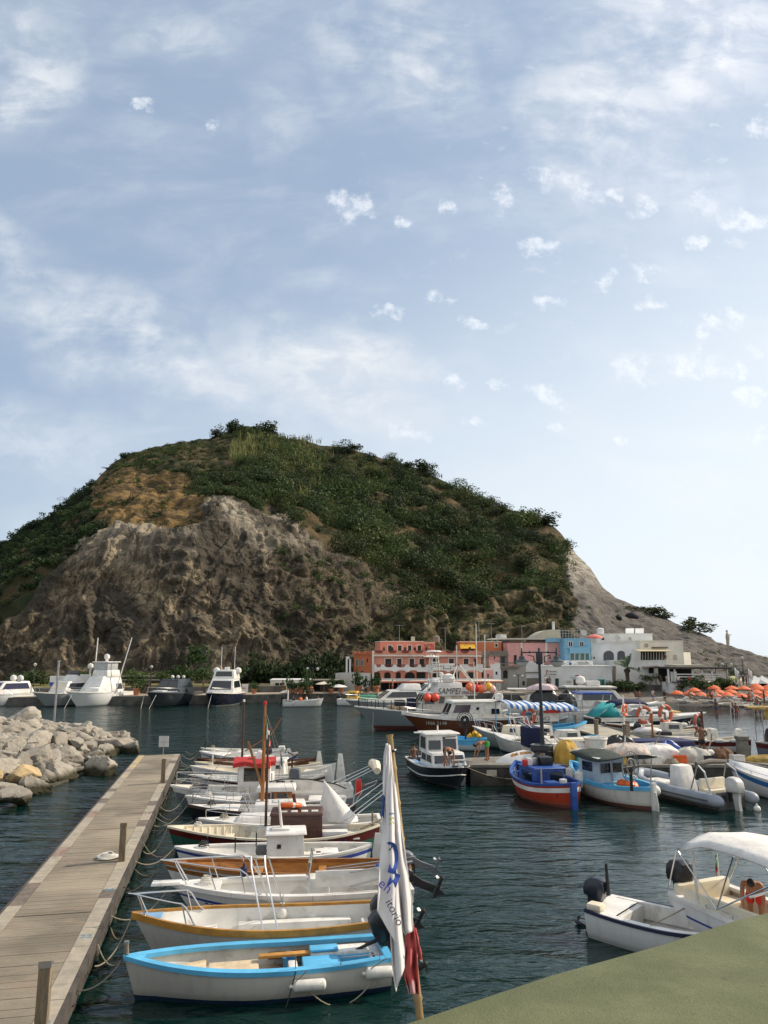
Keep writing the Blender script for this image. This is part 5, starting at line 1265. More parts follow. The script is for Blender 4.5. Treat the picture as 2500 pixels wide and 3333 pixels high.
mb=MB();mb.tube([(b.X(.42),0,2.3),(b.X(.42),0,2.7)],.04,6);b.part(mb,'roof_light',WHITE);b.box('roof_bar',(b.X(.40),.80,2.34),(b.X(.44),1.3,2.40),WHITE,.02)
BB=mat('boat_deep_blue',(.018,.075,.30),.45,var=.2,vs=3)
b=Boat('red fishing boat with white stripe and deep blue wheelhouse, stern to the camera',(6.5,38.2,1.2),(8.0,32.9,1.0),2.6,1.25,.82,1.02,'double',hull=hull_mat('hull_red',(.36,.035,.012),(.14,.04,.03),.12,.4,.35),stripe=WHITE,gun=BB,gw=.14,gh=.10,inner=BB,floor=mat('blue_sole',(.03,.13,.36),.6),zf=.30,rake=.3,draft=.5,group=CB,stripes=(.84,.93));K2=b
b.cabin(b.X(.52),0,.35,(1.7,1.45,1.0),BB,(.98,.97),win=[('a',.05,.42,.1,.85,mat('blue_door',(.012,.04,.18),.5)),('a',.50,.95,.15,.85),('p',.2,.8,.4,.8,WHITE),('s',.2,.8,.4,.8)],roof=BB,ro=.10,name='wheelhouse')
b.box('sternpost',(-b.L/2-.12,-.13,-.25),(-b.L/2+.06,.13,1.08),BB,.01)
b.box('blue_crate',(b.X(.14),-.75,.6),(b.X(.24),-.2,.98),BB,.02);b.box('white_jerrycan',(b.X(.18),.0,.75),(b.X(.22),.28,1.05),WHITE,.04);b.box('dark_net_heap',(b.X(.08),-.55,.35),(b.X(.34),.5,.80),NAVY,.14)
b.ribs(.6,.95,8,OFFW);b.thwart(.82,.3,.9,BB)
for nm,x0,y0,w_,h_,mm in(('black_crate',.46,-.1,.7,.45,BLACK),('grey_bucket',.52,-.42,.36,.38,ALU),('white_bucket',.50,-.70,.30,.40,WHITE),('red_can',.48,-.95,.25,.34,RED)):b.box(nm,(b.X(x0),y0,1.41),(b.X(x0)+w_*.8,y0+w_*.8,1.41+h_*.8),mm,.03)
b.frame([[(b.X(.2),-.9,.7),(b.X(.2),-.9,1.55)],[(b.X(.8),1.0,1.0),(b.X(.8),1.0,1.7)]],.04,ALU,'stanchion_post')
for k,(q_,dz)in enumerate(((.30,.35),(.16,.18))):fender('long cream fender hanging on the left of the red fishing boat, %s of two'%('farther' if k==0 else 'nearer'),b.world((b.X(q_+.22),b.plan(q_+.22)+.2,.75+dz*.3)),.20,.52,'v',hang=(.1,.1,.65))
b=Boat('sky blue and white fishing boat with wheelhouse and dark green awning',(9.2,38.2,1.2),(11.3,32.7,.85),2.45,1.22,.76,.86,'double',hull=hull_mat('hull_old_white',(.62,.60,.54),(.13,.05,.035),.13,.45,.5),gun=SKYB,gw=.16,gh=.16,inner=SKYB,floor=SKYB,zf=.32,rake=.3,draft=.5,group=CB);K3=b
b.cabin(b.X(.60),.05,.35,(1.55,1.4,1.38),mat('wheelhouse_pale_blue',(.50,.58,.64),.5,var=.1),(.98,.98),win=[('a',.06,.46,.55,.86),('a',.54,.94,.55,.86),('p',.15,.45,.58,.86),('p',.55,.85,.58,.86),('s',.3,.8,.55,.86),('a',-.01,1.01,.0,.26,SKYB)],roof=WHITE,ro=.08,name='wheelhouse')
mb=MB();rows=[]
for i in range(14):
 u=i/13;row=[]
 for v in(-1,-.5,0,.5,1):row.append((b.X(.72)-3.0*u,v*1.15+.02*i,1.92+.10*math.cos(v*1.4)-.22*math.sin(PI*u)-.05*v*v+.05*u))
 rows.append(row)
mb.grid(rows);o=b.part(mb,'awning',mat('dark_green_canvas',(.022,.035,.028),.9,var=.3,vs=3,bump=.4,bs=6),60);md=o.modifiers.new('thickness','SOLIDIFY');md.thickness=.03
b.frame([[(b.X(.72)-2.95,sd*1.1,1.87),(b.X(.72)-2.9,sd*1.0,.7)]for sd in(1,-1)]+[[(b.X(.45),0,.4),(b.X(.45),0,1.87)],[(b.X(.74),-1.1,1.95),(b.X(.74),1.1,1.95)]],.03,ALU,'awning_post')
b.box('sternpost',(-b.L/2-.10,-.10,-.25),(-b.L/2+.05,.10,1.1),WHITE,.01);b.rudder(.3,.25)
b.box('engine_cover',(b.X(.30),-.45,.32),(b.X(.48),.45,.62),SKYB,.03)
b.frame([[(b.X(.03),-.95,.8),(b.X(.03),-.95,1.75)],[(b.X(.06),-.9,1.65),(b.X(.1),-.6,1.4)]],.07,RUBBER,'hauler_post')
mb=MB();wc=Vector((b.X(.03),-.95,1.78))
for rr_,th_ in((.62,.022),(.52,.016),(.30,.04)):mb.tube([wc+Vector((rr_*math.cos(a)*.3,rr_*math.cos(a)*.95,rr_*math.sin(a)))for a in[2*PI*k/22 for k in range(22)]],th_,5,ring=True)
for k in range(8):
 a=k*PI/4;mb.tube([wc,wc+Vector((.6*math.cos(a)*.3,.6*math.cos(a)*.95,.6*math.sin(a)))],.012,4)
b.part(mb,'net_hauler_wheel',mat('hauler_grey',(.16,.15,.13),.6,var=.3))
for k,(dx,dy,rr_)in enumerate(((0,0,.30),(.28,-.2,.26),(-.22,-.25,.24))):
 mb=MB();mb.ball((0,0,0),(rr_*1.1,rr_,rr_*.75),12,7,jit=.12,rng=R);tag(mb.build('life_jacket',ORANGE,loc=b.world((b.X(.22)+dx,dy-.1,.76+.05*k))),['large crumpled orange life jacket on the blue boat engine cover','orange life jacket with dark strap lying right of the largest one','small orange life jacket bundle lying left of the largest one'][k],'life jacket','orange life jackets on the blue boat')
fender('round white fender hanging low on the sky blue fishing boat',b.world((b.X(.22),b.plan(.22)+.18,.50)),.24,0,'v',hang=(0,-.1,.5))
fender('dark ended white fender at the bow side of the sky blue boat',b.world((b.X(.52),b.plan(.52)+.16,.78)),.15,.45,'h',hang=(0,-.1,.4),rz=b.rz)
fender('black tyre like fender between the two blue fishing boats',b.world((b.X(.62),b.plan(.62)+.22,.72)),.24,.1,'v',col=RUBBER,hang=(0,-.1,.5))
GT=mat('grey_tube',(.27,.30,.34),.5,var=.1,vs=2);DGT=mat('dark_grey_deck',(.09,.09,.09),.6,var=.2)
bow,stern=Vector((12.5,37.9,0)),Vector((14.7,33.0,0));v_=bow-stern
t=thing('inflatable_boat','grey inflatable boat with cream seat, folded bimini and pale outboard','boat',(bow+stern)/2,math.atan2(v_.y,v_.x),CB);lg=v_.length
mb=MB();pts=[(-lg/2-.45,1.0,.38),(-lg/2+.1,1.02,.40),(0,1.02,.42),(lg*.25,.92,.50),(lg*.40,.60,.62),(lg*.49,.0,.72)];pts=pts+[(p[0],-p[1],p[2])for p in pts[::-1][1:]]
cv=[]
for i in range(len(pts)-1):
 p0,p1,p2,p3=[Vector(pts[max(0,min(len(pts)-1,k))])for k in(i-1,i,i+1,i+2)]
 for k in range(5):u=k/5;cv.append(.5*((2*p1)+(p2-p0)*u+(2*p0-5*p1+4*p2-p3)*u*u+(3*p1-p0-3*p2+p3)*u**3))
cv.append(Vector(pts[-1]));n_=len(cv);rr_=[.26 if 3<k<n_-4 else.10+.16*min(k,n_-1-k)/4 for k in range(n_)]
mb.tube(cv,rr_,12);tb_=mb.build('tube',GT,t,60)
mb=MB();mb.tube([p+Vector((0,(.26 if p.y>0 else-.26)if abs(p.y)>.3 else 0,.0))+Vector((.26 if abs(p.y)<.3 else 0,0,0))for p in cv[5:-5]],.035,6);mb.build('rubbing_strip',DGT,tb_)
mb=MB();mb.prism([(-lg/2,-.8),(lg*.2,-.8),(lg*.40,-.3),(lg*.40,.3),(lg*.2,.8),(-lg/2,.8)],-.15,.30);mb.build('rigid_hull',DGT,t,bevel=.02)
def bx(name,lo,hi,m_,bev=.03,**k):mb=MB();mb.box([(a+c)/2 for a,c in zip(lo,hi)],[c-a for a,c in zip(lo,hi)],**k);return mb.build(name,m_,t,35,bev)
bx('transom',(-lg/2-.02,-.78,.05),(-lg/2+.08,.78,.68),DGT,.02);bx('stern_seat',(-lg/2+.4,-.7,.3),(-lg/2+.9,.7,.72),CREAM,.06);bx('seat_back',(-lg/2+.9,-.72,.55),(-lg/2+1.06,.72,1.12),CREAM,.06)
bx('sun_pad',(lg*.12,-.6,.3),(lg*.38,.6,.60),FOAM,.06,taper=(.9,.7));bx('covered_console',(-.5,-.48,.3),(.35,.48,1.45),CANVAS,.10,taper=(.7,.8),shift=(.1,0));bx('windscreen',(.36,-.4,.85),(.40,.4,1.2),GLASS,.01)
mb=MB()
for sd in(-1,1):mb.tube([(-lg/2+.2,sd*.95,.6),(-lg/2+.5,sd*.9,1.45),(-lg/2+1.0,sd*.82,1.75)],.04,6);mb.tube([(-lg/2+1.3,sd*.95,.6),(-lg/2+.9,sd*.85,1.7)],.03,6)
mb.tube([(-lg/2+.25,-.9,.85),(-lg/2+.25,.9,.85)],.02,6);rb_=mb.build('roll_bar',ALU,t)
mb=MB();mb.tube([(-lg/2+.95,-.88,1.74),(-lg/2+.98,0,1.80),(-lg/2+.95,.88,1.74)],[.09,.12,.09],8);mb.build('rolled_bimini',mat('taupe_canvas',(.16,.14,.12),.85,var=.2,bump=.4,bs=7),rb_)
class Fk:pass
fk=Boat.__new__(Boat);fk.root=t;fk.L=lg;fk.hs=.7;fk.sheer=lambda q:.72
fk.outboard(.05,6,1.35,cowl=mat('pale_engine',(.55,.54,.50),.35),z=.62,tiller=False,x=-lg/2-.22)
mb=MB();mb.lathe([(.10,0),(.14,0),(.14,.02),(.10,.02)],(-lg/2-.04,.45,.45),12,M=Matrix.Rotation(-PI/2,3,'Y'));mb.build('drain_port',RUBBER,t)
fender('small white buoy floating beside the pale outboard',Vector((15.55,32.6,.08)),.14,0,'v')
b=Boat('white decked boat with blue stripe running out of the right edge',(16.75,37.6,1.15),(20.0,31.6,.9),2.3,1.2,.85,.9,'transom',tw=.85,hull=H_WHITE,stripe=mat('mid_blue_stripe',(.03,.14,.36),.4),gun=WHITE,gw=.06,gh=.06,inner=WHITE,zf=.5,open_=False,rake=.5,group=CB,stripes=(.74,.93));K5=b
b.deck('canvas_deck',.0,.995,mat('white_deck_cover',(.74,.73,.71),.6,var=.05,bump=.3,bs=3),camber=.22,n=20)
b.siderail(.2,.92,.16,posts=5,sides=(1,-1),m=ALU);b.frame([[b.edge(.97,0,.2),(b.X(.7),.1,1.35),(b.X(.45),.35,1.22),b.edge(.2,1,.05)]],.02,DROPE,'deck_line')
fender('cream fender on the white decked boat at right',b.world((b.X(.60),b.plan(.60)+.12,.55)),.15,.35,'h',hang=(0,-.1,.35),rz=b.rz)
line3('pale rope sagging from the black launch along the jetty face',K1.world((2.9,-.3,1.08)),(8.0,38.5,.5),.35)
t=thing('overturned_dinghy','upturned white dinghy with rust brown patches leaning on the jetty','dinghy',(6.75,39.3,.92),.12);t.rotation_euler=(rad(52),rad(-14),.12)
mb=MB();rows=[]
for i in range(13):
 u=i/12;x=-1.15+2.3*u;w_=.62*(1-abs(2*u-1)**3.2*.55);d_=.34*(1-abs(2*u-1)**3*.7)
 rows.append([(x,w_*math.sin(a),d_*math.cos(a)**.6 if abs(a)<1.56 else 0)for a in[-PI/2+PI*k/12 for k in range(13)]])
mb.grid(rows);mb.poly(rows[0]);mb.poly(rows[-1]);mb.build('shell',mat('rusty_white',(.68,.67,.64),.5,var=.06,vs=2),t,50)
mb=MB();mb.tube([r[0]for r in rows]+[r[-1]for r in rows[::-1]],.035,6,ring=True);mb.build('rim',WHITE,t)
RUSTY=mat('rust_patch',(.36,.15,.04),.8,var=.4,vs=8,col2=(.60,.45,.30))
for(x0,a0,wd_)in((-.55,-.5,.55),(.15,-.55,.35),(.30,.62,.6),(-.2,.66,.4)):
 mb=MB();rws=[]
 for i in range(6):
  u=(x0+wd_*i/5+1.15)/2.3;w_=.62*(1-abs(2*u-1)**3.2*.55)+.006;d_=.34*(1-abs(2*u-1)**3*.7)+.006
  rws.append([(-1.15+2.3*u,w_*math.sin(a),d_*math.cos(a)**.6)for a in(a0-.14-.05*(i%2),a0,a0+.12+.06*(i%3))])
 mb.grid(rws);mb.build('rust_patch',RUSTY,t,50)
def heap(name,label,cat,loc,sz,m_,seed,lump=.18,n=40,group=None,power=.6,drape=0.0):
 rg_=random.Random(seed);mb=MB();rows=[];ph=[rg_.uniform(0,6)for _ in range(6)]
 for i in range(19):
  f=i/18;row=[]
  for k in range(n):
   a=2*PI*k/n;rr=(1-f**2.6)**power*(1+lump*(math.sin(3*a+ph[0])*.5+math.sin(5*a+ph[1]+2*f)*.35+math.sin(9*a+ph[2]+3*f)*.22+math.sin(15*a+ph[5]-5*f)*.16+.22*math.sin(11*f+2*a+ph[4])*f))+drape*(1-f)**3*(.5+.5*math.sin(7*a+ph[3]))
   row.append((sz[0]/2*rr*math.cos(a),sz[1]/2*rr*math.sin(a),sz[2]*(f+.30*lump*math.sin(4*a+ph[4]+5*f)*f+.15*lump*math.sin(9*a+ph[1])*(1 if 0<i else 0))))
  rows.append(row)
 mb.grid(rows,0,True)
 o=mb.build(name,m_,None,60,loc=loc);return tag(o,label,cat,group)
def drum(name,label,loc,r,h,m_,lid=None):
 t=thing(name,label,'barrel',loc);mb=MB();mb.lathe([(r*.97,0),(r,.03),(r,h*.33),(r*1.04,h*.35),(r,h*.37),(r,h*.65),(r*1.04,h*.67),(r,h*.69),(r,h-.03),(r*.97,h)],(0,0,0),20);mb.build('body',m_,t,40)
 mb=MB();mb.tube([(r*math.cos(a),r*math.sin(a),h)for a in[2*PI*k/20 for k in range(20)]],.025,6,ring=True);mb.build('rim',lid or m_,t);return t
drum('barrel','tall black barrel between the upturned dinghy and the yellow tarp',(8.15,39.8,1.0),.58,.80,BLACK)
heap('yellow_tarp','mustard yellow tarp draped over stacked gear beside the lamp post','tarp',(9.35,39.6,1.0),(1.3,1.1,1.05),mat('mustard_tarp',(.52,.31,.05),.8,var=.15,vs=2,bump=.5,bs=5),3,.14,power=.42,drape=.12)
drum('barrel','dark barrel under the white tub right of the lamp post',(11.0,40.0,1.0),.62,.48,BLACK)
t=thing('plastic_tub','white plastic tub standing on the dark barrel','tub',(11.0,40.0,1.51));mb=MB();mb.lathe([(.50,0),(.58,.55),(.62,.58),(.62,.64),(.55,.64),(.48,.06)],(0,0,0),18);mb.build('body',WHITE,t,40);mb=MB();mb.tube([(.6*math.cos(a),.6*math.sin(a),.62)for a in[2*PI*k/18 for k in range(18)]],.03,5,ring=True);mb.build('rim',OFFW,t)
heap('white_sack','white sack of gear just left of the white tub','sack',(10.35,40.4,1.0),(.9,.8,.85),CANVAS,8,.15,power=.45)
heap('float_bag','big translucent net bag full of pinkish white floats','net bag',(12.6,40.0,1.0),(2.7,1.5,.88),mat('float_net',(.60,.53,.46),.8,var=.2,vs=3,col2=(.62,.25,.19),bump=.7,bs=9),5,.12,power=.40)
heap('green_net','bright green net bundle on the jetty behind the red boat','net',(10.1,38.9,1.0),(.9,.6,.5),GREEN,9,.2)
heap('black_tarp','black sheet over crates behind the pink float bag','tarp',(12.6,41.3,1.0),(1.9,.8,1.1),BLACK,10,.18,power=.4)
heap('canvas_heap','off white canvas heap behind the dark green awning','tarp',(14.0,40.2,1.0),(2.9,1.5,.82),CANVAS,11,.20,power=.38)
heap('canvas_heap','greyish canvas heap right of the net hauler wheel','tarp',(15.9,39.9,1.0),(1.9,1.2,.70),mat('grey_canvas',(.46,.44,.38),.85,var=.15,vs=3,bump=.5,bs=6),12,.14,power=.5)
heap('blue_tarp_heap','crumpled royal blue tarp on the jetty between canvas heaps','tarp',(15.2,41.2,1.0),(1.5,.8,.85),RBLUE,13,.2)
heap('net_heap','brown heap of netting below the standing man','net',(17.9,40.9,1.0),(1.3,.8,.55),mat('brown_net',(.22,.12,.07),.95,var=.3,bump=1,bs=25),14,.2)
heap('net_heap','low yellow brown net spread on the jetty beside the stone bollard','net',(19.9,39.8,1.0),(2.4,1.2,.32),mat('yellow_net',(.40,.27,.07),.95,var=.3,bump=1,bs=30),15,.2)
heap('dark_heap','dark heap of rope and netting at the bow of the red boat','net',(7.9,39.2,1.0),(.9,.7,.5),MATS['grey_brown_net'],16,.2)
fender('cream fender lying on the jetty near the blue tarp',Vector((16.9,40.4,1.35)),.16,.5,'h')
t=thing('bollard','square grey stone bollard near the right end of the jetty','bollard',(18.75,40.3,1.0));mb=MB();mb.box((0,0,.5),(.5,.5,1.0),taper=(.92,.92));mb.build('shaft',mat('bollard_stone',(.16,.15,.13),.9,var=.2,bump=.6,bs=6),t,bevel=.03);mb=MB();mb.box((0,0,1.1),(.56,.56,.2));mb.build('head',MATS['bollard_stone'],t,bevel=.05)
for k,(x,y)in enumerate(((15.9,50.6),(15.0,54.2),(16.9,53.2),(14.6,58.5))):
 t=thing('bollard','grey wooden bollard on the concrete jetty, %s from its near end'%ORD[k],'bollard',(x,y,.85),0,'bollards of the concrete jetty');mb=MB();mb.tube([(0,0,0),(0,0,.95)],.16,8);mb.build('shaft',GWOOD,t);mb=MB();mb.tube([(0,0,.95),(0,0,1.02)],.19,8);mb.build('cap',GWOOD,t)
IRON=mat('dark_iron',(.022,.026,.028),.5,var=.2)
lp=thing('lamp_post','tall dark iron double lamp post rising between boats','lamp post',(8.36,40.6,1.0),.05)
mb=MB();mb.tube([(0,0,0),(0,0,.4),(0,0,1.2),(0,0,5.0)],[.16,.14,.10,.07],10);mb.build('post',IRON,lp)
mb=MB();mb.box((0,0,5.18),(.30,.26,.62));mb.tube([(0,0,5.45),(0,0,5.75)],.06,8);mb.build('head_box',IRON,lp,bevel=.03)
for sd in(-1,1):
 mb=MB();mb.tube([(0,0,5.52),(sd*.95,0,5.50)],.035,7);mb.tube([(sd*.12,0,4.95),(sd*.28,0,5.0),(sd*.30,0,5.30),(sd*.62,0,5.36)],.028,6);mb.ball((sd*.5,0,5.52),.07);mb.tube([(sd*.95,0,5.75),(sd*.95,0,5.30)],[.03,.06],8);ar=mb.build('arm',IRON,lp)
 mb=MB();mb.lathe([(.06,0),(.14,-.05),(.16,-.18),(.38,-.30),(.38,-.34),(.10,-.30)],(sd*.95,0,5.34),16);mb.build('lamp_shade',mat('lamp_hood',(.05,.065,.075),.4,var=.1),ar,40)
 mb=MB();mb.lathe([(.0,-.62),(.20,-.58),(.33,-.36),(.34,-.33)],(sd*.95,0,5.34),16);mb.build('lamp_glass',mat('milky_glass',(.48,.49,.46),.25,var=.05),ar,60)
b=Boat('grey hulled cabin boat with bow rail and cream hatch left of the lamp post',(6.3,54.6,1.4),(11.0,52.2,1.0),2.2,1.4,.95,1.0,'transom',hull=hull_mat('hull_taupe',(.30,.29,.26),(.05,.08,.07),.12),gun=OFFW,gw=.08,gh=.06,inner=OFFW,zf=.4,deck=OFFW,deck_s=.55,rake=.8,flare=.9,group=CB)
b.pulpit(.55,.55,posts=4);b.cabin(b.X(.42),0,.95,(1.5,1.3,.62),CREAM,(.85,.85),win=[('s',.3,.6,.3,.75),('p',.3,.6,.3,.75),('f',.2,.8,.3,.8)]);b.box('dark_bundle',(b.X(.6),-.3,1.05),(b.X(.72),.4,1.35),BLACK,.1);b.box('cushion_stack',(b.X(.18),-.5,.9),(b.X(.28),.5,1.6),FOAM,.06,(.7,.9));b.box('orange_bundle',(b.X(.08),-.6,.95),(b.X(.16),.2,1.2),ORANGE,.09)
b=Boat('pale grey boat with steel ladder arch left of the black barrel',(7.5,52.6,1.15),(10.9,48.6,.9),2.0,1.15,.85,.9,'transom',hull=H_GREY,gun=WHITE,gw=.08,gh=.06,inner=OFFW,zf=.3,deck=WHITE,deck_s=.6,rake=.6,group=CB,stripe=OFFW)
b.frame([[(b.X(.45)+d,-.7,.95),(b.X(.55)+d,-.7,2.3),(b.X(.55)+d,.7,2.3),(b.X(.45)+d,.7,.95)]for d in(0,.35)],.03,STEEL,'ladder_arch');b.box('white_chest',(b.X(.15),-.5,.8),(b.X(.3),.4,1.25),WHITE,.05);b.box('seat_box',(b.X(.05),-.7,.6),(b.X(.12),.7,1.1),OFFW,.04)
b=Boat('small blue rowing boat carrying yellow floats under a net hauler',(3.6,53.2,1.05),(7.0,52.0,.95),1.7,1.05,.75,.85,'double',hull=hull_mat('hull_pale_blue',(.45,.52,.56),(.06,.07,.07),.08),stripe=SKYB,gun=SKYB,gw=.09,gh=.10,inner=SKYB,zf=.3,group=CB,stripes=(.72,.96))
b.frame([[(b.X(.42),0,.3),(b.X(.42),0,1.7)]],.07,RUBBER,'hauler_post');mb=MB()
for rr_ in(.55,.42,.2):mb.tube([Vector((b.X(.42)+rr_*math.cos(a),-.1,2.0+rr_*math.sin(a)))for a in[2*PI*k/20 for k in range(20)]],.03 if rr_>.3 else.12,6,ring=True)
b.part(mb,'net_hauler_wheel',RUBBER)
for k,(dx,dy,dz)in enumerate(((0,-.3,.0),(.28,-.15,.05),(.6,-.3,.02),(.35,-.4,.22))):fender('yellow net float on the small blue rowing boat, %s of four'%ORD[k],b.world((b.X(.22)-dx+.3,dy-.2,.98+dz)),.19,.05,'v',col=YELLOW,group='yellow floats on the blue rowing boat')
HB=hull_mat('hull_rust_brown',(.115,.036,.014),(.06,.03,.02),.10,.4,.3)
b=Boat('rust brown hulled fishing boat lettered 1NA 2149 with long white cabin',(1.4,60.6,1.75),(10.1,62.4,1.5),3.0,1.85,1.40,1.4,'transom',hull=HB,gun=WHITE,gw=.10,gh=.22,inner=WHITE,zf=.9,deck=WHITE,deck_s=.5,rake=1.9,flare=1.0,pb=2.0,draft=.6,group=CB);S1=b
b.side_decks(.05,.55,.6,WHITE)
b.cabin(b.X(.36),0,1.30,(4.7,2.1,1.35),OFFW,(.84,.86),(-.30,0),win=[('s',.62,.93,.40,.86,mat('violet_glass',(.09,.06,.075),.15)),('p',.62,.93,.40,.86),('f',.05,.48,.3,.9),('f',.52,.95,.3,.9),('s',.44,.50,.55,.72),('s',.04,.20,.30,.62)],roof=WHITE,ro=.14,rt=.12,bevel=.05)
b.siderail(.3,.95,.42,posts=7,mid=False);b.pulpit(.8,.5,posts=2,over=.0)
def onhull(b,q,z):
 p=lambda q_,z_:Vector((b.xs(q_,z_),-b.half(q_,z_),z_))
 X_=(p(q+.03,z)-p(q-.03,z)).normalized();Y_=(p(q,z+.15)-p(q,z-.15)).normalized();N_=X_.cross(Y_).normalized();N_=N_ if N_.y<0 else-N_;Y_=(Y_-X_*Y_.dot(X_)).normalized()
 s_=b.fl;return Matrix.Translation(p(q,z)+N_*.05)@Matrix((X_*s_,Y_,N_)).transposed().to_4x4()
text('1NA 2149',.40,OFFW,b.root,onhull(b,.72,1.1),'lettering',.004)
mb=MB();mb.lathe([(.0,-.2),(.30,-.2),(.36,0),(.30,.25),(.0,.32)],(b.X(.06)+.3,-.3,3.0),14);b.part(mb,'radar_dome',WHITE)
b.frame([[(b.X(.12),-.8,2.7),(b.X(.06),-.8,3.6)],[(b.X(.12),.8,2.7),(b.X(.06),.8,3.6)],[(b.X(.30),.4,2.75),(b.X(.30),.4,5.8)]],.035,OFFW,'aerial_mast');b.frame([[(b.X(.02),1.0,1.5),(b.X(.0),1.0,2.6),(b.X(.0),-1.0,2.6),(b.X(.02),-1.0,1.5)]],.03,STEEL,'stern_arch')
H_SG=hull_mat('hull_steel_grey',(.20,.235,.25),(.10,.035,.03),.35,.4,.3)
b=Boat('large grey fishing vessel with SAMPEI name board and radar tower',(-2.55,66,1.9),(9.6,69.0,1.7),3.7,2.0,1.5,1.6,'transom',hull=H_SG,gun=WHITE,gw=.12,gh=.10,inner=OFFW,zf=.9,deck=OFFW,deck_s=.62,rake=1.9,flare=1.0,pb=1.9,draft=.8,group=CB);S2=b
b.siderail(.55,.97,.75,posts=9,m=OFFW,pm=BLACK,r=.03)
b.cabin(b.X(.40),0,1.5,(4.6,2.6,1.55),OFFW,(.78,.85),(-.45,0),win=[('f',.04,.30,.40,.90),('f',.36,.64,.40,.90),('f',.70,.96,.40,.90),('s',.72,.92,.42,.82),('p',.72,.92,.42,.82),('s',.78-.28,.78-.16,.45,.8)],roof=WHITE,ro=.2,rt=.1,name='wheelhouse',bevel=.05)
b.cabin(b.X(.33),0,3.05,(2.4,2.3,.9),WHITE,(.9,.92),win=[],name='flybridge',bevel=.04)
bd=b.box('name_board',(b.X(.20)-.7,-1.58,2.85),(b.X(.20)+3.2,-1.50,3.55),WHITE,.01)
tx=facing((b.X(.20)+2.55,-1.60,3.2),0)
def ltext(tt,size,x,z,mm,sh=0.0,sx=1.0):
 Mx=Matrix.Translation((x,-1.60,z))@Matrix.Rotation(PI/2,4,'X')
 if b.fl<0:Mx=Mx@Matrix.Diagonal((-1,1,1,1))
 text(tt,size,mm,bd,Mx,'lettering',.004,shear=sh,sx=sx)
ltext('SAMPEI',.72,b.X(.20)+1.95,3.22,BLACK,.25,.92);ltext('1NA2203',.38,b.X(.20)+.04,3.10,BLACK)
tw_=b.frame([[(b.X(.42)+dx,dy,3.0),(b.X(.42)+dx*.5,dy*.6,6.6)]for dx in(-.5,.5)for dy in(-.5,.5)]+[[(b.X(.42)-.4,-.4,z),(b.X(.42)+.4,-.4,z),(b.X(.42)+.4,.4,z),(b.X(.42)-.4,.4,z),(b.X(.42)-.4,-.4,z)]for z in(3.9,4.8,5.7)],.04,OFFW,'radar_tower')
for z,rr_,hh in((6.6,.75,.18),(5.0,.55,.35),(4.1,.8,.2)):mb=MB();mb.lathe([(.1,0),(rr_,hh*.2),(rr_*.8,hh*.8),(0,hh)],(b.X(.42),0,z),14,sc=(1,.8));b.part(mb,'radar_dish',WHITE,parent=tw_)
mb=MB();mb.box((b.X(.36),-.2,5.5),(2.2,.25,.18));b.part(mb,'radar_bar',WHITE,bevel=.03,parent=tw_)
mb=MB();mb.lathe([(0,-.45),(.5,-.3),(.6,0),(.5,.3),(0,.45)],(b.X(.33),-.6,4.3),12);b.part(mb,'satellite_dome',WHITE)
b.frame([[(b.X(.24),.3,3.3),(b.X(.24),.3,7.2)],[(b.X(.24),.3,5.4),(b.X(.10),-.6,3.2)],[(b.X(.24),.3,5.4),(b.X(.34),-.8,3.2)],[(b.X(.22),.2,5.4),(b.X(.06),.8,3.2)]],.06,OFFW,'derrick');b.frame([[(b.X(.08),.5,3),(b.X(.08),.5,9.2)],[(b.X(.06),-.7,3),(b.X(.05),-.7,8.2)]],.045,OFFW,'aerial')
b.box('deck_crate',(b.X(.66),-.9,1.7),(b.X(.72),-.1,2.5),BLACK,.03);b.box('deck_crate',(b.X(.57),-.6,1.7),(b.X(.62),.3,2.6),NAVY,.03);b.box('cream_cushion',(b.X(.50),-1.0,1.75),(b.X(.55),.0,2.4),CREAM,.08);b.box('net_heap',(b.X(.62),-1.1,1.6),(b.X(.76),.8,2.0),mat('fish_net',(.35,.26,.18),.95,var=.4,vs=5,bump=1,bs=20),.2)
b.frame([[(b.X(.88),-b.plan(.88),1.5),(b.X(.90),-1.6,-.2)]],.03,ROPE,'anchor_line')
for k,dx in enumerate((0,.72)):fender('orange red ball buoy on the grey vessel foredeck, %s one'%('left' if k==0 else 'right'),S2.world((S2.X(.60)-dx-1.1,-1.55,2.72)),.36,0,'v',col=mat('buoy_red_orange',(.78,.09,.045),.45,var=.08),hang=(0,.2,.5),group='ball buoys')
cols_=[('orange',(.75,.16,.05)),('coral',(.78,.22,.14)),('red',(.60,.02,.015)),('bright orange',(.80,.14,.04)),('salmon',(.76,.30,.22)),('golden yellow',(.75,.38,.03)),('pale pink',(.74,.42,.36))]
for k,(nm,cc)in enumerate(cols_):
 px=1518+12.5*k;c=D(px,2243+(5 if k in(3,6)else(-3 if k in(0,5)else 2)),65.5);fender('%s ball buoy in the bunch hanging behind the name board'%nm,c+Vector((.25,0,.12)),.36 if k%2 else.33,0,'v',col=mat('buoy_'+nm.replace(' ','_'),cc,.45,var=.08),hang=(0,0,.6),group='ball buoys')
gear=thing('net_rack','steel rail rack hung with dark net bags behind the striped awning','rack',(13.2,64.5,0));mb=MB()
for z in(2.0,2.55,3.1):mb.tube([(-3.6,0,z),(3.6,0,z)],.03,5)
for x in(-3.6,-2.4,-1.2,0,1.2,2.4,3.6):mb.tube([(x,0,-.5),(x,0,3.2)],.03,5)
mb.build('rail',ALU,gear)
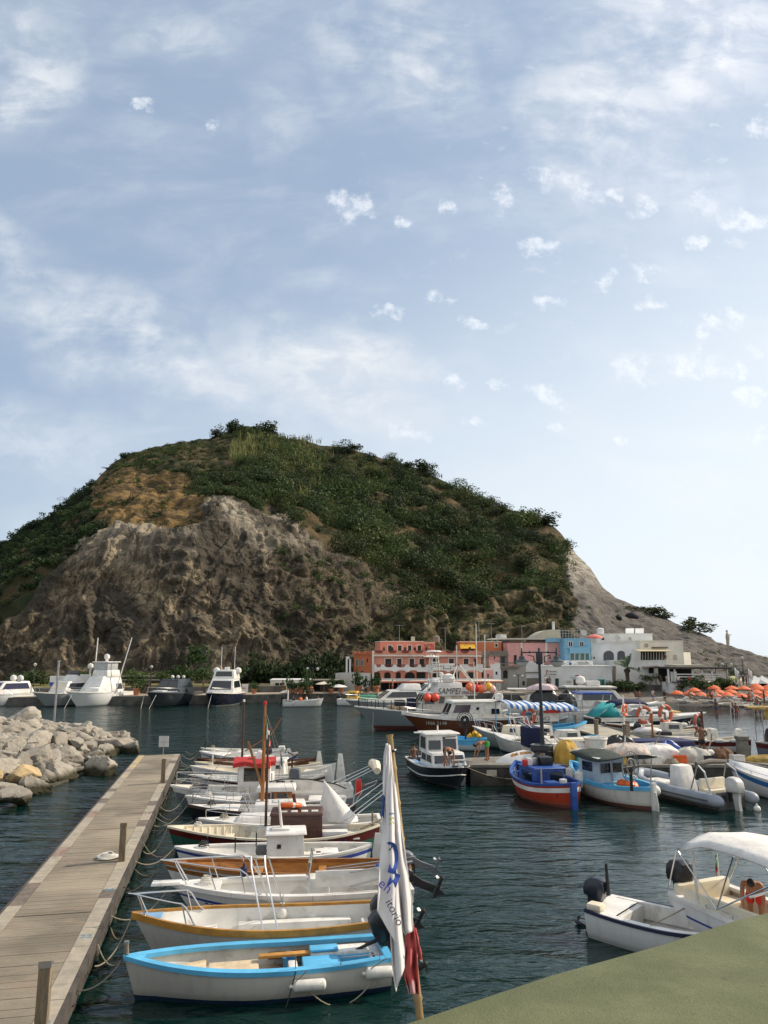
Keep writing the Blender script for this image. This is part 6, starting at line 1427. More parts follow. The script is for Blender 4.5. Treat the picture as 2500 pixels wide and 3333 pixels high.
heap('dark_net_bag','big dark net bag on the steel rack beneath a pink cloth','net bag',(13.6,64.6,2.0),(2.6,1.0,1.55),BLACK,21,.15,power=.45);heap('dark_net_bag','dark net bag at the right end of the steel rack','net bag',(15.6,64.9,2.0),(1.6,1.0,1.35),BLACK,22,.2);heap('pink_cloth','pale pink cloth spread over the dark net bag','cloth',(13.5,64.4,3.45),(2.3,.9,.5),mat('pale_pink_cloth',(.66,.52,.52),.85,bump=.5,bs=4),23,.25)
b=Boat('blue and white fishing boat with lifebuoy and blue striped awning',(15.5,58.6,1.3),(9.3,57.0,1.0),2.3,1.35,.95,1.0,'double',hull=hull_mat('hull_white_sky',(.52,.58,.62),(.05,.09,.14),.1),gun=SKYB,gw=.12,gh=.16,inner=SKYB,zf=.4,group=CB,rake=.4)
b.cabin(b.X(.34),0,.8,(2.0,1.5,1.2),OFFW,(.96,.95),win=[('s',.1,.35,.5,.85),('s',.6,.9,.5,.85),('f',.1,.9,.5,.85),('s',.0,1.0,.0,.2,SKYB)],roof=SKYB,ro=.15)
STRIPE=[mat('awning_white',(.70,.70,.68),.8),mat('awning_blue',(.04,.16,.45),.8)]
mb=MB();rows=[]
for i in range(25):
 u=i/24;rows.append([(b.X(.34)-2.9+5.6*u,v*1.3,3.05-.32*u-.22*abs(v)**1.5+.06*math.sin(u*22))for v in(-1.15,-1,-.5,0,.5,1)])
mb.grid(rows);mb.m=[(k//5)%2 for k in range(len(mb.f))]
for r in rows:r[0]=(r[0][0],r[0][1],r[0][2]-.22)
mb.v=[p for r in rows for p in r]
aw=b.part(mb,'awning',STRIPE,40);md=aw.modifiers.new('thickness','SOLIDIFY');md.thickness=.02
b.frame([[(b.X(.34)+dx,sd*1.2,1.0),(b.X(.34)+dx,sd*1.2,2.75)]for dx in(-2.7,0,2.5)for sd in(-1,1)],.03,SKYB,'awning_post');b.box('red_roll',(b.X(.36),-1.35,2.15),(b.X(.36)+1.9,-.95,2.5),RED,.12)
for tt,x,z,sz in(('1NA',.30,2.05,.42),('11B/C2',.36,1.72,.36)):Mx=Matrix.Translation((b.X(x),-1.0,z))@Matrix.Rotation(PI/2,4,'X');text(tt,sz,BLACK,b.root,Mx,'lettering',.004)
b.box('number_panel',(b.X(.22),-.985,1.52),(b.X(.56),-.94,2.28),WHITE,.01)
lifebuoy('red and white lifebuoy on the boat under the striped awning',b.world((b.X(.16),-1.25,1.95)),.48,b.rz,90,mat('lifebuoy_red',(.50,.06,.03),.5))
for k in range(2):
 t=thing('fishing_lamp','blue round fishing lamp on a stalk, %s of the pair'%['left','right'][k],'lamp',D(1776+22*k,2297+2*k,62),0,'blue fishing lamps');mb=MB();mb.lathe([(.0,.10),(.30,.06),(.36,-.08),(.33,-.12),(.26,0),(.0,.03)],(0,0,0),14,M=Matrix.Rotation(PI/2,3,'X'));mb.build('reflector',mat('lamp_blue',(.05,.22,.40),.4),t);mb=MB();mb.tube([(0,0,-.3),(.15-.3*k,0,-1.8)],.04,6);mb.build('stalk',ALU,t)
b=Boat('cream decked motor boat with long steel rail right of the lamp post',(14.9,47.6,1.1),(8.6,46.8,.9),2.3,1.1,.85,.95,'transom',hull=H_WHITE,stripe=MAROON,gun=WHITE,gw=.1,gh=.06,inner=CREAM,zf=.4,deck=CREAM,deck_s=.45,rake=.7,group=CB,stripes=(.3,.62))
b.siderail(.35,.97,.42,posts=7);b.cabin(b.X(.50),0,.9,(2.2,1.3,.45),CREAM,(.85,.8),win=[('s',.5,.7,.3,.7)]);b.frame([[(b.X(.25),sd*.8,1.0),(b.X(-.05),sd*.8,2.4)]for sd in(-1,1)]+[[(b.X(-.05),-.8,2.4),(b.X(-.05),.8,2.4)]],.05,STEEL,'bimini_arch');b.box('navy_cover',(b.X(-.02),-.9,.9),(b.X(.14),.7,2.1),NAVY,.15);b.box('cushions',(b.X(.05),-.9,.95),(b.X(.3),-.4,1.15),FOAM,.05)
b=Boat('boat under a long flat navy cover behind the canvas heaps',(18.3,45.3,1.0),(13.6,45.1,.95),2.0,1.0,.8,.9,'transom',hull=H_NAVY,gun=NAVY,gw=.06,gh=.05,open_=False,inner=NAVY,group=CB)
b.box('boat_cover',(b.X(.0),-1.05,.75),(b.X(.93),1.05,1.50),mat('long_navy_cover',(.008,.012,.075),.75,var=.2,vs=1.2,bump=.3,bs=3),.10,(.98,.8))
b=Boat('navy speedboat with white deck and teal stern canopy, bow to the right',(28.0,66.5,1.35),(17.4,65.0,1.1),3.0,1.45,1.15,1.15,'transom',tw=.9,hull=H_NAVY,stripe=WHITE,gun=WHITE,gw=.12,gh=.10,inner=WHITE,zf=.6,deck=WHITE,deck_s=.5,rake=1.5,flare=1.0,group=CB,stripes=(.88,.995))
b.side_decks(.1,.5,.45,WHITE);b.cabin(b.X(.52),0,1.25,(3.2,2.0,.5),WHITE,(.7,.75),win=[('s',.2,.8,.3,.8),('f',.1,.9,.2,.8)]);b.box('sun_pad',(b.X(.55),-.7,1.45),(b.X(.75),.7,1.62),mat('honey_pad',(.58,.36,.12),.6),.06)
mb=MB()
cvb=[[(b.X(u),v*1.2,z-.25*abs(v)**2)for v in(-1,-.5,0,.5,1)]for u,z in((.16,2.35),(.22,2.62),(.32,2.66),(.42,2.62),(.45,2.5))]
mb.grid(cvb);o=b.part(mb,'bimini_top',NAVY,60);md=o.modifiers.new('thickness','SOLIDIFY');md.thickness=.12
mb=MB();mb.grid([[(b.X(.02),v*1.15,1.25)for v in(-1,0,1)],[(b.X(.08),v*1.15,1.75)for v in(-1,0,1)],[(b.X(.17),v*1.15,2.36)for v in(-1,0,1)]]);mb.add([(b.X(.02),-1.15,1.2),(b.X(.17),-1.15,2.36),(b.X(.22),-1.2,1.25)],[(0,1,2)]);o=b.part(mb,'teal_canopy',mat('teal_canvas',(.02,.30,.31),.7,var=.1,bump=.4,bs=4),60);md=o.modifiers.new('thickness','SOLIDIFY');md.thickness=.03
b.frame([[(b.X(.2),sd*1.15,1.3),(b.X(.24),sd*1.2,2.4)]for sd in(-1,1)]+[[(b.X(.4),sd*1.15,1.3),(b.X(.38),sd*1.2,2.4)]for sd in(-1,1)],.035,STEEL,'canopy_frame')
BRIM=mat('brown_rim',(.15,.055,.03),.45,var=.2)
b=Boat('white open boat with brown rim, bow left, below the navy speedboat',(17.4,60.3,1.05),(24.8,60.6,.95),2.2,1.1,.80,.95,'double',hull=hull_mat('hull_chalk',(.56,.56,.52),(.06,.07,.07),.1),stripe=BRIM,gun=WHITE,gw=.10,gh=.06,inner=CREAM,zf=.3,group=CB,stripes=(.84,.97));Q2=b
b.thwart(.3,.4,.7,WHITE);b.thwart(.6,.4,.7,WHITE);b.box('bow_cover',(b.X(.6),-.6,.8),(b.X(.85),.6,1.02),WHITE,.05,(.8,.6));b.outboard(0,20,1.3,z=1.0,cowl=mat('teal_engine',(.05,.12,.12),.4))
for k,q_ in enumerate((.60,.21)):fender('white fender lying on the rim of the brown rimmed boat, %s one'%('left' if k==0 else 'right'),b.world((b.X(q_),-b.plan(q_)+.05,1.02)),.15,.5,'h',rz=b.rz)
b=Boat('slate bowed boat with upturned white dinghy aboard, bow to the left',(17.3,54.6,1.05),(22.6,54.2,.95),2.0,1.05,.78,.9,'double',hull=hull_mat('hull_blue_grey',(.25,.26,.28),(.06,.07,.08),.1),stripe=OFFW,gun=OFFW,gw=.1,gh=.06,inner=OFFW,zf=.3,group=CB,stripes=(.80,.95));b.thwart(.5,.4,.7,OFFW);b.box('dark_tarp',(b.X(.45),-.7,.8),(b.X(.65),.6,1.1),BLACK,.12)
mb=MB();mb.ball((b.X(.74),-.2,1.08),(1.0,.55,.28),14,8);b.part(mb,'upturned_dinghy',WHITE,60)
b=Boat('white open boat with maroon rim, stern to the right, behind the standing man',(18.9,51.6,.95),(24.2,51.6,.95),2.2,1.0,.80,.9,'transom',hull=hull_mat('hull_chalk_two',(.58,.58,.55),(.03,.035,.04),.1),stripe=MAROON,gun=WHITE,gw=.12,gh=.07,inner=CREAM,zf=.3,group=CB,stripes=(.80,.97));Q3=b
b.thwart(.3,.4,.7,WHITE);b.thwart(.55,.4,.7,WHITE);b.thwart(.75,.4,.7,WHITE);b.box('covered_motor',(b.X(.02),-.3,.9),(b.X(.12),.4,1.5),CANVAS,.16,(.7,.8));b.box('covered_seat',(b.X(.34),-.3,.7),(b.X(.44),.5,1.5),OFFW,.1,(.8,.9));b.frame([[(b.X(.2),-.9,.9),(b.X(.18),-.9,2.9)],[(b.X(.08),.9,.9),(b.X(.07),.9,3.0)],[(b.X(.2),-.9,2.9),(b.X(.07),.9,3.0)]],.02,STEEL,'bimini_frame')
b.frame([[(b.X(.0),-.2,.8),(b.X(-.1),-.1,.95),(b.X(-.24),.1,-.1)]],.025,STEEL,'boarding_ladder')
for k,q_ in enumerate((.62,.42,.22)):fender('white fender on the maroon rim of the boat behind the man, %s from its bow'%ORD[k],b.world((b.X(q_),-b.plan(q_)-.08,.84)),.13,.42,'h',rz=b.rz)
b=Boat('red rimmed boat with reed awning and covered motor at the right edge',(29.5,48.8,1.1),(23.9,49.6,.95),2.1,1.1,.8,.9,'double',hull=hull_mat('hull_slate_two',(.14,.16,.18),(.03,.03,.03),.1),stripe=MAROON,gun=OFFW,gw=.1,gh=.06,inner=OFFW,zf=.3,group=CB,stripes=(.78,.95))
b.box('covered_motor',(b.X(.10),-.5,.85),(b.X(.3),.4,1.75),BLACK,.2,(.6,.8));aw=b.frame([[(b.X(.0)+dx,sd*.7,.9),(b.X(.0)+dx,sd*.7,3.0)]for dx in(.35,2.0)for sd in(-1,1)],.03,ALU,'awning_post')
mb=MB()
for k in range(22):x=b.X(.0)-.15+.125*k;mb.tube([(x,-.95,2.98+.04*math.sin(k)),(x,.95,3.04)],.05,5)
b.part(mb,'reed_roof',mat('reed_straw',(.50,.35,.13),.85,var=.2,vs=6),parent=aw);mb=MB();mb.grid([[(b.X(.0)+.4+.2*k,-.72,z+.06*math.sin(k*2))for k in range(9)]for z in(2.95,2.6,2.28)]);o=b.part(mb,'reed_blind',MATS['reed_straw'],40,parent=aw);md=o.modifiers.new('thickness','SOLIDIFY');md.thickness=.04
mb=MB();mb.tube([(b.X(.0)-.5,-.9,3.05),(b.X(.0)+3.0,-.85,3.08)],.05,6);b.part(mb,'cross_pole',MATS['reed_straw'],parent=aw)
for k,(px,y_,pz,top,mm,lb)in enumerate(((2034,60.9,.8,2267,WHITE,'white post with an orange lifebuoy behind the brown rimmed boat'),(2097,54.6,.8,2325,WHITE,'white post carrying a lifebuoy near the slate bowed boat'),(2124,53.6,.8,2327,WOOD,'brown wooden post right of the white lifebuoy post'),(2168,58.0,.3,2322,GWOOD,'grey post carrying a dark orange lifebuoy'),(2288,44.5,-.5,2317,DWOOD,'tall dark pole standing in the water right of the man'))):
 c0=D(px,2380,y_);c1=D(px,top,y_);t=thing('mooring_pole',lb,'pole',(c0.x,y_,pz-1.0),0,'poles among the boats');mb=MB();mb.tube([(0,0,0),(0,0,c1.z-pz+1.0)],.075,8);mb.build('shaft',mm,t);mb=MB();mb.tube([(0,0,c1.z-pz+1.0),(0,0,c1.z-pz+1.08)],.09,8);mb.build('cap',mm,t)
LBR=mat('faded_lifebuoy',(.45,.10,.045),.55,var=.15)
lifebuoy('small orange lifebuoy at top of the white post behind the brown rimmed boat',D(2034,2311,60.7),.40,.9,90,ORANGE);lifebuoy('red and white lifebuoy facing the camera on the second white post',D(2097,2327,54.4),.52,.1,90,LBR);lifebuoy('dark orange lifebuoy on the grey post',D(2166,2324,57.8),.60,.5,90,LBR);lifebuoy('weathered red lifebuoy hanging left of the tall dark pole',D(2273,2350,44.4),.42,.7,90,LBR)
b=Boat('small white open boat with dark blue rim and black outboard beside the green wall',P(2460,3052,.62),P(1948,2938,.60),1.75,.66,.58,.62,'transom',tw=.85,hull=hull_mat('hull_white_near',(.66,.66,.64),(.55,.55,.52),.02,.35,.2),gun=mat('dark_blue_rim',(.015,.02,.055),.45),gw=.03,gh=.07,inner=WHITE,floor=mat('dirty_sole',(.30,.28,.25),.7,var=.3,vs=5),zf=.14,rake=.35,group='boats beside the green wall',flip=1,pb=2.4);W1=b
b.side_decks(.06,.84,.17,WHITE,dz=.02,drop=.34);b.deck('foredeck',.82,.99,WHITE,dz=.02,camber=.06);b.deck('stern_deck',.0,.20,WHITE,dz=.02,camber=.0,inset=.04)
b.box('seat_locker',(b.X(.20),-.6,.14),(b.X(.24),.6,.58),OFFW,.01)
b.outboard(.0,12,1.0,cowl=mat('blue_black_engine',(.015,.02,.035),.3),z=.66,tiller=False);mb=MB();mb.tube([(-b.L/2+.24,-.05,.8),(-b.L/2+.22,-.05,1.5)],[.05,.035],8);b.part(mb,'tiller',RUBBER)
b.box('cream_bag',(-b.L/2+.05,.45,.64),(-b.L/2+.40,.75,.78),CREAM,.05);mb=MB();mb.tube([(b.X(.62),-.55,.55),(b.X(.60),-.62,1.95)],.035,8);b.part(mb,'white_stick',WHITE)
b=Boat('cream motorboat with white bimini, blue line and black outboard at the right edge',(9.64,14.45,.98),P(2258,2905,.88)+Vector((.22,.35,0)),2.0,.98,.82,.88,'transom',tw=.9,hull=H_WHITE,stripe=BLUES,gun=WHITE,gw=.16,gh=.08,inner=CREAM,floor=OFFW,zf=.30,rake=.6,group='boats beside the green wall',flip=1,deck=WHITE,deck_s=.8,stripes=(.78,.83));W2=b
b.box('stern_sofa',(b.X(.05),-.8,.3),(b.X(.15),.8,.72),CREAM,.05);b.box('sofa_back',(b.X(.01),-.8,.62),(b.X(.055),.8,1.10),CREAM,.06);b.box('side_sofa',(b.X(.08),.45,.3),(b.X(.5),.80,.74),CREAM,.05);b.box('side_sofa_back',(b.X(.08),.72,.70),(b.X(.5),.86,1.08),CREAM,.05);b.box('sun_table',(b.X(.26),-.4,.3),(b.X(.42),.35,.62),FOAM,.04)
b.box('console',(b.X(.58),-.5,.3),(b.X(.70),.5,1.15),WHITE,.05,(.7,.9));b.box('console_screen',(b.X(.69),-.45,1.1),(b.X(.70),.45,1.5),GLASS,.01)
b.outboard(.42,4,1.12,z=.98,tiller=False)
zt=2.22;q0_,q1_=b.X(.10),b.X(.62);mb=MB();rows=[]
for i in range(13):
 u=i/12;rows.append([(q0_+(q1_-q0_)*u,v*.98,zt+.10*math.sin(PI*u)+.08*(1-v*v)-(.16*(1-u*4)if u<.25 else 0)*(.3+.7*abs(v))-.12*abs(v)**4)for v in(-1,-.75,-.4,0,.4,.75,1)])
mb.grid(rows);o=b.part(mb,'bimini_top',CANVAS,60);md=o.modifiers.new('thickness','SOLIDIFY');md.thickness=.03
b.frame([[(b.X(.30),sd*1.05,.98),(b.X(.12),sd*1.12,1.95)]for sd in(-1,1)]+[[(b.X(.30),sd*1.05,.98),(b.X(.42),sd*1.12,2.2)]for sd in(-1,1)]+[[(b.X(.30),sd*1.05,.98),(b.X(.70),sd*1.12,2.2)]for sd in(-1,1)]+[[(b.X(.02),sd*1.0,1.0),(b.X(.11),sd*1.12,1.95)]for sd in(-1,1)],.018,STEEL,'bimini_frame')
b.frame([[(b.X(.42),-.92,.9),(b.X(.42),-.88,1.4),(b.X(.49),-.5,1.6),(b.X(.51),.5,1.6),(b.X(.44),.88,1.4)]],.03,STEEL,'windscreen_rail');b.siderail(.22,.50,.12,posts=3,sides=(1,))
fl_=b.frame([[(b.X(.0),-.75,.95),(b.X(-.02),-.85,1.55)]],.014,WHITE,'flag_staff');b.flag(b.X(-.02),-.85,1.55,.18,.42,fl_,1.3)
for k,q_ in enumerate((.14,.50)):fender('white fender with blue end on the cream motorboat, %s of two'%('stern one' if k==0 else 'bow one'),b.world((b.X(q_),-b.plan(q_)-.15,.52)),.14,.55,'v',blue=True,hang=(0,.1,.45))
line3('pale mooring rope from the cream motorboat stern past the small boat',W2.world((-W2.L/2,-.9,.95)),W1.world((-.2,.7,.62)),.08)
def crate(lb,loc,sz,m_,rz=0.0):
 t=thing('fish_crate',lb,'crate',loc,rz,'crates and boxes on the jetty');x,y,z=sz;q=MB();q.lohi((-x/2,-y/2,0),(x/2,y/2,.04));q.build('base',m_,t,None)
 for(a,c)in(((-x/2,-y/2,.04),(x/2,-y/2+.03,z)),((-x/2,y/2-.03,.04),(x/2,y/2,z)),((-x/2,-y/2+.03,.04),(-x/2+.03,y/2-.03,z)),((x/2-.03,-y/2+.03,.04),(x/2,y/2-.03,z))):q=MB();q.lohi(a,c);q.build('side',m_,t,None)
 q=MB();q.tube([(-x/2,-y/2,z),(x/2,-y/2,z),(x/2,y/2,z),(-x/2,y/2,z)],.025,5,ring=True);q.build('rim',m_,t)
for lb,x,y,z,m_,rz in(('blue fish crate on the jetty by the yellow tarp',10.05,39.1,1.0,RBLUE,.2),('white polystyrene box on the blue fish crate',10.05,39.1,1.36,FOAM,.5),('yellow fish crate in front of the pink float bag',11.9,39.0,1.0,YELLOW,-.2),('grey fish crate right of the yellow one',12.6,39.0,1.0,ALU,.1),('white box against the off white canvas heap',13.6,39.1,1.0,FOAM,.3),('orange crate between the canvas heaps',15.05,39.3,1.0,ORANGE,-.3),('black crate by the cream fender on the jetty',16.6,39.6,1.0,BLACK,.2),('white box left of the stone bollard',18.1,39.6,1.0,FOAM,.1),('blue crate at the jetty edge right of the standing man',17.9,41.4,1.0,RBLUE,0)):crate(lb,(x,y,z),(.62,.42,.32),m_,rz)
for k,(x0,y0,x1,y1,h,lb)in enumerate(((13.2,39.2,14.4,40.2,2.2,'boat hook leaning on the canvas heap'),(11.6,39.2,12.4,39.6,2.0,'grey pole leaning on the pink float bag'),(16.2,39.3,17.2,40.4,2.0,'pale oar leaning near the cream fender'),(9.9,39.6,9.0,40.6,2.1,'thin pole leaning on the yellow tarp'))):q=MB();q.tube([(x0,y0,1.0),(x1,y1,h)],.035,6);q.tube([(x1,y1,h),(x1+.03,y1,h+.3)],[.05,.03],6);tag(q.build('leaning_pole',OFFW if k%2 else GWOOD),lb,'pole','poles leaning on the jetty gear')
for k,(x,y,lb)in enumerate(((11.5,39.3,'coil of dark rope at the jetty edge by the white tub'),(14.5,39.0,'coil of pale rope at the jetty edge behind the inflatable'),(7.3,39.0,'coil of rope in front of the upturned dinghy'))):q=MB();q.tube([((.36-.003*j)*math.cos(j*.5),(.30-.003*j)*math.sin(j*.5),.03+.0035*j)for j in range(60)],.03,5);tag(q.build('rope_coil',DROPE if k==0 else ROPE,loc=(x,y,1.0)),lb,'rope coil','rope coils on the jetty')
# == quay, beach and town
QST=mat('quay_stone',(.10,.095,.085),.9,var=.3,vs=.8,bump=.5,bs=5)
PAVE=mat('promenade_paving',(.36,.30,.23),.85,var=.12,vs=.4)
m=MB();m.prism([(-75,92.5),(-47,96.2),(-33,98.6),(-22,101),(-10,104.6),(4,106.5),(20,107),(20,150),(-110,150)],-3,1.05);tag(m.build('quay',QST,smooth=None),kind='structure')
m=MB();m.prism([(-75,92.9),(-47,96.6),(-33,99.0),(-22,101.4),(-10,105),(4,106.9),(19.8,107.4),(19.8,149),(-110,149)],1.052,1.11);tag(m.build('promenade',PAVE,smooth=None),kind='structure')
def sand_mat():
 m=bpy.data.materials.new('dark_sand');m.use_nodes=True;t=m.node_tree;b=t.nodes['Principled BSDF'];g=N('ShaderNodeNewGeometry',t);sp=N('ShaderNodeSeparateXYZ',t);L(g.outputs['Position'],sp.inputs[0],t)
 c=mixc(ramp(noise(g.outputs['Position'],.9,7,.7,.3,t),.35,.65,t),(.095,.08,.06),(.19,.155,.115),t);c=mixc(ramp(sp.outputs[2],.35,.12,t),c,(.04,.036,.03),t);L(c,b.inputs['Base Color'],t);b.inputs['Roughness'].default_value=.9
 return m
shore=[(19,101),(27,100.5),(33,99),(37,93.5),(40,86.5),(43,79),(50,70),(62,60)];top_=[(19,112),(27,113),(35,114),(45,114),(54,113),(62,111),(72,108),(92,100)]
rows=[]
for(a,b_),(c,d)in zip(shore,top_):
 rows.append([(a+(c-a)*u,b_+(d-b_)*u,-.5+2.1*(u+.28)**.8-.55 if u>-.25 else-.9)for u in(-.25,-.1,0,.15,.3,.5,.75,1.0)]+[(c+4,d+45,1.9)])
m=MB();m.grid(rows);tag(m.build('beach_sand',sand_mat(),smooth=80),kind='structure')
PLASTER={}
def plaster(key,col,dirt=.35):
 return mat('plaster_'+key,col,.9,var=.09,vs=.35,col2=tuple(c*(1-dirt)for c in col),bump=.15,bs=6)
W_=plaster('white',(.70,.70,.67),.12);W2_=plaster('warm_white',(.72,.68,.58),.14);SAL=plaster('salmon',(.67,.285,.20),.14);SALD=plaster('terracotta',(.50,.16,.07),.18);PINK=plaster('pink',(.66,.34,.31),.15);BLU=plaster('blue',(.20,.41,.55),.12);GRY=plaster('old_grey',(.21,.185,.15),.35);BEI=plaster('beige',(.46,.42,.32),.2);ORG=plaster('orange',(.58,.19,.085),.15)  # SALD: salmon darkened as painted shade for the hotel wing
SHUT=mat('dark_shutter',(.035,.015,.015),.6);GSHUT=mat('green_shutter',(.010,.030,.022),.6);DARKI=mat('dark_interior',(.012,.012,.013),.8);REDR=mat('red_brown_iron',(.10,.022,.02),.6);TEALF=mat('teal_frame',(.05,.30,.32),.5);GGL=mat('green_glass',(.02,.10,.085),.1,spec=.8)
class Bld:
 def __init__(s,name,label,xl,xr,ytop,YL,YR,depth,m,zb=.9,cat='building',coping=None,cop=.12):
  a,b=D(xl,ytop,YL),D(xr,ytop,YR);z=(a.z+b.z)/2;s.z,s.zb=z,zb
  s.a,s.b=Vector((a.x,a.y,0)),Vector((b.x,b.y,0));u=(s.b-s.a).normalized();s.u=u;s.n=Vector((u.y,-u.x,0));s.loc=(s.a+s.b)/2+Vector((0,0,zb));s.root=thing(name,label,cat,s.loc)
  q=MB();back=s.n*-depth;q.prism([s.a,s.b,s.b+back,s.a+back],zb,z);s.wall=s.add(q,'wall',m,sm=None)
  if coping:
   q=MB();e=.06;q.prism([s.a-u*e+s.n*e,s.b+u*e+s.n*e,s.b+u*e+back,s.a-u*e+back],z-.003,z+cop);s.add(q,'coping',coping,s.wall,sm=None)
 def add(s,q,name,m,parent=None,sm=35,bevel=0):
  q.v=[(v[0]-s.loc.x,v[1]-s.loc.y,v[2]-s.loc.z)for v in q.v];return q.build(name,m,parent or s.root,sm,bevel)
 def pt(s,px,py,off=0.0):
  e_=Vector((0,0,CAM_H));d=D(px,py,1.0)-e_;t=(s.a-e_).dot(s.n)/d.dot(s.n);return e_+d*t+s.n*off
 def patch(s,pts,name,m,off=.0,th=.12,parent=None,arch=None):
  q=MB();q.extr([s.pt(x,y,off)for x,y in pts],-s.n*th);return s.add(q,name,m,parent,sm=None)
 def win(s,x0,y0,x1,y1,pane=SHUT,frame=W2_,fw=3.0,arch=False,name='window',sill=True,mull=0):
  def shape(a,b,c,d):
   if not arch:return[(a,d),(c,d),(c,b),(a,b)]
   r=(c-a)/2;return[(a,d),(c,d)]+[(a+r+r*math.cos(t),b+r*.8-r*.8*math.sin(t))for t in[k*PI/8 for k in range(9)]]
  f=s.patch(shape(x0-fw,y0-fw,x1+fw,y1+(fw if name=='window' else 0)),name,frame,.05,.10)if frame else None
  p=s.patch(shape(x0,y0,x1,y1),'pane' if frame else name,pane,.062,.09,f)
  if frame and mull:
   for k in range(mull):xx=x0+(x1-x0)*(k+1)/(mull+1);s.patch([(xx-.7,y1),(xx+.7,y1),(xx+.7,y0),(xx-.7,y0)],'mullion',frame,.075,.06,f)
  return f or p
 def scallop(s,x0,x1,ytop,ybot,dips,depth,m,off,th,name,arches=None,ad=0,rail=True):
  top=[(x0,ytop)]
  for a,b in dips:
   top+=[((a+b)/2-(b-a)/2*math.cos(t),ytop+depth*math.sin(t)**.6)for t in[PI*k/10 for k in range(11)]]
  top.append((x1,ytop));bot=[(x1,ybot)]
  for a,b in sorted(arches or[],reverse=True):bot+=[((a+b)/2+(b-a)/2*math.cos(t),ybot-ad*math.sin(t)**.7)for t in[PI*k/10 for k in range(11)]]
  bot.append((x0,ybot));o=s.patch(top+bot,name,m,off,th)
  for a,b in dips if rail else():
   q=MB();n=max(4,int((b-a)/2.2))
   for k in range(1,n):xx=a+(b-a)*k/n;t=math.acos(max(-1,min(1,-(2*k/n-1))));q.tube([s.pt(xx,ytop,off-th/2),s.pt(xx,ytop+depth*math.sin(t)**.6,off-th/2)],.025,4)
   q.tube([s.pt(a,ytop,off-th/2),s.pt(b,ytop,off-th/2)],.035,4);s.add(q,'railing',REDR,o)
  return o
 def label_bars(s,x0,y0,x1,y1,rows,m,parent,seed=1):
  rg_=random.Random(seed)
  for k in range(rows):
   yy=y0+(y1-y0)*(k+.3)/rows;x=x0;q=MB()
   while x<x1-1:
    w_=rg_.uniform(.8,2.2);q.extr([s.pt(x,yy,.10),s.pt(min(x1,x+w_),yy,.10),s.pt(min(x1,x+w_),yy+(y1-y0)/rows*.5,.10),s.pt(x,yy+(y1-y0)/rows*.5,.10)],s.n*-.01);x+=w_+.8
   s.add(q,'print',m,parent,sm=None)
h=Bld('hotel','salmon pink hotel with scalloped balconies and red lettered roof sign',1214,1566,2119,112.8,114.6,9,SAL);HT=h
dip1=[(a,b)for a,b in((1218,1246),(1263,1290),(1305,1332),(1349,1377),(1401,1429),(1449,1476),(1498,1525))]
h.scallop(1214,1566,2118,2134,dip1,9,SAL,.30,.28,'roof_parapet')
h.patch([(1214,2136),(1566,2138),(1566,2133),(1214,2131)],'white_band',W2_,.34,.3)
h.patch([(1211,2240),(1217,2240),(1217,2118),(1211,2118)],'corner_strip',W2_,.36,.3);h.patch([(1381,2164),(1385,2164),(1385,2118),(1381,2118)],'corner_strip',SAL,.38,.3)
h.scallop(1216,1392,2163,2186,[(1222,1238),(1248,1277),(1287,1317),(1328,1357),(1366,1383)],9,W_,1.2,.25,'balcony_wall',[(1224,1277),(1288,1317),(1328,1354)],5)
h.scallop(1392,1566,2162,2187,[(1410,1437),(1466,1491),(1518,1545)],8,W_,1.2,.25,'balcony_wall',[(1404,1450),(1458,1502),(1514,1556)],6)
for x0,x1 in((1254,1274),(1293,1307),(1333,1348),(1365,1380),(1409,1424),(1461,1477),(1509,1525),(1542,1550)):h.win(x0,2144,x1,2170,SHUT,W2_ if x1!=1550 else SAL,2.4,name='balcony_door')
for x0,x1 in((1219,1237),(1251,1271),(1289,1304),(1318,1350),(1356,1384),(1409,1422),(1428,1438),(1472,1494),(1524,1541)):h.win(x0,2188,x1,2211,DARKI,SALD if x1<1390 else BEI,1.6,arch=x1<1360)
h.patch([(1214,2211),(1566,2212),(1566,2209),(1214,2208)],'balcony_floor',W_,1.3,1.2)
q=MB();AWN=mat('awning_brick',(.34,.10,.06),.8,var=.15,vs=1)
for x0,x1 in((1224,1398),(1400,1622)):q.extr([h.pt(x0,2211,.1),h.pt(x0,2213,.1),h.pt(x0,2220,3.2),h.pt(x0,2217,3.2)],h.pt(x1,2211,.1)-h.pt(x0,2211,.1))
h.add(q,'awning',AWN,sm=None)
q=MB();q.extr([h.pt(1222,2210.5,.1),h.pt(1222,2212,.1),h.pt(1222,2215.4,2.4),h.pt(1222,2213.6,2.4)],h.pt(1624,2210.5,.1)-h.pt(1222,2210.5,.1));h.add(q,'awning_top',W2_,sm=None)
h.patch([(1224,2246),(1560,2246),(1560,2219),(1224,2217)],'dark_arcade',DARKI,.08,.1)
q=MB()
for k in range(14):x=1232+28*k;q.tube([h.pt(x,2250,3.0),h.pt(x,2216,3.0)],.06,5)
h.add(q,'awning_posts',GRY)
fl=h.patch([(1438,2177),(1463,2177),(1463,2165),(1438,2165)],'hotel_plate',mat('sign_dark_green',(.02,.05,.05),.5),1.26,.05);h.patch([(1440,2175.5),(1461,2175.5),(1461,2166.5),(1440,2166.5)],'plate_face',W_,1.28,.05,fl);h.label_bars(1443,2168,1459,2174,2,GRY,fl)
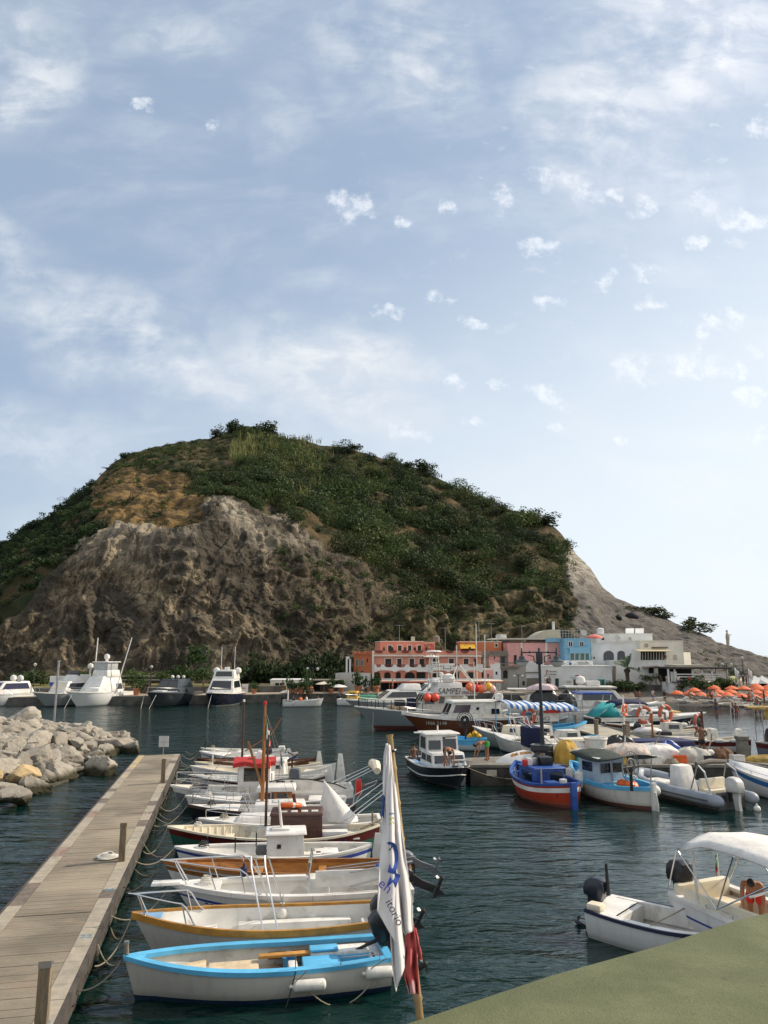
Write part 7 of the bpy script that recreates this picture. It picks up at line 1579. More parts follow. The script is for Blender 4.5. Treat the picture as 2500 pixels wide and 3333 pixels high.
for k,x in enumerate((1254,1281,1322,1354,1392,1440,1486,1532)):
 p=h.pt(x-4,2118,.16);t=thing('flower_pot','small red flower pot on the hotel roof parapet, %s from the left'%ORD[k],'flower pot',p,0,'pots on the hotel parapets');q=MB();q.lathe([(.14,0),(.2,.25),(.17,.25)],(0,0,0),8);q.build('pot',REDR,t);q=MB();q.ball((0,0,.35),.2,8,5,jit=.3,rng=R);q.build('flowers',mat('pot_leaves',(.05,.03,.02),.8),t)
u=Bld('hotel_top_floor','set back salmon top storey of the hotel with four green doors',1238,1377,2089,117,118,6,SAL,zb=h.z,coping=W2_)
for x0,x1 in((1263,1275),(1295,1307),(1328,1339),(1359,1371)):u.win(x0,2101,x1,2121,GSHUT,W2_,2.4,name='door')
q=MB();c_=u.pt(1352,2088,-2);q.box((c_.x,c_.y,c_.z+.3),(.6,.6,1.0));u.add(q,'chimney',BEI)
sg=Bld('hotel_sign_wall','salmon wall carrying the painted red letters HOTEL and LCONTE',1377,1416,2091,116.6,116.8,.3,SAL,zb=h.z,cat='sign',coping=W2_,cop=.06)
for tt,px,py in(('HOTEL',1397,2101.5),('LCONTE',1394.5,2113)):
 p=sg.pt(px,py,.02)-sg.loc;an=math.atan2(sg.u.y,sg.u.x);text(tt,.62,REDR,sg.root,facing(p,an),'lettering',.02,sx=.80 if tt=='HOTEL' else.78)
lw=Bld('hotel_side_wing','side wing of the hotel with two arched windows, shade painted as darker salmon',1152,1213,2121,118,113,6,SALD);lw.scallop(1152,1213,2120.5,2130,[(1158,1164),(1172,1181),(1191,1202)],5,SALD,.2,.2,'roof_parapet',rail=False)
for x0,x1 in((1160,1167),(1176,1184)):lw.win(x0,2147,x1,2166,mat('pale_glass',(.16,.19,.18),.2),BEI,1.4,arch=True)
lw.win(1195,2143,1198,2155,SHUT,None);lw.win(1176,2184,1183,2188,SHUT,None)
o_=Bld('orange_house','orange house with yellow rolled awning above the hotel',1498,1632,2090,121,121,6,ORG,coping=W2_);q=MB();q.extr([o_.pt(1497,2096,.05),o_.pt(1497,2098,.05),o_.pt(1497,2112,1.0),o_.pt(1497,2110,1.0)],o_.pt(1545,2096,.05)-o_.pt(1497,2096,.05));o_.add(q,'awning',YELLOW,sm=None);o_.win(1612,2096,1619,2105,DARKI,W2_,2.4);o_.win(1500,2112,1542,2118,DARKI,None);o_.patch([(1546,2118),(1552,2118),(1552,2090),(1546,2090)],'corner_strip',SAL,.1,.2)
g_=Bld('old_stone_house','weathered grey stone house with pink patch beside the hotel',1557,1652,2119,117,118.5,5,GRY);g_.win(1562,2139,1570,2162,DARKI,None);g_.patch([(1591,2170),(1626,2170),(1626,2134),(1591,2134)],'pink_render',PINK,.06,.1);g_.win(1607,2137,1611,2145,SHUT,W2_,1);g_.win(1632,2138,1643,2168,mat('night_blue_door',(.015,.022,.035),.5),None,name='door');g_.patch([(1588,2136),(1652,2134),(1652,2130),(1588,2132)],'ledge',GRY,.4,.4)
lo=Bld('low_white_house','low white stepped house with pink porch under the old stone house',1566,1630,2176,115.2,115.2,3,W_);lo.patch([(1597,2177),(1628,2177),(1628,2158),(1612,2157),(1610,2161),(1597,2161)],'raised_wall',W_,.05,.4);lo.patch([(1569,2207),(1605,2207),(1605,2181),(1569,2181)],'pink_porch',PINK,.05,.1);lo.win(1567,2182,1574,2206,DARKI,None);lo.win(1586,2193,1591,2205,SHUT,None,name='door');nb=lo.patch([(1613,2196),(1619,2196),(1619,2186),(1613,2186)],'blue_notice',NAVY,.07,.05)
st_=Bld('stone_terrace_house','grey terrace house with dark arched doorway',1630,1712,2172,115.6,115,3,plaster('pale_grey',(.36,.34,.30),.25));st_.win(1638,2182,1652,2208,DARKI,GRY,2,arch=True,name='doorway');st_.patch([(1628,2176),(1690,2173),(1690,2167),(1660,2167),(1640,2171),(1628,2170)],'stone_ledge',GRY,.5,.7);st_.win(1701,2217,1708,2230,DARKI,None);q=MB()
for k in range(9):q.tube([st_.pt(1634+7*k,2170,.3),st_.pt(1634+7*k,2160,.3)],.03,4)
q.tube([st_.pt(1632,2160,.3),st_.pt(1692,2158,.3)],.04,4);st_.add(q,'railing',GRY)
wu=Bld('white_roof_house','small white house with square chimney peeping over the pink building',1631,1672,2082,124,124,5,W_,zb=5);wu.win(1634,2088,1638,2104,DARKI,None);wu.win(1646,2087,1656,2104,DARKI,None);q=MB();c_=wu.pt(1640,2076,-.8);q.box((c_.x,c_.y,c_.z),(1.0,1.0,1.1));wu.add(q,'chimney',W_);q=MB();q.box((wu.loc.x+3.2,wu.loc.y+1.5,wu.z+.1),(12,6,.22));wu.add(q,'flat_roof',W2_)
pk=Bld('pink_house','long pink house with pale pilasters behind the lamp post',1652,1836,2092,118.5,119.5,6,PINK,coping=mat('brown_eave',(.12,.06,.04),.8),cop=.15)
for x in(1697,1778):pk.patch([(x-3,2153),(x+3,2153),(x+3,2092),(x-3,2092)],'pilaster',W2_,.12,.12)
pk.win(1673,2132,1681,2162,DARKI,None,name='door');pk.win(1809,2133,1823,2153,GSHUT,None,name='door');pk.win(1788,2137,1792,2144,SHUT,None);pk.win(1832,2135,1835,2142,SHUT,None)
dm=thing('vaulted_house','beige house with rounded vault roof and white pipe behind the pink house','building',D(1778,2092,124));q=MB();a_,b_=D(1722,2092,124),D(1826,2092,124);pts=[(a_.x+(b_.x-a_.x)*t,0,(D(1770,2049,124).z-a_.z)*math.sin(PI*.5*min(1,t*1.35))**.75)for t in[k/14 for k in range(15)]]+[(b_.x,0,-3),(a_.x,0,-3)];q.extr([(x-dm.location.x,0,z)for x,_,z in pts],(0,6,0));q.build('wall',BEI,dm,40);q=MB();c_=D(1806,2050,124)-dm.location;q.tube([c_-Vector((0,-1,1)),c_+Vector((0,1,1.4))],.22,8);q.build('pipe',W_,dm)
bl=Bld('blue_house','bright blue house with green glazed veranda',1836,1921,2077,116.6,116.9,7,BLU)
for x0 in(1851,1888):bl.win(x0,2089,x0+11,2104,DARKI,W_,1.6,mull=1)
bl.patch([(1852,2126),(1917,2126),(1917,2108),(1852,2108)],'veranda_front',BLU,.4,.4);bl.patch([(1833,2110),(1923,2110),(1923,2106),(1833,2106)],'ledge',BLU,.25,.25)
for x0,x1 in((1856,1869),(1872,1884),(1889,1902),(1905,1917)):bl.win(x0,2127,x1,2148,GGL,W_,1.2)
q=MB()
for k in range(10):q.tube([bl.pt(1829+9.5*k,2077,-1),bl.pt(1829+9.5*k,2052,-1)],.05,4)
for y in(2052,2062,2070):q.tube([bl.pt(1829,y,-1),bl.pt(1915,y-1,-1)],.04,4)
bl.add(q,'roof_railing',ALU);bl.patch([(1786,2090),(1832,2090),(1832,2075),(1786,2077)],'side_parapet',BLU,-1.5,.3)
wa=Bld('white_annex','plain white house with wide eave behind the lamp post',1711,1770,2153,115,114.5,4,W_);wa.patch([(1711,2190),(1770,2190),(1770,2187),(1711,2187)],'ledge',GRY,.2,.2);wa.patch([(1714,2236),(1757,2236),(1757,2207),(1714,2207)],'rough_lower_wall',GRY,.05,.1)
wl_=Bld('white_shop_row','long low white shop building with notices, brown doors and a teal door',1757,1991,2170,112.6,111.2,6,W_,coping=W_,cop=.18)
wl_.patch([(1757,2252),(1991,2252),(1991,2238),(1757,2237)],'dark_plinth',QST,.08,.1)
for x0,x1,y0,y1,pn,fr in((1774,1785,2208,2235,SHUT,W_),(1807,1819,2208,2235,GSHUT,W_),(1868,1885,2212,2243,DWOOD,TEALF)):wl_.win(x0,y0,x1,y1,pn,fr,1.6,name='door')
td=wl_.win(1947,2213,1966,2246,GGL,TEALF,2.4,name='door',mull=1)
pb_=wl_.patch([(1777,2201),(1812,2201),(1812,2180),(1777,2180)],'notice_board',W_,.09,.06);wl_.patch([(1778,2197),(1784,2197),(1784,2181),(1778,2181)],'red_picture',mat('sign_red',(.30,.03,.03),.6),.10,.05,pb_);wl_.patch([(1780,2195),(1783,2195),(1783,2185),(1780,2185)],'white_figure',W_,.11,.05,pb_);wl_.label_bars(1787,2181,1811,2199,2,GRY,pb_,3)
rb2=wl_.patch([(1857,2205),(1892,2205),(1894,2197),(1860,2197)],'red_sign',W_,.14,.1);wl_.patch([(1871,2200.5),(1893,2200.5),(1894,2197.4),(1872,2197.4)],'sign_bar',mat('sign_red',(.3,.03,.03)),.15,.05,rb2);wl_.label_bars(1862,2198,1870,2205,1,MATS['sign_red'],rb2,5);wl_.label_bars(1872,2201,1891,2204.5,1,GRY,rb2,6)
nt2=wl_.patch([(1844,2221),(1861,2221),(1861,2214),(1844,2214)],'small_notice',W2_,.08,.05);wl_.label_bars(1845,2215,1860,2221,2,GRY,nt2,7)
for x0,y0,x1,y1 in((1917,2214,1927,2225),(1931,2215,1941,2237),(1972,2215,1987,2236)):wl_.win(x0,y0,x1,y1,mat('faded_poster',(.46,.45,.42),.7,var=.15,vs=3),GRY,.9,name='notice_case')
tr_=Bld('roof_terrace','white roof terrace with air conditioners below the blue house',1836,1930,2150,115.4,115.4,3,W_);
for x in(1828,1836,1876):pass
for k,x in enumerate((1838,1846,1873)):tr_.win(x-6,2164,x,2169,DARKI,W_,1,name='vent')
tr_.win(1852,2156,1860,2168,RBLUE,W_,.8,name='blue_panel');tr_.label_bars(1880,2154,1915,2168,3,GRY,tr_.wall,9)
cu=Bld('upper_white_house','white flat topped house with solar panels at the top of the town',1942,2123,2064,122.5,121.5,7,W_,coping=W_,cop=.1);cu.win(1958,2076,1967,2083,DARKI,W_,1);cu.win(2046,2074,2055,2093,BEI,W_,1,name='door')
for k in range(2):q=MB();a_=cu.pt(2042+32*k,2061,-1.5);q.extr([a_,a_+Vector((1.4,0,0)),a_+Vector((1.9,1.2,.8)),a_+Vector((.5,1.2,.8))],(0,.02,.08));q.tube([a_+Vector((.7,1,-.2)),a_+Vector((.9,1,.6))],.05,4);cu.add(q,'solar_panel',W_)
cm=Bld('white_house_with_arches','white house with two dark arched loggias above the palm',1923,2096,2094,118,117,8,W_,coping=W_,cop=.1)
for x0,x1 in((1964,1998),(2009,2034)):cm.win(x0,2118,x1,2150,mat('loggia_shade',(.10,.10,.11),.9),W_,1,arch=True,name='loggia')
cm.win(1932,2138,1936,2144,DARKI,None)
cr=Bld('cream_house','cream white house with awning terrace and sunlit right side',2083,2222,2087,116.4,119.2,9,W2_,coping=W2_,cop=.1);cr.win(2086,2121,2166,2148,DARKI,None,name='terrace_opening');q=MB();q.extr([cr.pt(2060,2114,.0),cr.pt(2060,2116,.0),cr.pt(2056,2121,1.8),cr.pt(2056,2119,1.8)],cr.pt(2168,2114,0)-cr.pt(2060,2114,0));cr.add(q,'awning',mat('straw_awning',(.48,.42,.26),.8),sm=None)
cr.patch([(2121,2110),(2170,2109),(2170,2106),(2121,2106)],'brown_ledge',mat('brown_eave',(.12,.06,.04)),.3,.3);cr.win(2191,2131,2203,2148,BEI,W2_,.8)
q=MB();q.tube([cr.pt(2103+5*math.cos(a),2101+5*math.sin(a),.08)for a in[k*PI/8 for k in range(16)]],.06,5,ring=True);cr.add(q,'round_emblem',GRY)
for k,x in enumerate(range(2090,2164,9)):cr.patch([(x,2147),(x+1.2,2147),(x+1.2,2122),(x,2122)],'terrace_post',W_,.1,.1)
ce=Bld('end_house','small cream house at the right end of the town',2222,2247,2123,120,122,5,W2_)
lb_=Bld('lower_white_house','white lower storey with little tiled porch beside the palm',1992,2168,2151,114.4,114.4,3.4,W_,coping=W_,cop=.08);lb_.win(2076,2172,2082,2185,DARKI,W_,1.2);lb_.win(2111,2173,2128,2192,DARKI,W_,1.2);q=MB();q.extr([lb_.pt(2090,2172,.05),lb_.pt(2090,2170,.05),lb_.pt(2088,2172,1.4),lb_.pt(2088,2174,1.4)],lb_.pt(2140,2166,0)-lb_.pt(2092,2170,0));lb_.add(q,'porch_roof',mat('old_tiles',(.13,.09,.07),.9),sm=None);lb_.win(2112,2205,2121,2226,BEI,W_,1,name='door');lb_.win(1994,2168,2004,2235,GRY,None,name='side_passage');lb_.patch([(2140,2234),(2172,2234),(2172,2220),(2140,2190)],'stair_wall',W_,1.2,.4)
um=thing('parasol','faded red parasol on the roof between blue and white houses','parasol',D(1935,2084,119));q=MB();q.lathe([(1.35,.0),(1.2,.25),(.7,.5),(0,.65)],(0,0,.3),12);q.build('canopy',mat('faded_coral',(.62,.16,.12),.8),um,30);q=MB();q.tube([(0,0,-1.6),(0,0,.9)],.04,6);q.build('pole',ALU,um)
rp_=thing('restaurant_pergola','open restaurant terrace with dark flat roof and white railings above the beach','pergola',(36.5,108,1.0));zz0,zz1=D(2250,2222,108).z,D(2250,2174,108).z;xl,xr=D(2172,2200,108).x,D(2370,2200,108).x
def rb_(name,lo,hi,m_):q=MB();q.lohi((lo[0]-36.5,lo[1]-108,lo[2]-1),(hi[0]-36.5,hi[1]-108,hi[2]-1));return q.build(name,m_,rp_,None)
rb_('roof',(xl,106.5,zz1-.12),(xr,113,zz1+.12),mat('dark_roofing',(.055,.045,.04),.9,var=.3));rb_('platform',(xl,107,.4),(xr,113,zz0),W_);rb_('back_wall',(xl+.5,112.6,zz0),(xr-3,112.9,zz1-.15),DARKI);rb_('ridge_cover',(xl+1.2,107.5,zz1+.12),(xl+5.5,112,zz1+.42),BEI)
for k,x in enumerate((2176,2197,2255,2286,2318,2333,2368)):xx=D(x,2200,107).x;rb_('post',(xx-.11,106.9,zz0),(xx+.11,107.12,zz1-.13),W_ if k<5 else ALU)
for z in(.45,.85,1.2):rb_('railing',(D(2195,2200,107).x,106.78,zz0+z-.07),(D(2352,2200,107).x,106.88,zz0+z+.07),W_)
rb_('side_screen',(xr-2.0,107.3,zz0),(xr-.6,107.4,zz1-.4),W2_);rb_('white_screen',(xl+.2,107.2,zz0),(xl+1.1,107.3,zz1-.5),W_)
hw=thing('terrace_wall','dark low wall under the terrace along the top of the beach','wall',(37,112,.5));q=MB();q.prism([(a-37,b-112)for a,b in((29,111.2),(40,110.5),(50,108.5),(50,109),(40,111),(29,111.8))],0,1.55);q.build('masonry',QST,hw,None)
for k,(x,y,hh,rr_,lb)in enumerate(((2270,108-2.2,2.6,2.0,'round green shrub below the middle of the pergola'),(2300,105.6,2.3,1.9,'green shrub right of the round one below the pergola'),(2335,105.6,2.2,1.8,'dark hedge clump near the right end of the pergola'),(2362,105.5,2.2,1.6,'last dark shrub beside the yellow parasol'),(2222,106.5,1.9,1.3,'low hedge shrub left below the pergola'),(2195,110.5,1.4,1.5,'low plant on the dark terrace wall'),(2030,110,1.9,1.6,'bush at the foot of the palm left side'),(2062,110,1.7,1.5,'bush at the foot of the palm right side'),(2102,112,2.4,1.0,'small dark tree by the white wall right of the palm'),(2136,112.5,2.6,1.0,'umbrella shaped small tree by the stair wall'),(2085,110.5,1.5,1.1,'clipped bush left of the small dark tree'),(2003,110.4,1.6,1.4,'green bush right of the white shop row'))):
 p=D(x,2235,y);tree('garden_shrub',lb,'shrub',(p.x,y,1.1),hh,rr_,LEAFN,420,7,.11,.12 if hh<2.4 or k<4 else.5,tone=(.35,.1),group='shrubs in front of the white houses',trunk_r=.09)
pm=thing('palm_tree','palm tree with arching green fronds before the white houses','palm tree',(D(2044,2230,110.6).x,110.6,1.0));q=MB();hp=D(2044,2176,110.6).z-1.0;q.tube([(0,0,0),(.05,0,hp*.4),(-.02,0,hp*.8),(0,0,hp*.92),(0,0,hp)],[.36,.27,.30,.50,.25],10);q.build('trunk',mat('palm_bark',(.10,.075,.05),.95,var=.3,vs=5,bump=1,bs=12),pm)
FRM=mat('palm_green',(.04,.075,.02),.6,var=.25,vs=2);q=MB()
for k in range(34):
 an=k*2.399;el=.15+1.25*((k*.618)%1);ln=R.uniform(1.9,2.6);d_=Vector((math.cos(an),math.sin(an),0));pts=[Vector((0,0,hp))+d_*(ln*t*math.cos(el*.9))+Vector((0,0,ln*(t*math.sin(el)-.45*t*t*math.cos(el))))for t in[i/6 for i in range(7)]];sd_=Vector((-d_.y,d_.x,0))
 for i in range(6):
  a_,c_=pts[i],pts[i+1];w_=.34*math.sin(PI*(i+.9)/7.2)
  for sg2 in(-1,1):q.poly([a_,c_,c_+sd_*(sg2*w_)+(c_-a_)*.7-Vector((0,0,.12))])
q.build('fronds',FRM,pm,None)
kk=Bld('ticket_kiosk','flat roofed white kiosk with dark windows on the quay',880,1009,2215,110,110.4,5,W2_,coping=W_,cop=.14)
for x0,x1 in((896,909),(911,926),(933,943),(945,955),(957,967)):kk.win(x0,2223,x1,2238,DARKI,W_,1)
kk.win(916,2222,926,2252,SHUT,None,name='door');kk.patch([(894,2251),(904,2251),(904,2243),(894,2243)],'blue_board',BLUEP,.1,.08)
fp2=Bld('panel_fence','beige panel fence left of the white kiosk',809,878,2226,108.5,109,.2,mat('panel_beige',(.33,.28,.21),.8,var=.1),cat='fence');fp2.patch([(843,2254),(844.4,2254),(844.4,2226),(843,2226)],'batten',GRY,.06,.06);
ws=Bld('white_screen','rounded white screens left of the panel fence',762,808,2227,106.5,107,.2,W_,cat='fence');ws.patch([(784,2226),(785,2254),(787,2254),(788,2226)],'gap',GRY,.03,.04);ws.label_bars(789,2236,800,2243,1,mat('sign_red',(.3,.03,.03)),ws.wall,4)
wh=Bld('flat_white_house','flat grey white house with arched door left of the hotel',1092,1203,2191,113.5,112,5,plaster('dull_white',(.52,.50,.45),.2));wh.win(1163,2214,1175,2236,DARKI,None,0,arch=True,name='doorway');wh.win(1104,2215,1108,2222,DARKI,None);wh.patch([(1176,2243),(1203,2243),(1203,2206),(1176,2206)],'front_step_wall',W_,.5,.5)
for x0,y0 in((1131,2137),(1137,2145)):q=MB();a_=D(x0,2192,116);b_=D(x0,y0,116);q.box((a_.x,116,(a_.z+b_.z)/2),(.5,.5,b_.z-a_.z));wh.add(q,'chimney',W_)
br=thing('beach_bar','dark open bar under a flat canopy right of the kiosk','bar',(D(1062,2250,109).x,109,1.1));zc=D(1060,2213,109).z-1.1
q=MB();q.lohi((-2.2,-1,zc-.12),(2.6,3,zc+.05));q.build('canopy',GRY,br,None);q=MB();q.lohi((-2.0,2.8,0),(2.4,3,zc-.12));q.build('back_wall',DARKI,br,None);q=MB();q.lohi((-1.0,1.2,0),(2.2,1.7,1.1));q.build('counter',DWOOD,br,None)
for x in(-2.1,2.5):q=MB();q.tube([(x,-.9,0),(x,-.9,zc)],.06,6);q.build('post',ALU,br)
for k,(px,py,lb,cc)in enumerate(((1055,2224,'cream parasol in front of the dark bar',CREAM),(941,2250,'flat pale parasol at the quay edge by the rowing boat',OFFW),(1103,2233,'white parasol before the flat white house',WHITE),(1404,2126+10,'white parasol open on the hotel balcony',WHITE))):
 p=D(px,py,105 if k!=3 else 113);zb_=1.1 if k!=3 else p.z-1.8;t=thing('parasol',lb,'parasol',(p.x,p.y,zb_),0,'parasols on the waterfront');q=MB();hh=p.z-zb_;q.lathe([(1.25,hh-.12),(.8,hh+.08),(0,hh+.25)],(0,0,0),10);q.build('canopy',cc,t,30);q=MB();q.tube([(0,0,0),(0,0,hh)],.035,6);q.build('pole',ALU,t)
q=MB();q.prism([(-70,100),(-47,102.5),(-30,105),(-14,108.5),(-14,109.1),(-30,105.6),(-47,103.1),(-70,100.6)],1.1,1.95);lwl=thing('low_stone_wall','dark low stone wall along the back of the left quay','wall',(0,0,0));q.build('masonry',QST,lwl,None)
q=MB();q.prism([(-70,100.6),(-47,103.1),(-30,105.6),(-14,109.1),(-14,118),(-80,116)],1.1,1.98);tag(q.build('grass_bank',mat('dry_grass_bank',(.19,.16,.05),.95,var=.35,vs=1.2,col2=(.06,.08,.025),bump=.8,bs=6),smooth=None),kind='structure')
fn=thing('wooden_rail','pale two bar rail fence on the grass bank at left','fence',(-34,110,1.98));q=MB();q.box((0,0,.8),(11,.1,.16));q.box((0,0,1.35),(11,.1,.16));q.build('bar',mat('pale_rail',(.40,.38,.32),.8),fn)
for k in range(5):q=MB();q.box((-5+2.5*k,.08,.75),(.14,.14,1.5));q.build('post',GWOOD,fn)
bb=thing('billboard','blue and white billboard behind the yachts at left','billboard',D(207,2236,101.5));q=MB();q.lohi((-1.9,-.05,.1),(1.9,.05,1.45));q.build('panel',W_,bb,None);q=MB();q.lohi((-1.9,-.07,.1),(.2,-.045,.62));q.build('blue_field',RBLUE,bb,None);q=MB();q.tube([(.55+.42*math.cos(a),-.07,.85+.42*math.sin(a))for a in[k*PI/10 for k in range(20)]],.05,5,ring=True);q.build('ring_emblem',mat('emblem_red',(.30,.08,.07),.6),bb)
for k,(z,x1)in enumerate(((1.15,-.3),(.95,-.6))):q=MB();q.lohi((-1.1,-.07,z),(x1,-.045,z+.07));q.build('print',GRY,bb,None)
for x in(-1.7,1.7):q=MB();q.tube([(x,.1,-1.5),(x,.1,1.3)],.07,6);q.build('post',ALU,bb)
def street_lamp(lb,px,pyb,pyt,Y,arms=2,sc=1.0):
 a,b=D(px,pyb,Y),D(px,pyt,Y);t=thing('street_lamp',lb,'street lamp',(a.x,Y,a.z),0,'street lamps along the waterfront');hh=b.z-a.z;q=MB();q.tube([(0,0,0),(0,0,hh)],[.09,.06],7);q.build('post',IRON,t)
 for sd in((-1,1)if arms==2 else(0,)):q=MB();q.tube([(0,0,hh-.05),(sd*.7*sc,0,hh)],.04,5);q.build('arm',IRON,t);q=MB();q.lathe([(.05,.12),(.22,0),(.20,-.15),(.0,-.42)],(sd*.7*sc,0,hh-.12+(.5 if arms==1 else 0)),10);q.build('lamp_glass',mat('milky_glass',(.48,.49,.46),.25),t)
street_lamp('double street lamp on the quay by the white kiosk',1016,2258,2172,106);street_lamp('single street lamp with notice at the left quay',488,2262,2178,101,1);street_lamp('twin globe street lamp at the right end of the pergola',2371,2232,2158,109,2,.9);street_lamp('dark lantern post on the slope at far right',2423,2225,2148,112,1);street_lamp('street lamp between palm and billboard at far left',106,2262,2170,102,1);street_lamp('slim double lamp before the grey terrace house',1688,2240,2196,110,2,.8)
rngq=np.random.RandomState(77)
for k in range(26):
 px=770+13*k;Y=119+3*(k%3);p=D(px,2225,Y);tree('dark_tree','dark green tree at the cliff foot behind the kiosk, %s from the left'%(ORD+['twenty sixth'])[k],'tree',(p.x,Y,1.2),rngq.uniform(3.2,6.5)if k>5 else rngq.uniform(2,3.6),rngq.uniform(1.8,2.6),LEAF,420,8,.13,.1,tone=(.2,-.1),group='trees at the cliff foot',trunk_r=.15)
for k,(px,Y,hh,rr_,lb,tn)in enumerate(((620,110,7.5,2.6,'tall slender green shrub growing up the cliff above the dark yacht',.3),(580,109,4.0,2.2,'green shrub left of the tall slender one',.4),(545,107,3.0,2.0,'bright green bush at the left quay behind the dark yacht',.8),(470,111,3.2,3.0,'yellowish bush on the grass bank',.9),(425,112,2.6,2.4,'low yellow green bush right of the sport fisher',.9),(660,108,3.4,2.2,'green bush between the two dark yachts',.5),(770,108,3.6,2.2,'leafy bush behind the white topped yacht',.4),(270,110,2.8,2.6,'bush between the billboard and the sport fisher',.7),(130,110,3.0,3.0,'olive bush behind the billboard',.6),(60,110,2.6,2.6,'olive bush at the far left of the quay',.5))):
 p=D(px,2235,Y);tree('quay_shrub',lb,'shrub',(p.x,Y,1.9),hh*.82,rr_*.9,LEAFN,520,8,.11,.05,tone=(tn*.6,tn*.6-.15),group='shrubs along the left quay',trunk_r=.1)
for k,(px,lb,hh,tn,big)in enumerate(((827,'left of the kiosk',1.3,.3,0),(944,'in front of the kiosk windows',1.9,.5,0),(962,'with red flowers by the kiosk',1.1,.2,0),(980,'with yellow flowers by the kiosk',1.2,.9,1),(1006,'at the quay edge under the double lamp',2.3,.4,1),(1078,'before the dark bar',1.4,.3,0),(1166,'before the flat white house',2.0,.2,1),(1224,'at the corner of the hotel',1.6,.3,1),(446,'between the sport fisher and the dark yacht',1.5,.4,1),(766,'with white flowers right of the white topped yacht',1.9,.5,0),(1110,'between the bar and the flat white house',1.4,.2,0),(1195,'dark one left of the hotel corner',1.7,.1,0))):
 Y=104 if px<1100 else 107.5;Y=100.2 if px<500 else Y;p=D(px,2250,Y);t=thing('potted_plant','terracotta pot with leafy plant '+lb,'potted plant',(p.x,Y,1.11),0,'potted plants on the quay');q=MB();k_=1.25 if big else.9;q.lathe([(.28*k_,0),(.42*k_,.62*k_),(.46*k_,.62*k_),(.46*k_,.74*k_),(.38*k_,.74*k_)],(0,0,0),12);q.build('pot',TERRA,t,40)
 c=leaf_cloud(240,6,.15,rngq,1.0)*np.array([.95,.95,hh])*(.75 if not big else.95)+np.array([0,0,.55]);tn_=np.clip(tn+rngq.uniform(-.3,.3,(240,1)),0,1);cr_=crown_mesh('foliage',c,LEAFN,np.concatenate([tn_,tn_*0,tn_*0,tn_*0+1],1));cr_.parent=t
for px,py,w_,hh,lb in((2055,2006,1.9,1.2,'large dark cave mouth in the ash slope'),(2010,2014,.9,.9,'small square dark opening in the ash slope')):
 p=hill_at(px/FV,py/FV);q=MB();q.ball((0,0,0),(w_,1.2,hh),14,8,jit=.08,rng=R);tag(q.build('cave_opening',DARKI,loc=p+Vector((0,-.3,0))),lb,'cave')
p=hill_at(1572,1396);sc_=thing('statue','pale standing statue on the crest of the ash ridge','statue',p);q=MB();q.tube([(0,0,0),(0,0,.5),(.05,0,1.4),(.1,0,2.4),(.05,0,3.2),(0,0,3.7)],[.45,.4,.42,.55,.35,.12],10);q.ball((.0,0,3.95),.3,10,7);q.tube([(.3,0,3.0),(.7,-.1,2.9),(1.1,-.1,3.0)],[.16,.13,.08],6);q.build('figure',BEI,sc_);q=MB();q.box((0,0,-.3),(1.5,1.5,.8));q.build('plinth',GRY,sc_)
ub=[(485,285),(630,297),(700,250),(800,305),(958,218),(970,312),(1015,270),(1130,308),(1190,225),(1170,270),(1305,320),(1345,228),(1470,332),(1510,275),(1540,228),(1500,197),(1630,330),(1645,290),(1655,215),(1660,245),(1735,300),(1745,335),(1760,255),(1800,225)]
UMO=mat('umbrella_orange',(.70,.15,.045),.75,var=.12,vs=1.5)
rowsU={0:[],1:[],2:[],3:[]}
for x,y in ub:rowsU[0 if y>300 else 1 if y>265 else 2 if y>240 else 3].append((x,y))
proto=None;nmr=['front row nearest the water','second row from the water','third row from the water','back row by the terrace wall']
def ground_z(x,y):return.5+max(0,min(1.0,(y-95)/18))*.9
for r_,lst in rowsU.items():
 for j,(x,y)in enumerate(sorted(lst)):
  Y=104-(y-200)*.085;p=D(2080+.2532*x,2180+.2532*(y-20),Y);Y2=Y
  if proto is None:
   proto=thing('beach_umbrella','x','beach umbrella',(0,0,0),0,'orange beach umbrellas');q=MB();rws=[]
   for i in range(5):
    f=i/4;rws.append([((.05+.83*f)*math.cos(a)*(1-.03*(k%2)*f),(.05+.83*f)*math.sin(a)*(1-.03*(k%2)*f),.0-.40*f**1.5-.03*(k%2)*f)for k,a in enumerate([2*PI*k/16 for k in range(16)])])
   rws.append([(px_,py_,pz_-.10)for px_,py_,pz_ in rws[-1]]);q.grid(rws,0,True);q.poly(rws[0]);q.build('canopy',UMO,proto,30);q=MB();q.tube([(0,0,-2.6),(0,0,.12)],.03,6);q.build('pole',WHITE,proto);o=proto
  else:o=copy_tree(proto)
  o.location=p;o.rotation_euler=(R.uniform(-.06,.06),R.uniform(-.06,.06),R.uniform(0,1));s_=R.uniform(1.0,1.08);o.scale=(s_,s_,1);o['label']='orange beach umbrella, %s from the left in the %s'%(ORD[j],nmr[r_])
lp_=None;k=0
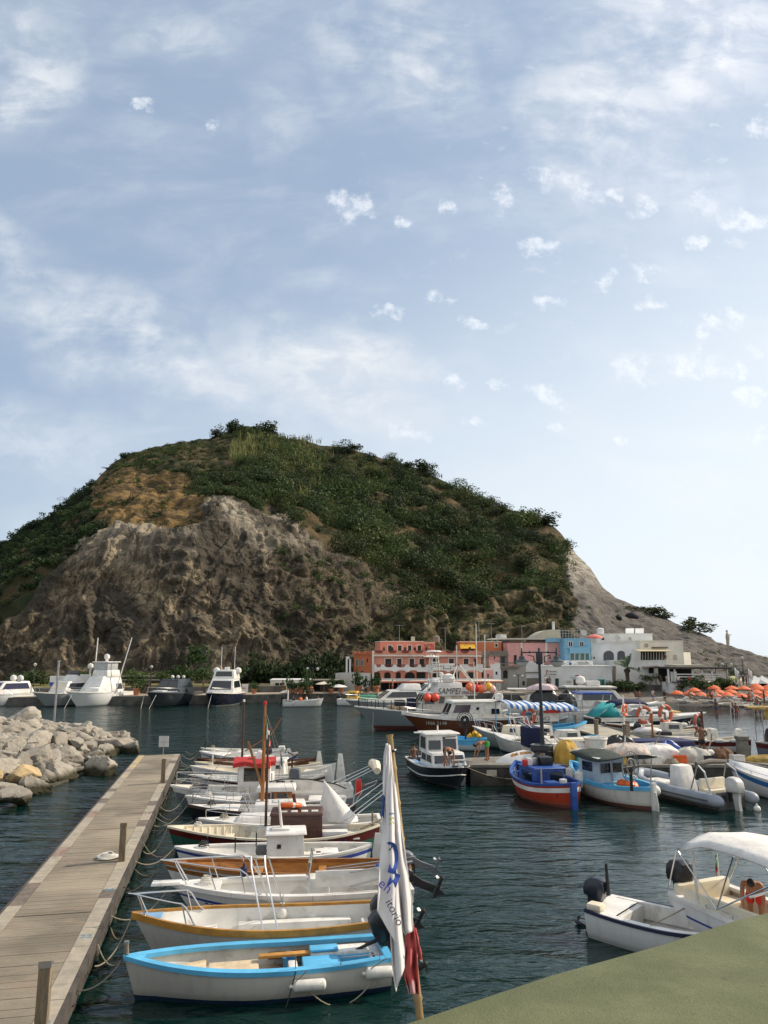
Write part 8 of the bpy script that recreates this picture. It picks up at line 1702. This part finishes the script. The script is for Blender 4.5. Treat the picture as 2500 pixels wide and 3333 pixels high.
for(x,y)in[(500,385),(560,395),(640,360),(720,350),(800,390),(860,350),(930,400),(1010,440),(1090,430),(1150,380),(1180,360),(1300,420),(1340,460),(1420,455),(1500,400),(1560,380),(1640,390),(1240,375),(1380,380),(680,410)]:
 Y=96-(y-330)*.085;p=D(2080+.2532*x,2180+.2532*y,Y)
 if lp_ is None:
  lp_=thing('sun_lounger','x','sun lounger',(0,0,0),0,'loungers on the beach');q=MB();q.box((0,0,.32),(1.3,.62,.06));q.build('seat',OFFW,lp_);q=MB();q.box((-.85,0,.5),(.7,.62,.05),M=Matrix.Rotation(rad(35),3,'Y'));q.build('backrest',OFFW,lp_)
  for a_ in(-.5,.5):
   for c_ in(-.26,.26):q=MB();q.tube([(a_,c_,0),(a_,c_,.32)],.03,5);q.build('leg',ALU,lp_)
  o=lp_
 else:o=copy_tree(lp_)
 o.location=(p.x,Y,p.z-.3);o.rotation_euler.z=R.uniform(-.4,.5)+(PI if k%3==0 else 0);o['label']='pale sun lounger on the dark sand, %s from the left below the orange umbrellas'%ORD[sorted([500,560,640,720,800,860,930,1010,1090,1150,1180,1300,1340,1420,1500,1560,1640,1240,1380,680]).index(x)];k+=1
for px,py,Y,lb,cc in((2387,2208,108,'pale yellow parasol at the right end of the pergola',mat('pale_yellow',(.55,.56,.28),.8)),(2316,2227,106,'cream parasol just below the pergola railing',CREAM)):
 p=D(px,py,Y);t=thing('parasol',lb,'parasol',p);q=MB();q.lathe([(1.3,-.25),(1.0,.05),(.5,.25),(0,.32)],(0,0,0),12);q.build('canopy',cc,t,30);q=MB();q.tube([(0,0,-2.2),(0,0,.3)],.035,6);q.build('pole',ALU,t)
for k,(px,cc,lb)in enumerate(((2458,W_,'white pointed pavilion tent at far right'),(2482,GREEN,'green and white pavilion tent at the right edge'))):
 p=D(px,2224,110);t=thing('pavilion_tent',lb,'tent',p);q=MB();q.add([(-1.2,-1.2,0),(1.2,-1.2,0),(1.2,1.2,0),(-1.2,1.2,0),(0,0,1.1)],[(0,1,4),(1,2,4),(2,3,4),(3,0,4)]);q.build('roof',[W_,cc]if k else W_,t,None);q=MB();q.prism([(-1.1,-1.1),(1.1,-1.1),(1.1,1.1),(-1.1,1.1)],-1.6,-.02);q.build('curtain',ORG if k else W_,t,None)
for px,pt_,lb in((2398,2172,'pale flag mast behind the orange umbrellas'),(2440,2172,'dark flag mast at far right with limp flag')):a_,b_=D(px,2250,107),D(px,pt_,107);t=thing('flag_mast',lb,'flagpole',a_);q=MB();q.tube([(0,0,-.6),(0,0,b_.z-a_.z)],.05,6);q.build('shaft',W_ if px<2420 else GRY,t);q=MB();q.grid([[(.05+.5*u,.08*math.sin(5*u),b_.z-a_.z-.1-1.2*v-.5*u)for u in(0,.3,.6,1)]for v in(0,.5,1)]);o=q.build('flag',W_,t,60);md=o.modifiers.new('thickness','SOLIDIFY');md.thickness=.02
for k,(px,py,Y,lb,kind)in enumerate(((1300,2088,117.5,'on the hotel top floor roof',0),(1600,2089,121,'on the orange house roof',0),(1560,2089,121.3,'on the orange house roof, left of the taller one',0),(1700,2090,119.5,'on the pink house roof',0),(1980,2063,122,'on the upper white house',0),(1622,2088,121.5,'on the orange house roof beside the white chimney house',1),(2010,2092,118,'on the white house with arches',1),(1900,2075,117,'on the blue house roof',1),(1450,2116,113.6,'behind the hotel parapet',0))):
 p=D(px,py,Y);t=thing('satellite_dish' if kind else 'television_aerial',('round satellite dish ' if kind else 'thin television aerial ')+lb,'satellite dish' if kind else 'aerial',p,0,'roof aerials and dishes');q=MB();hh=.7 if kind else 2.6+.4*(k%3);q.tube([(0,0,-.3),(0,0,hh)],.035,5);q.build('mast',ALU,t)
 q=MB()
 if kind:q.lathe([(.0,0),(.3,.05),(.46,.16),(.47,.15),(.3,.03),(0,-.02)],(0,-.1,hh),14,M=Matrix.Rotation(rad(70),3,'X'));q.build('dish',OFFW,t,50)
 else:
  q.tube([(-.7,0,hh-.1),(.7,0,hh-.1)],.02,4)
  for j in range(5):q.tube([(-.6+.3*j,-.25,hh-.1),(-.6+.3*j,.25,hh-.1)],.015,4)
  q.build('rods',ALU,t)
for k,(a,b_,Y1,Y2,lb)in enumerate((((1560,2128),(1712,2150),113,113.5,'black cable sagging from the hotel to the white annex'),((1740,2152),(1860,2150),113,113,'black cable sagging across the white shop row'),((1905,2150),(1990,2172),113,112,'black cable hanging from the roof terrace to the shop row end'))):sagrope('overhead_cable',D(*a,Y1),D(*b_,Y2),.7,BLACK,.03,lb,group='cables between the houses')
for k,(px,py,Y,cc,lb)in enumerate(((1955,2062,122,W_,'white water tank on the upper white house'),(1420,2088,119,GRY,'grey water tank behind the hotel letters'))):t=thing('water_tank',lb,'water tank',D(px,py,Y));q=MB();q.lathe([(.5,0),(.55,.05),(.55,.85),(.3,1.0),(0,1.02)],(0,0,-.1),14);q.build('tank',cc,t,40);q=MB();q.tube([(.5,0,.3),(.9,0,.3),(.9,0,-.3)],.04,5);q.build('pipe',ALU,t)
# == yachts at the left quay, cruisers, filler boats
def yacht(label,bow,stern,B,hb,hull,sup,wins,extra=None,group='motor yachts along the far left quay',stripe=None,deckm=WHITE,glass=GLASS,rake=2.0):
 b=Boat(label,bow,stern,B,hb+.25,hb-.1,hb-.2,'transom',name='motor_yacht',cat='yacht',tw=.9,hull=hull,stripe=stripe,gun=deckm,gw=.12,gh=.14,deck=deckm,deck_s=.0,open_=False,rake=rake,flare=1.0,pb=2.4,draft=.7,group=group,flip=1)
 for(x,z,sz,tp,sh,wn,nm)in sup:b.cabin(b.X(x),0,z,sz,wins if nm=='dark' else deckm,tp,sh,win=wn,name='flybridge' if z>2.4 else 'deck_saloon',bevel=.10,glass=glass)
 b.pulpit(.45,.55,posts=5);return b
def dome(b,x,y,z,r):mb=MB();mb.lathe([(r*.5,-r),(r*.95,-r*.5),(r,0),(r*.8,r*.6),(0,r)],(x,y,z),12);b.part(mb,'radar_dome',WHITE)
WF=[('f',.05,.48,.25,.9),('f',.52,.95,.25,.9),('s',.1,.9,.35,.85),('p',.1,.9,.35,.85)]
YH=hull_mat('yacht_white',(.74,.74,.72),(.25,.26,.27),.05,.2,.05);YG=hull_mat('yacht_grey',(.30,.32,.32),(.05,.05,.05),.08,.2,.08);YD=hull_mat('yacht_graphite',(.035,.042,.05),(.01,.01,.01),.08,.15,.03)
y1=yacht('white motor yacht with violet windows and black fenders at the far left quay',(-51.8,93.2,0),(-45.6,101.5,0),3.6,1.55,YH,[(.42,1.5,(5.2,2.7,1.5),(.62,.75),(-.3,0),WF,'')],WHITE,glass=mat('violet_window',(.03,.03,.07),.1));dome(y1,y1.X(.35),.9,3.4,.4);dome(y1,y1.X(.35),-.9,3.4,.4)
y2=yacht('grey hulled white yacht with cream screens and flybridge radar',(-43.3,93.6,0),(-38.6,102.5,0),3.5,1.6,YG,[(.42,1.5,(5.0,3.0,1.5),(.8,.85),(-.3,0),[('f',.05,.95,.3,.9,CREAM)]+WF[2:],''),(.34,3.0,(2.8,2.4,.8),(.8,.8),(0,0),[],'')],WHITE);dome(y2,y2.X(.2),-.6,4.9,.38);y2.frame([[(y2.X(.2),-.6,3.6),(y2.X(.2),-.6,4.7)]],.12,WHITE,'radar_post');y2.box('flybridge_screen',(y2.X(.40),-1.1,3.7),(y2.X(.42),1.1,4.3),GLASS,.02)
y3=yacht('white sport fisher with tall flybridge and two outrigger poles',(-39.0,93.2,0),(-35.4,103,0),3.9,1.7,YH,[(.40,1.5,(5.2,3.1,2.1),(.62,.72),(-.6,0),[('s',.05,.3,.2,.55),('p',.05,.3,.2,.55)],''),(.33,3.5,(2.6,2.5,.9),(.9,.9),(0,0),[],'')],WHITE)
y3.box('bridge_roof',(y3.X(.22),-1.3,5.35),(y3.X(.46),1.3,5.48),WHITE,.05);y3.box('clear_curtain',(y3.X(.25),-1.1,4.3),(y3.X(.44),1.1,5.35),mat('curtain_clear',(.42,.43,.42),.15,var=.1),.03);dome(y3,y3.X(.34),0,6.1,.38);y3.frame([[(y3.X(.34),0,5.45),(y3.X(.34),0,5.9)]],.2,WHITE,'radar_post')
for sd in(-1,1):y3.frame([[(y3.X(.35),sd*1.9,1.9),(y3.X(.30),sd*2.2,4.3),(y3.X(.22),sd*2.8,8.6)]],.07,WHITE,'outrigger')
y4=yacht('dark graphite motor yacht with black wraparound windscreen',(-28.9,93.2,0),(-26.6,104,0),4.3,1.65,YD,[(.40,1.5,(5.4,3.4,1.75),(.62,.70),(-.5,0),WF,'dark')],YD,deckm=mat('graphite_deck',(.14,.155,.17),.3,.3));y4.box('sun_pad',(y4.X(.68),-.7,1.75),(y4.X(.80),.7,1.92),OFFW,.05);y4.pad('grey_foredeck',.62,.97,1.72,1.80,mat('silver_deck',(.40,.42,.43),.35),.3)
for k in(-.8,0,.8):dome(y4,y4.X(.32),k,3.5,.22)
y5=yacht('navy hulled yacht with rounded white superstructure and twin domes',(-21.2,93.8,0),(-20.7,104,0),4.0,1.55,H_NAVY,[(.42,1.5,(5.0,3.5,1.75),(.66,.80),(-.4,0),[('f',.08,.92,.25,.88)]+WF[2:],''),(.36,3.2,(3.2,3.0,1.2),(.8,.82),(-.2,0),[('f',.1,.9,.3,.85)],'')],WHITE)
for k in(-1.45,1.45):dome(y5,y5.X(.32),k,4.3,.45)
y5.frame([[(y5.X(.3),k,4.3),(y5.X(.3),k,7.4)]for k in(-.9,.9)],.035,WHITE,'aerial');y5.box('roof_mast',(y5.X(.32),-.3,4.4),(y5.X(.36),.3,4.75),WHITE,.05)
y0=yacht('white yacht cut off by the left edge with red topped mast',(-57.5,93.4,0),(-53.4,101,0),4.0,1.7,YH,[(.42,1.6,(5,3,1.9),(.6,.8),(-.3,0),WF,'')],WHITE);y0.frame([[(y0.X(.35),-1,3.4),(y0.X(.35),-1,5.2)]],.25,RED,'signal_mast')
nF={'y1':(y1,4,'white yacht with violet windows'),'y3':(y3,4,'sport fisher'),'y4':(y4,3,'graphite yacht'),'y5':(y5,2,'navy yacht')}
for bt,n,nm in nF.values():
 for k in range(n):q_=.18+.14*k;fender('black fender on the %s, %s from its stern'%(nm,ORD[k]),bt.world((bt.X(q_),bt.plan(q_)+.22,1.0)),.2,.55,'v',col=RUBBER,hang=(0,-.1,.6))
for k,(bt,y)in enumerate(((y4,-.8),(y4,.8),(y5,.2),(y3,-.5))):a=bt.world((bt.L/2-.5,y,1.5));sagrope('bow_line',a,Vector((a.x-.15+.3*y,a.y-1.3,-.1)),.02,MATS['white_rope'],.022,'pale anchor line from the bow of the %s'%['graphite yacht, left one','graphite yacht, right one','navy yacht','sport fisher'][k],group='anchor lines of the yachts')
GC='cruisers behind the fishing boats'
b=yacht('white cruiser with green crate lying left of the grey fishing vessel',(-4.4,84,0),(6.4,87,0),3.4,1.3,YG,[(.46,1.2,(5.6,2.5,1.3),(.55,.75),(-.7,0),WF,''),(.34,2.45,(2.6,2.0,.7),(.7,.7),(-.3,0),[],'')],WHITE,group=GC);b.box('green_crate',(b.X(.70),-1.1,1.5),(b.X(.85),-.2,2.0),mat('mint_crate',(.10,.42,.24),.6),.03)
b=yacht('white cruiser with streamlined dark windows in front of the hotel',(1.0,90.5,0),(9.6,94,0),3.4,1.5,YH,[(.42,1.4,(5.8,2.7,1.6),(.5,.75),(-.8,0),WF,''),(.34,2.9,(2.4,2.0,.7),(.7,.7),(-.3,0),[],'')],WHITE,group=GC);dome(b,b.X(.3),0,4.0,.3)
b=yacht('big white flybridge cruiser behind the navy speedboat',(28.4,77,0),(17.4,78,0),3.6,1.4,YH,[(.42,1.3,(5.0,2.8,1.6),(.7,.8),(-.5,0),WF,'')],WHITE,group=GC);b.box('hard_top',(b.X(.10),-1.5,3.05),(b.X(.55),1.5,3.22),OFFW,.06);dome(b,b.X(.25),0,3.8,.5);b.box('roof_locker',(b.X(.3),-.5,3.22),(b.X(.42),.5,3.75),WHITE,.06)
b=yacht('white cabin cruiser with blue bimini behind the teal canopy',(25.6,71.4,0),(16.0,71.0,0),3.2,1.3,YH,[(.55,1.2,(3.6,2.3,.9),(.6,.75),(-.2,0),WF,'')],WHITE,group=GC);b.box('bimini_top',(b.X(.18),-1.2,2.75),(b.X(.52),1.2,2.95),RBLUE,.09);b.frame([[(b.X(u),sd*1.15,1.2),(b.X(u+.03),sd*1.1,2.8)]for u in(.2,.48)for sd in(-1,1)],.04,STEEL,'awning_post');b.box('hanging_canvas',(b.X(.10),-1.2,1.3),(b.X(.19),.8,2.6),CANVAS,.1)
b=yacht('white cruiser with long canvas roof left of the flybridge cruiser',(22.0,82.5,0),(12.8,83.5,0),3.2,1.3,YH,[(.5,1.2,(4.2,2.4,1.1),(.7,.8),(-.2,0),WF,'')],WHITE,group=GC);b.box('canvas_roof',(b.X(.08),-1.3,2.6),(b.X(.5),1.3,2.75),OFFW,.06)
for k,(bx_,sx__,lb,hm_,cc,ex)in enumerate((((16.5,68.5),(11.6,67.6),'grey tender lying between the cruisers and the concrete jetty',H_SLATE,GT,0),((20.8,63.4),(17.6,62.9),'small grey dinghy tied at the far end of the concrete jetty',H_SLATE,GT,0),((14.0,66.2),(9.4,65.4),'open white boat with brown lining beside the net rack',H_WHITE,BRIM,1),((13.4,55.6),(9.4,54.2),'white and brown launch just right of the lamp post',H_WHITE,BRIM,1),((14.6,52.6),(10.6,51.2),'blue rimmed open boat beside the concrete jetty',H_WHITE,SKYB,1),((24.6,57.6),(19.0,57.4),'cream open boat between the two brown rimmed boats',H_WHITE,CREAM,1),((12.4,76.5),(6.6,75.5),'white fishing launch behind the striped awning',H_WHITE,WHITE,1),((-8.0,95.5),(-12.6,95.2),'low white punt tied at the quay behind the crew boat',H_WHITE,WHITE,0),((-1.6,96.5),(-5.8,97.6),'white inflatable with orange console near the hotel quay',H_WHITE,FOAM,2),((2.4,98.8),(-2.2,99.6),'small white boat with canvas hood by the hotel quay',H_WHITE,WHITE,1))):
 b=Boat(lb,(*bx_,.95),(*sx__,.85),1.9,.95,.7,.8,'transom',hull=hm_,gun=cc,gw=.12,gh=.12,inner=OFFW,zf=.3,rake=.4,group=CB,flip=1);b.thwart(.3,.35,.6,OFFW);b.thwart(.62,.35,.6,OFFW)
 if ex:b.cabin(b.X(.45),0,.5,(1.5,1.2,.9 if ex==1 else 1.3),OFFW if ex==1 else YELLOW,(.8,.85),win=[('s',.2,.8,.5,.85),('f',.15,.85,.5,.85),('p',.2,.8,.5,.85)])
 b.outboard(0,15,1.0,z=.85,tiller=False)
cb=Boat('white open motor boat carrying four people in front of the quay',(-7.6,96.2,1.15),(-12.6,95.0,.85),1.9,1.1,.7,.8,'transom',hull=H_WHITE,gun=mat('dark_trim',(.03,.035,.04),.5),gw=.08,gh=.07,inner=OFFW,zf=.2,rake=.4,group=CB,flip=1);cb.thwart(.3,.4,.5,WHITE);cb.thwart(.6,.4,.5,WHITE);cb.frame([[(cb.X(.12),0,.5),(cb.X(.12),0,2.0)]],.1,WHITE,'console_post')
# == people
SK=[mat('skin_tan',(.30,.13,.065),.6,var=.08),mat('skin_brown',(.17,.075,.04),.6,var=.08),mat('skin_light',(.42,.22,.14),.6,var=.08)]
HAIR=mat('dark_hair',(.012,.009,.007),.7,var=.2)
def skinned(name,J,E,rd,m,par,sub=2):
 ks=list(J);me=bpy.data.meshes.new(name);me.from_pydata([J[k]for k in ks],[(ks.index(a),ks.index(b))for a,b in E],[]);o=bpy.data.objects.new(name,me);C.objects.link(o)
 md=o.modifiers.new('skin','SKIN');md.use_smooth_shade=True;sv=me.skin_vertices[0]if me.skin_vertices else None
 if sv is None:bm=bmesh.new();bm.from_mesh(me);bm.verts.layers.skin.verify();bm.to_mesh(me);bm.free();sv=me.skin_vertices[0]
 for i,k in enumerate(ks):r_=rd.get(k,rd.get(k[:-1],.05));sv.data[i].radius=r_ if isinstance(r_,tuple)else(r_,r_);sv.data[i].use_root=(i==0)
 o.modifiers.new('sub','SUBSURF').render_levels=sub;o.modifiers['sub'].levels=sub
 me2=bpy.data.meshes.new_from_object(o.evaluated_get(bpy.context.evaluated_depsgraph_get()));bpy.data.objects.remove(o);me2.materials.clear();me2.materials.append(m);me2.shade_smooth();o=bpy.data.objects.new(name,me2);C.objects.link(o);o.parent=par;return o
RD=dict(pelvis=(.155,.11),waist=(.135,.10),chest=(.165,.115),neck=.055,head=(.085,.095),crown=(.075,.085),nose=.018,sho=.062,elb=.044,wri=.030,palm=(.042,.020),hip=.085,kne=.058,ank=.040,toe=(.042,.025),fin=.0105,tip=.008)
EDG=[('pelvis','waist'),('waist','chest'),('chest','neck'),('neck','head'),('head','crown'),('head','nose')]+[e for s_ in 'LR' for e in(('chest','sho'+s_),('sho'+s_,'elb'+s_),('elb'+s_,'wri'+s_),('wri'+s_,'palm'+s_),('pelvis','hip'+s_),('hip'+s_,'kne'+s_),('kne'+s_,'ank'+s_),('ank'+s_,'toe'+s_))]
def person(label,loc,rz,pose='stand',sk=0,cloth=RED,top=None,arms=None,group=None,scale=1.0,hair=HAIR,near=False,bend=98):
 J=dict(pelvis=(0,0,.95),waist=(0,0,1.10),chest=(0,0,1.32),neck=(0,.01,1.50),head=(0,.02,1.60),crown=(0,.01,1.69),nose=(0,.115,1.595))
 for s_,x in(('L',-1),('R',1)):J.update({'sho'+s_:(x*.19,0,1.42),'elb'+s_:(x*.25,-.02,1.14),'wri'+s_:(x*.27,.06,.90),'palm'+s_:(x*.27,.09,.82),'hip'+s_:(x*.10,0,.90),'kne'+s_:(x*.115,.02,.50),'ank'+s_:(x*.12,-.02,.08),'toe'+s_:(x*.14,.13,.03)})
 def rot(keys,ang,piv):
  for k in keys:v=Vector(J[k])-Vector(piv);v=Matrix.Rotation(-ang,3,'X')@v;J[k]=tuple(v+Vector(piv))
 up=[k for k in J if k[:3]in('wai','che','nec','hea','cro','nos','sho','elb','wri','pal')]
 if pose=='bend':rot(up,rad(bend),J['pelvis']);rot(['head','crown','nose'],rad(25),J['neck'])
 elif pose=='sit':
  for s_,x in(('L',-1),('R',1)):J.update({'kne'+s_:(x*.13,.42,.96),'ank'+s_:(x*.13,.48,.52),'toe'+s_:(x*.13,.62,.47)})
 elif pose=='lie':
  for s_,x in(('L',-1),('R',1)):J.update({'kne'+s_:(x*.13,.44,1.02),'ank'+s_:(x*.13,.86,.93),'toe'+s_:(x*.15,.92,1.05)})
  rot(up,rad(-50),J['pelvis'])
 if pose=='bend':
  for s_,x in(('L',-1),('R',1)):v=Vector(J['sho'+s_]);J.update({'elb'+s_:v+Vector((x*.03,.06,-.30)),'wri'+s_:v+Vector((x*.0,.16,-.54)),'palm'+s_:v+Vector((-x*.01,.18,-.62))})
 for k,v in(arms or{}).items():J[k]=v
 E=list(EDG)
 if near:
  for s_,x in(('L',-1),('R',1)):
   p=Vector(J['palm'+s_]);d=(p-Vector(J['wri'+s_])).normalized();sdv=d.cross(Vector((0,1,0)));sdv=sdv.normalized()if sdv.length>.1 else Vector((1,0,0));cu=d.cross(sdv)
   for i,(off_,ln)in enumerate(((-.03,.075),(-.010,.088),(.011,.082),(.031,.062))):
    a=p+sdv*off_+d*.02;J['fina%d'%i+s_]=a;J['finb%d'%i+s_]=a+d*ln*.55+cu*.01;J['tipc%d'%i+s_]=a+d*ln*.9+cu*.035
    E+=[('palm'+s_,'fina%d'%i+s_),('fina%d'%i+s_,'finb%d'%i+s_),('finb%d'%i+s_,'tipc%d'%i+s_)]
   w_=Vector(J['wri'+s_]).lerp(p,.5)+sdv*-.03;J['fint'+s_]=w_-sdv*.02+d*.01;J['tipt'+s_]=w_-sdv*.035+d*.06+cu*.02;E+=[('palm'+s_,'fint'+s_),('fint'+s_,'tipt'+s_)]
 rd=dict(RD)
 for k in J:
  if k.startswith('fin'):rd[k]=.0105
  elif k.startswith('tip'):rd[k]=.0085
 t=thing('person',label,'person',loc,rz,group);t.scale=(scale,)*3
 skinned('body',J,E,rd,SK[sk],t,2 if near else 1)
 def lp(a,b,f):return tuple(Vector(J[a]).lerp(Vector(J[b]),f))
 S_={'pelvis':J['pelvis'],'waistb':lp('pelvis','waist',.5)};ES=[('pelvis','waistb')]
 for s_ in 'LR':S_['hip'+s_]=J['hip'+s_];S_['thi'+s_]=lp('hip'+s_,'kne'+s_,.62);ES+=[('pelvis','hip'+s_),('hip'+s_,'thi'+s_)]
 skinned('shorts',S_,ES,{'pelvis':(.175,.135),'waistb':(.165,.125),'hip':.112,'thi':.098},cloth,t,1)
 if top:
  T_={'chest':J['chest'],'waist':J['waist'],'pelv':lp('pelvis','waist',.35),'nec':lp('chest','neck',.6)};ET=[('chest','waist'),('waist','pelv'),('chest','nec')]
  for s_ in 'LR':T_['sho'+s_]=J['sho'+s_];T_['sle'+s_]=lp('sho'+s_,'elb'+s_,.5);ET+=[('chest','sho'+s_),('sho'+s_,'sle'+s_)]
  skinned('shirt',T_,ET,{'chest':(.19,.14),'waist':(.165,.13),'pelv':(.18,.14),'nec':.08,'sho':.085,'sle':.07},top,t,1)
 h_=Vector(J['head']);c_=Vector(J['crown']);ax_=(c_-h_).normalized();fw=(Vector(J['nose'])-h_).normalized();mb=MB();M3=Matrix((ax_.cross(fw),fw,ax_)).transposed();mb.ball(c_-fw*.018-ax_*.02,(.088,.102,.078),10,7,M=M3,jit=.04,rng=R);mb.build('hair',hair,t,60)
 if near:
  for sd in(-1,1):mb=MB();mb.ball(h_+M3@Vector((sd*.032,.098,.018)),.011,8,5);mb.build('eye',BLACK,t,60);mb=MB();mb.ball(h_+M3@Vector((sd*.088,.0,-.005)),(.012,.022,.032),8,5,M=M3);mb.build('ear',SK[sk],t,60)
  mb=MB();mb.ball(h_+M3@Vector((0,.094,-.045)),(.026,.006,.007),8,4,M=M3);mb.build('mouth',mat('lips',(.25,.07,.05),.6),t,60)
 return t
REDS=mat('red_shorts',(.55,.02,.015),.8,var=.1);LIME=mat('lime_shorts',(.06,.42,.07),.8,var=.1);BSH=mat('black_shorts',(.015,.015,.018),.8)
wp=D(2457,2922,18.3);person('shirtless man in red shorts bending over in the cream motorboat',(wp.x,wp.y,wp.z-.80),rad(150),'bend',0,REDS,near=True,bend=58)
wp=K1.world((K1.X(.86),.45,.95));person('shirtless man bending down on the bow of the black launch',(wp.x,wp.y,.98),rad(190),'bend',0,BSH,near=True)
person('man in lime green shorts leaning forward on the jetty corner',(5.35,40.0,1.0),rad(105),'bend',0,LIME,near=True,arms={})
person('shirtless man in black shorts standing with his back turned on the jetty',(17.05,41.3,1.0),rad(8),'stand',1,BSH,near=True,arms={'elbL':(-.36,.02,1.18),'wriL':(-.22,.16,1.06),'palmL':(-.15,.20,1.08),'elbR':(.36,.02,1.18),'wriR':(.22,.16,1.06),'palmR':(.15,.20,1.08)})
kp=K1.world((K1.X(.16),.85,-.1));person('person with tanned back sitting at the stern of the black launch',kp,rad(30),'sit',1,BSH)
BT='people in the crew boat'
for k,(q_,yy,sk_,tp,lb)in enumerate(((.25,0,1,BLACK,'person in black shirt steering the white crew boat'),(.42,.3,0,ORANGE,'person in orange shirt seated in the white crew boat'),(.58,-.2,2,WHITE,'person in white shirt seated in the white crew boat'),(.86,0,1,NAVY,'person in dark shirt seated at the bow of the crew boat'))):person(lb,cb.world((cb.X(q_),yy,-.38)),rad(40*k),'sit',sk_,BSH,tp,group=BT)
cl=[WHITE,RBLUE,BLACK,RED,TEALF,OFFW];clw=['white','royal blue','black','red','teal','cream']
def ppl(px,py,Y,pose,sk,c,t_,lb,dz=0.0):p=D(px,py,Y);person(lb,(p.x,Y,p.z+dz),R.uniform(-2,2),pose,sk,cl[c],cl[t_]if t_ is not None else None,group='people on the beach and in the shallows')
for px,py,Y,pose,sk,c,t_,lb,dz in((2165,2290,98,'stand',1,2,2,'man in black standing on the sand left of the umbrellas',0),(2127,2288,99,'stand',2,1,0,'woman in white shirt standing on the sand by the beached boat',0),(2070,2278,104,'sit',1,2,None,'person sitting on the sand behind the flybridge cruiser',-.45),(2082,2278,104,'sit',0,3,None,'second person sitting on the sand behind the flybridge cruiser',-.45),(2333,2318,84,'stand',1,1,None,'bather standing knee deep in the sea below the umbrellas',-.35),(2386,2317,83,'stand',1,2,None,'left one of two dark bathers standing waist deep',-.75),(2396,2318,83,'stand',1,3,None,'right one of two dark bathers standing waist deep',-.75),(2459,2320,81,'stand',1,2,None,'left bather of the far right group',-.75),(2466,2310,84,'stand',0,4,None,'tall bather in the middle of the far right group',-.3),(2478,2320,81,'stand',1,1,None,'right bather of the far right group',-.7),(2490,2300,88,'stand',1,2,2,'dark figure standing at the water edge at far right',0),(2235,2277,94,'lie',0,3,None,'sunbather with red bottoms under the leftmost umbrellas',-.55),(2248,2282,92,'sit',2,1,None,'sunbather sitting up under the leftmost umbrellas',-.5),(2262,2278,94,'lie',1,2,None,'dark sunbather lying between the leftmost umbrellas',-.55),(2305,2284,91,'sit',0,4,None,'sunbather with teal bottoms below the middle umbrellas',-.5),(2318,2280,92,'lie',0,3,None,'sunbather lying below the middle umbrellas',-.55),(2330,2295,91,'stand',2,5,5,'woman in a cream dress walking below the middle umbrellas',0),(2425,2288,90,'lie',1,2,None,'sunbather lying at right below the umbrellas',-.55),(2440,2290,89,'sit',0,3,None,'sunbather sitting at right below the umbrellas',-.5),(2452,2296,89,'stand',2,0,0,'person in pale clothes walking at right below the umbrellas',0),(2153,2236,108,'stand',1,2,2,'man in black walking on the terrace left of the pergola',0),(2174,2236,108,'stand',2,5,0,'person in white on the terrace near the stair wall',0),(2210,2238,106,'stand',0,1,0,'person in white shirt and blue shorts below the pergola',0),(2246,2238,106,'stand',0,5,3,'person in red shirt on the terrace below the pergola',0),(2420,2232,106,'stand',1,2,2,'person in black in the crowd by the pale flag mast',0),(2432,2234,106,'stand',0,2,4,'person in teal shirt at far right by the tents',0),(2410,2234,105,'stand',2,0,1,'person in blue shirt beside the yellow parasol',0),(2165,2149,114.6,'sit',1,2,2,'dark figure at the balcony of the cream house',-.6),(187*2.14,2262,101,'stand',2,0,0,'person in white on the quay right of the sport fisher',0),(478,2262,102,'stand',1,2,2,'person in black on the quay by the street lamp',0),(920,2254,106,'stand',1,2,2,'person in black at the kiosk door',0),(1278,2254,104,'stand',0,3,None,'shirtless man on the quay before the hotel',0),(1776,2238,110,'stand',2,0,0,'person in white before the left brown shop door',0),(1790,2240,110,'stand',1,2,None,'tanned person before the white shop row',0)):ppl(px,py,Y,pose,sk,c,t_,lb,dz)
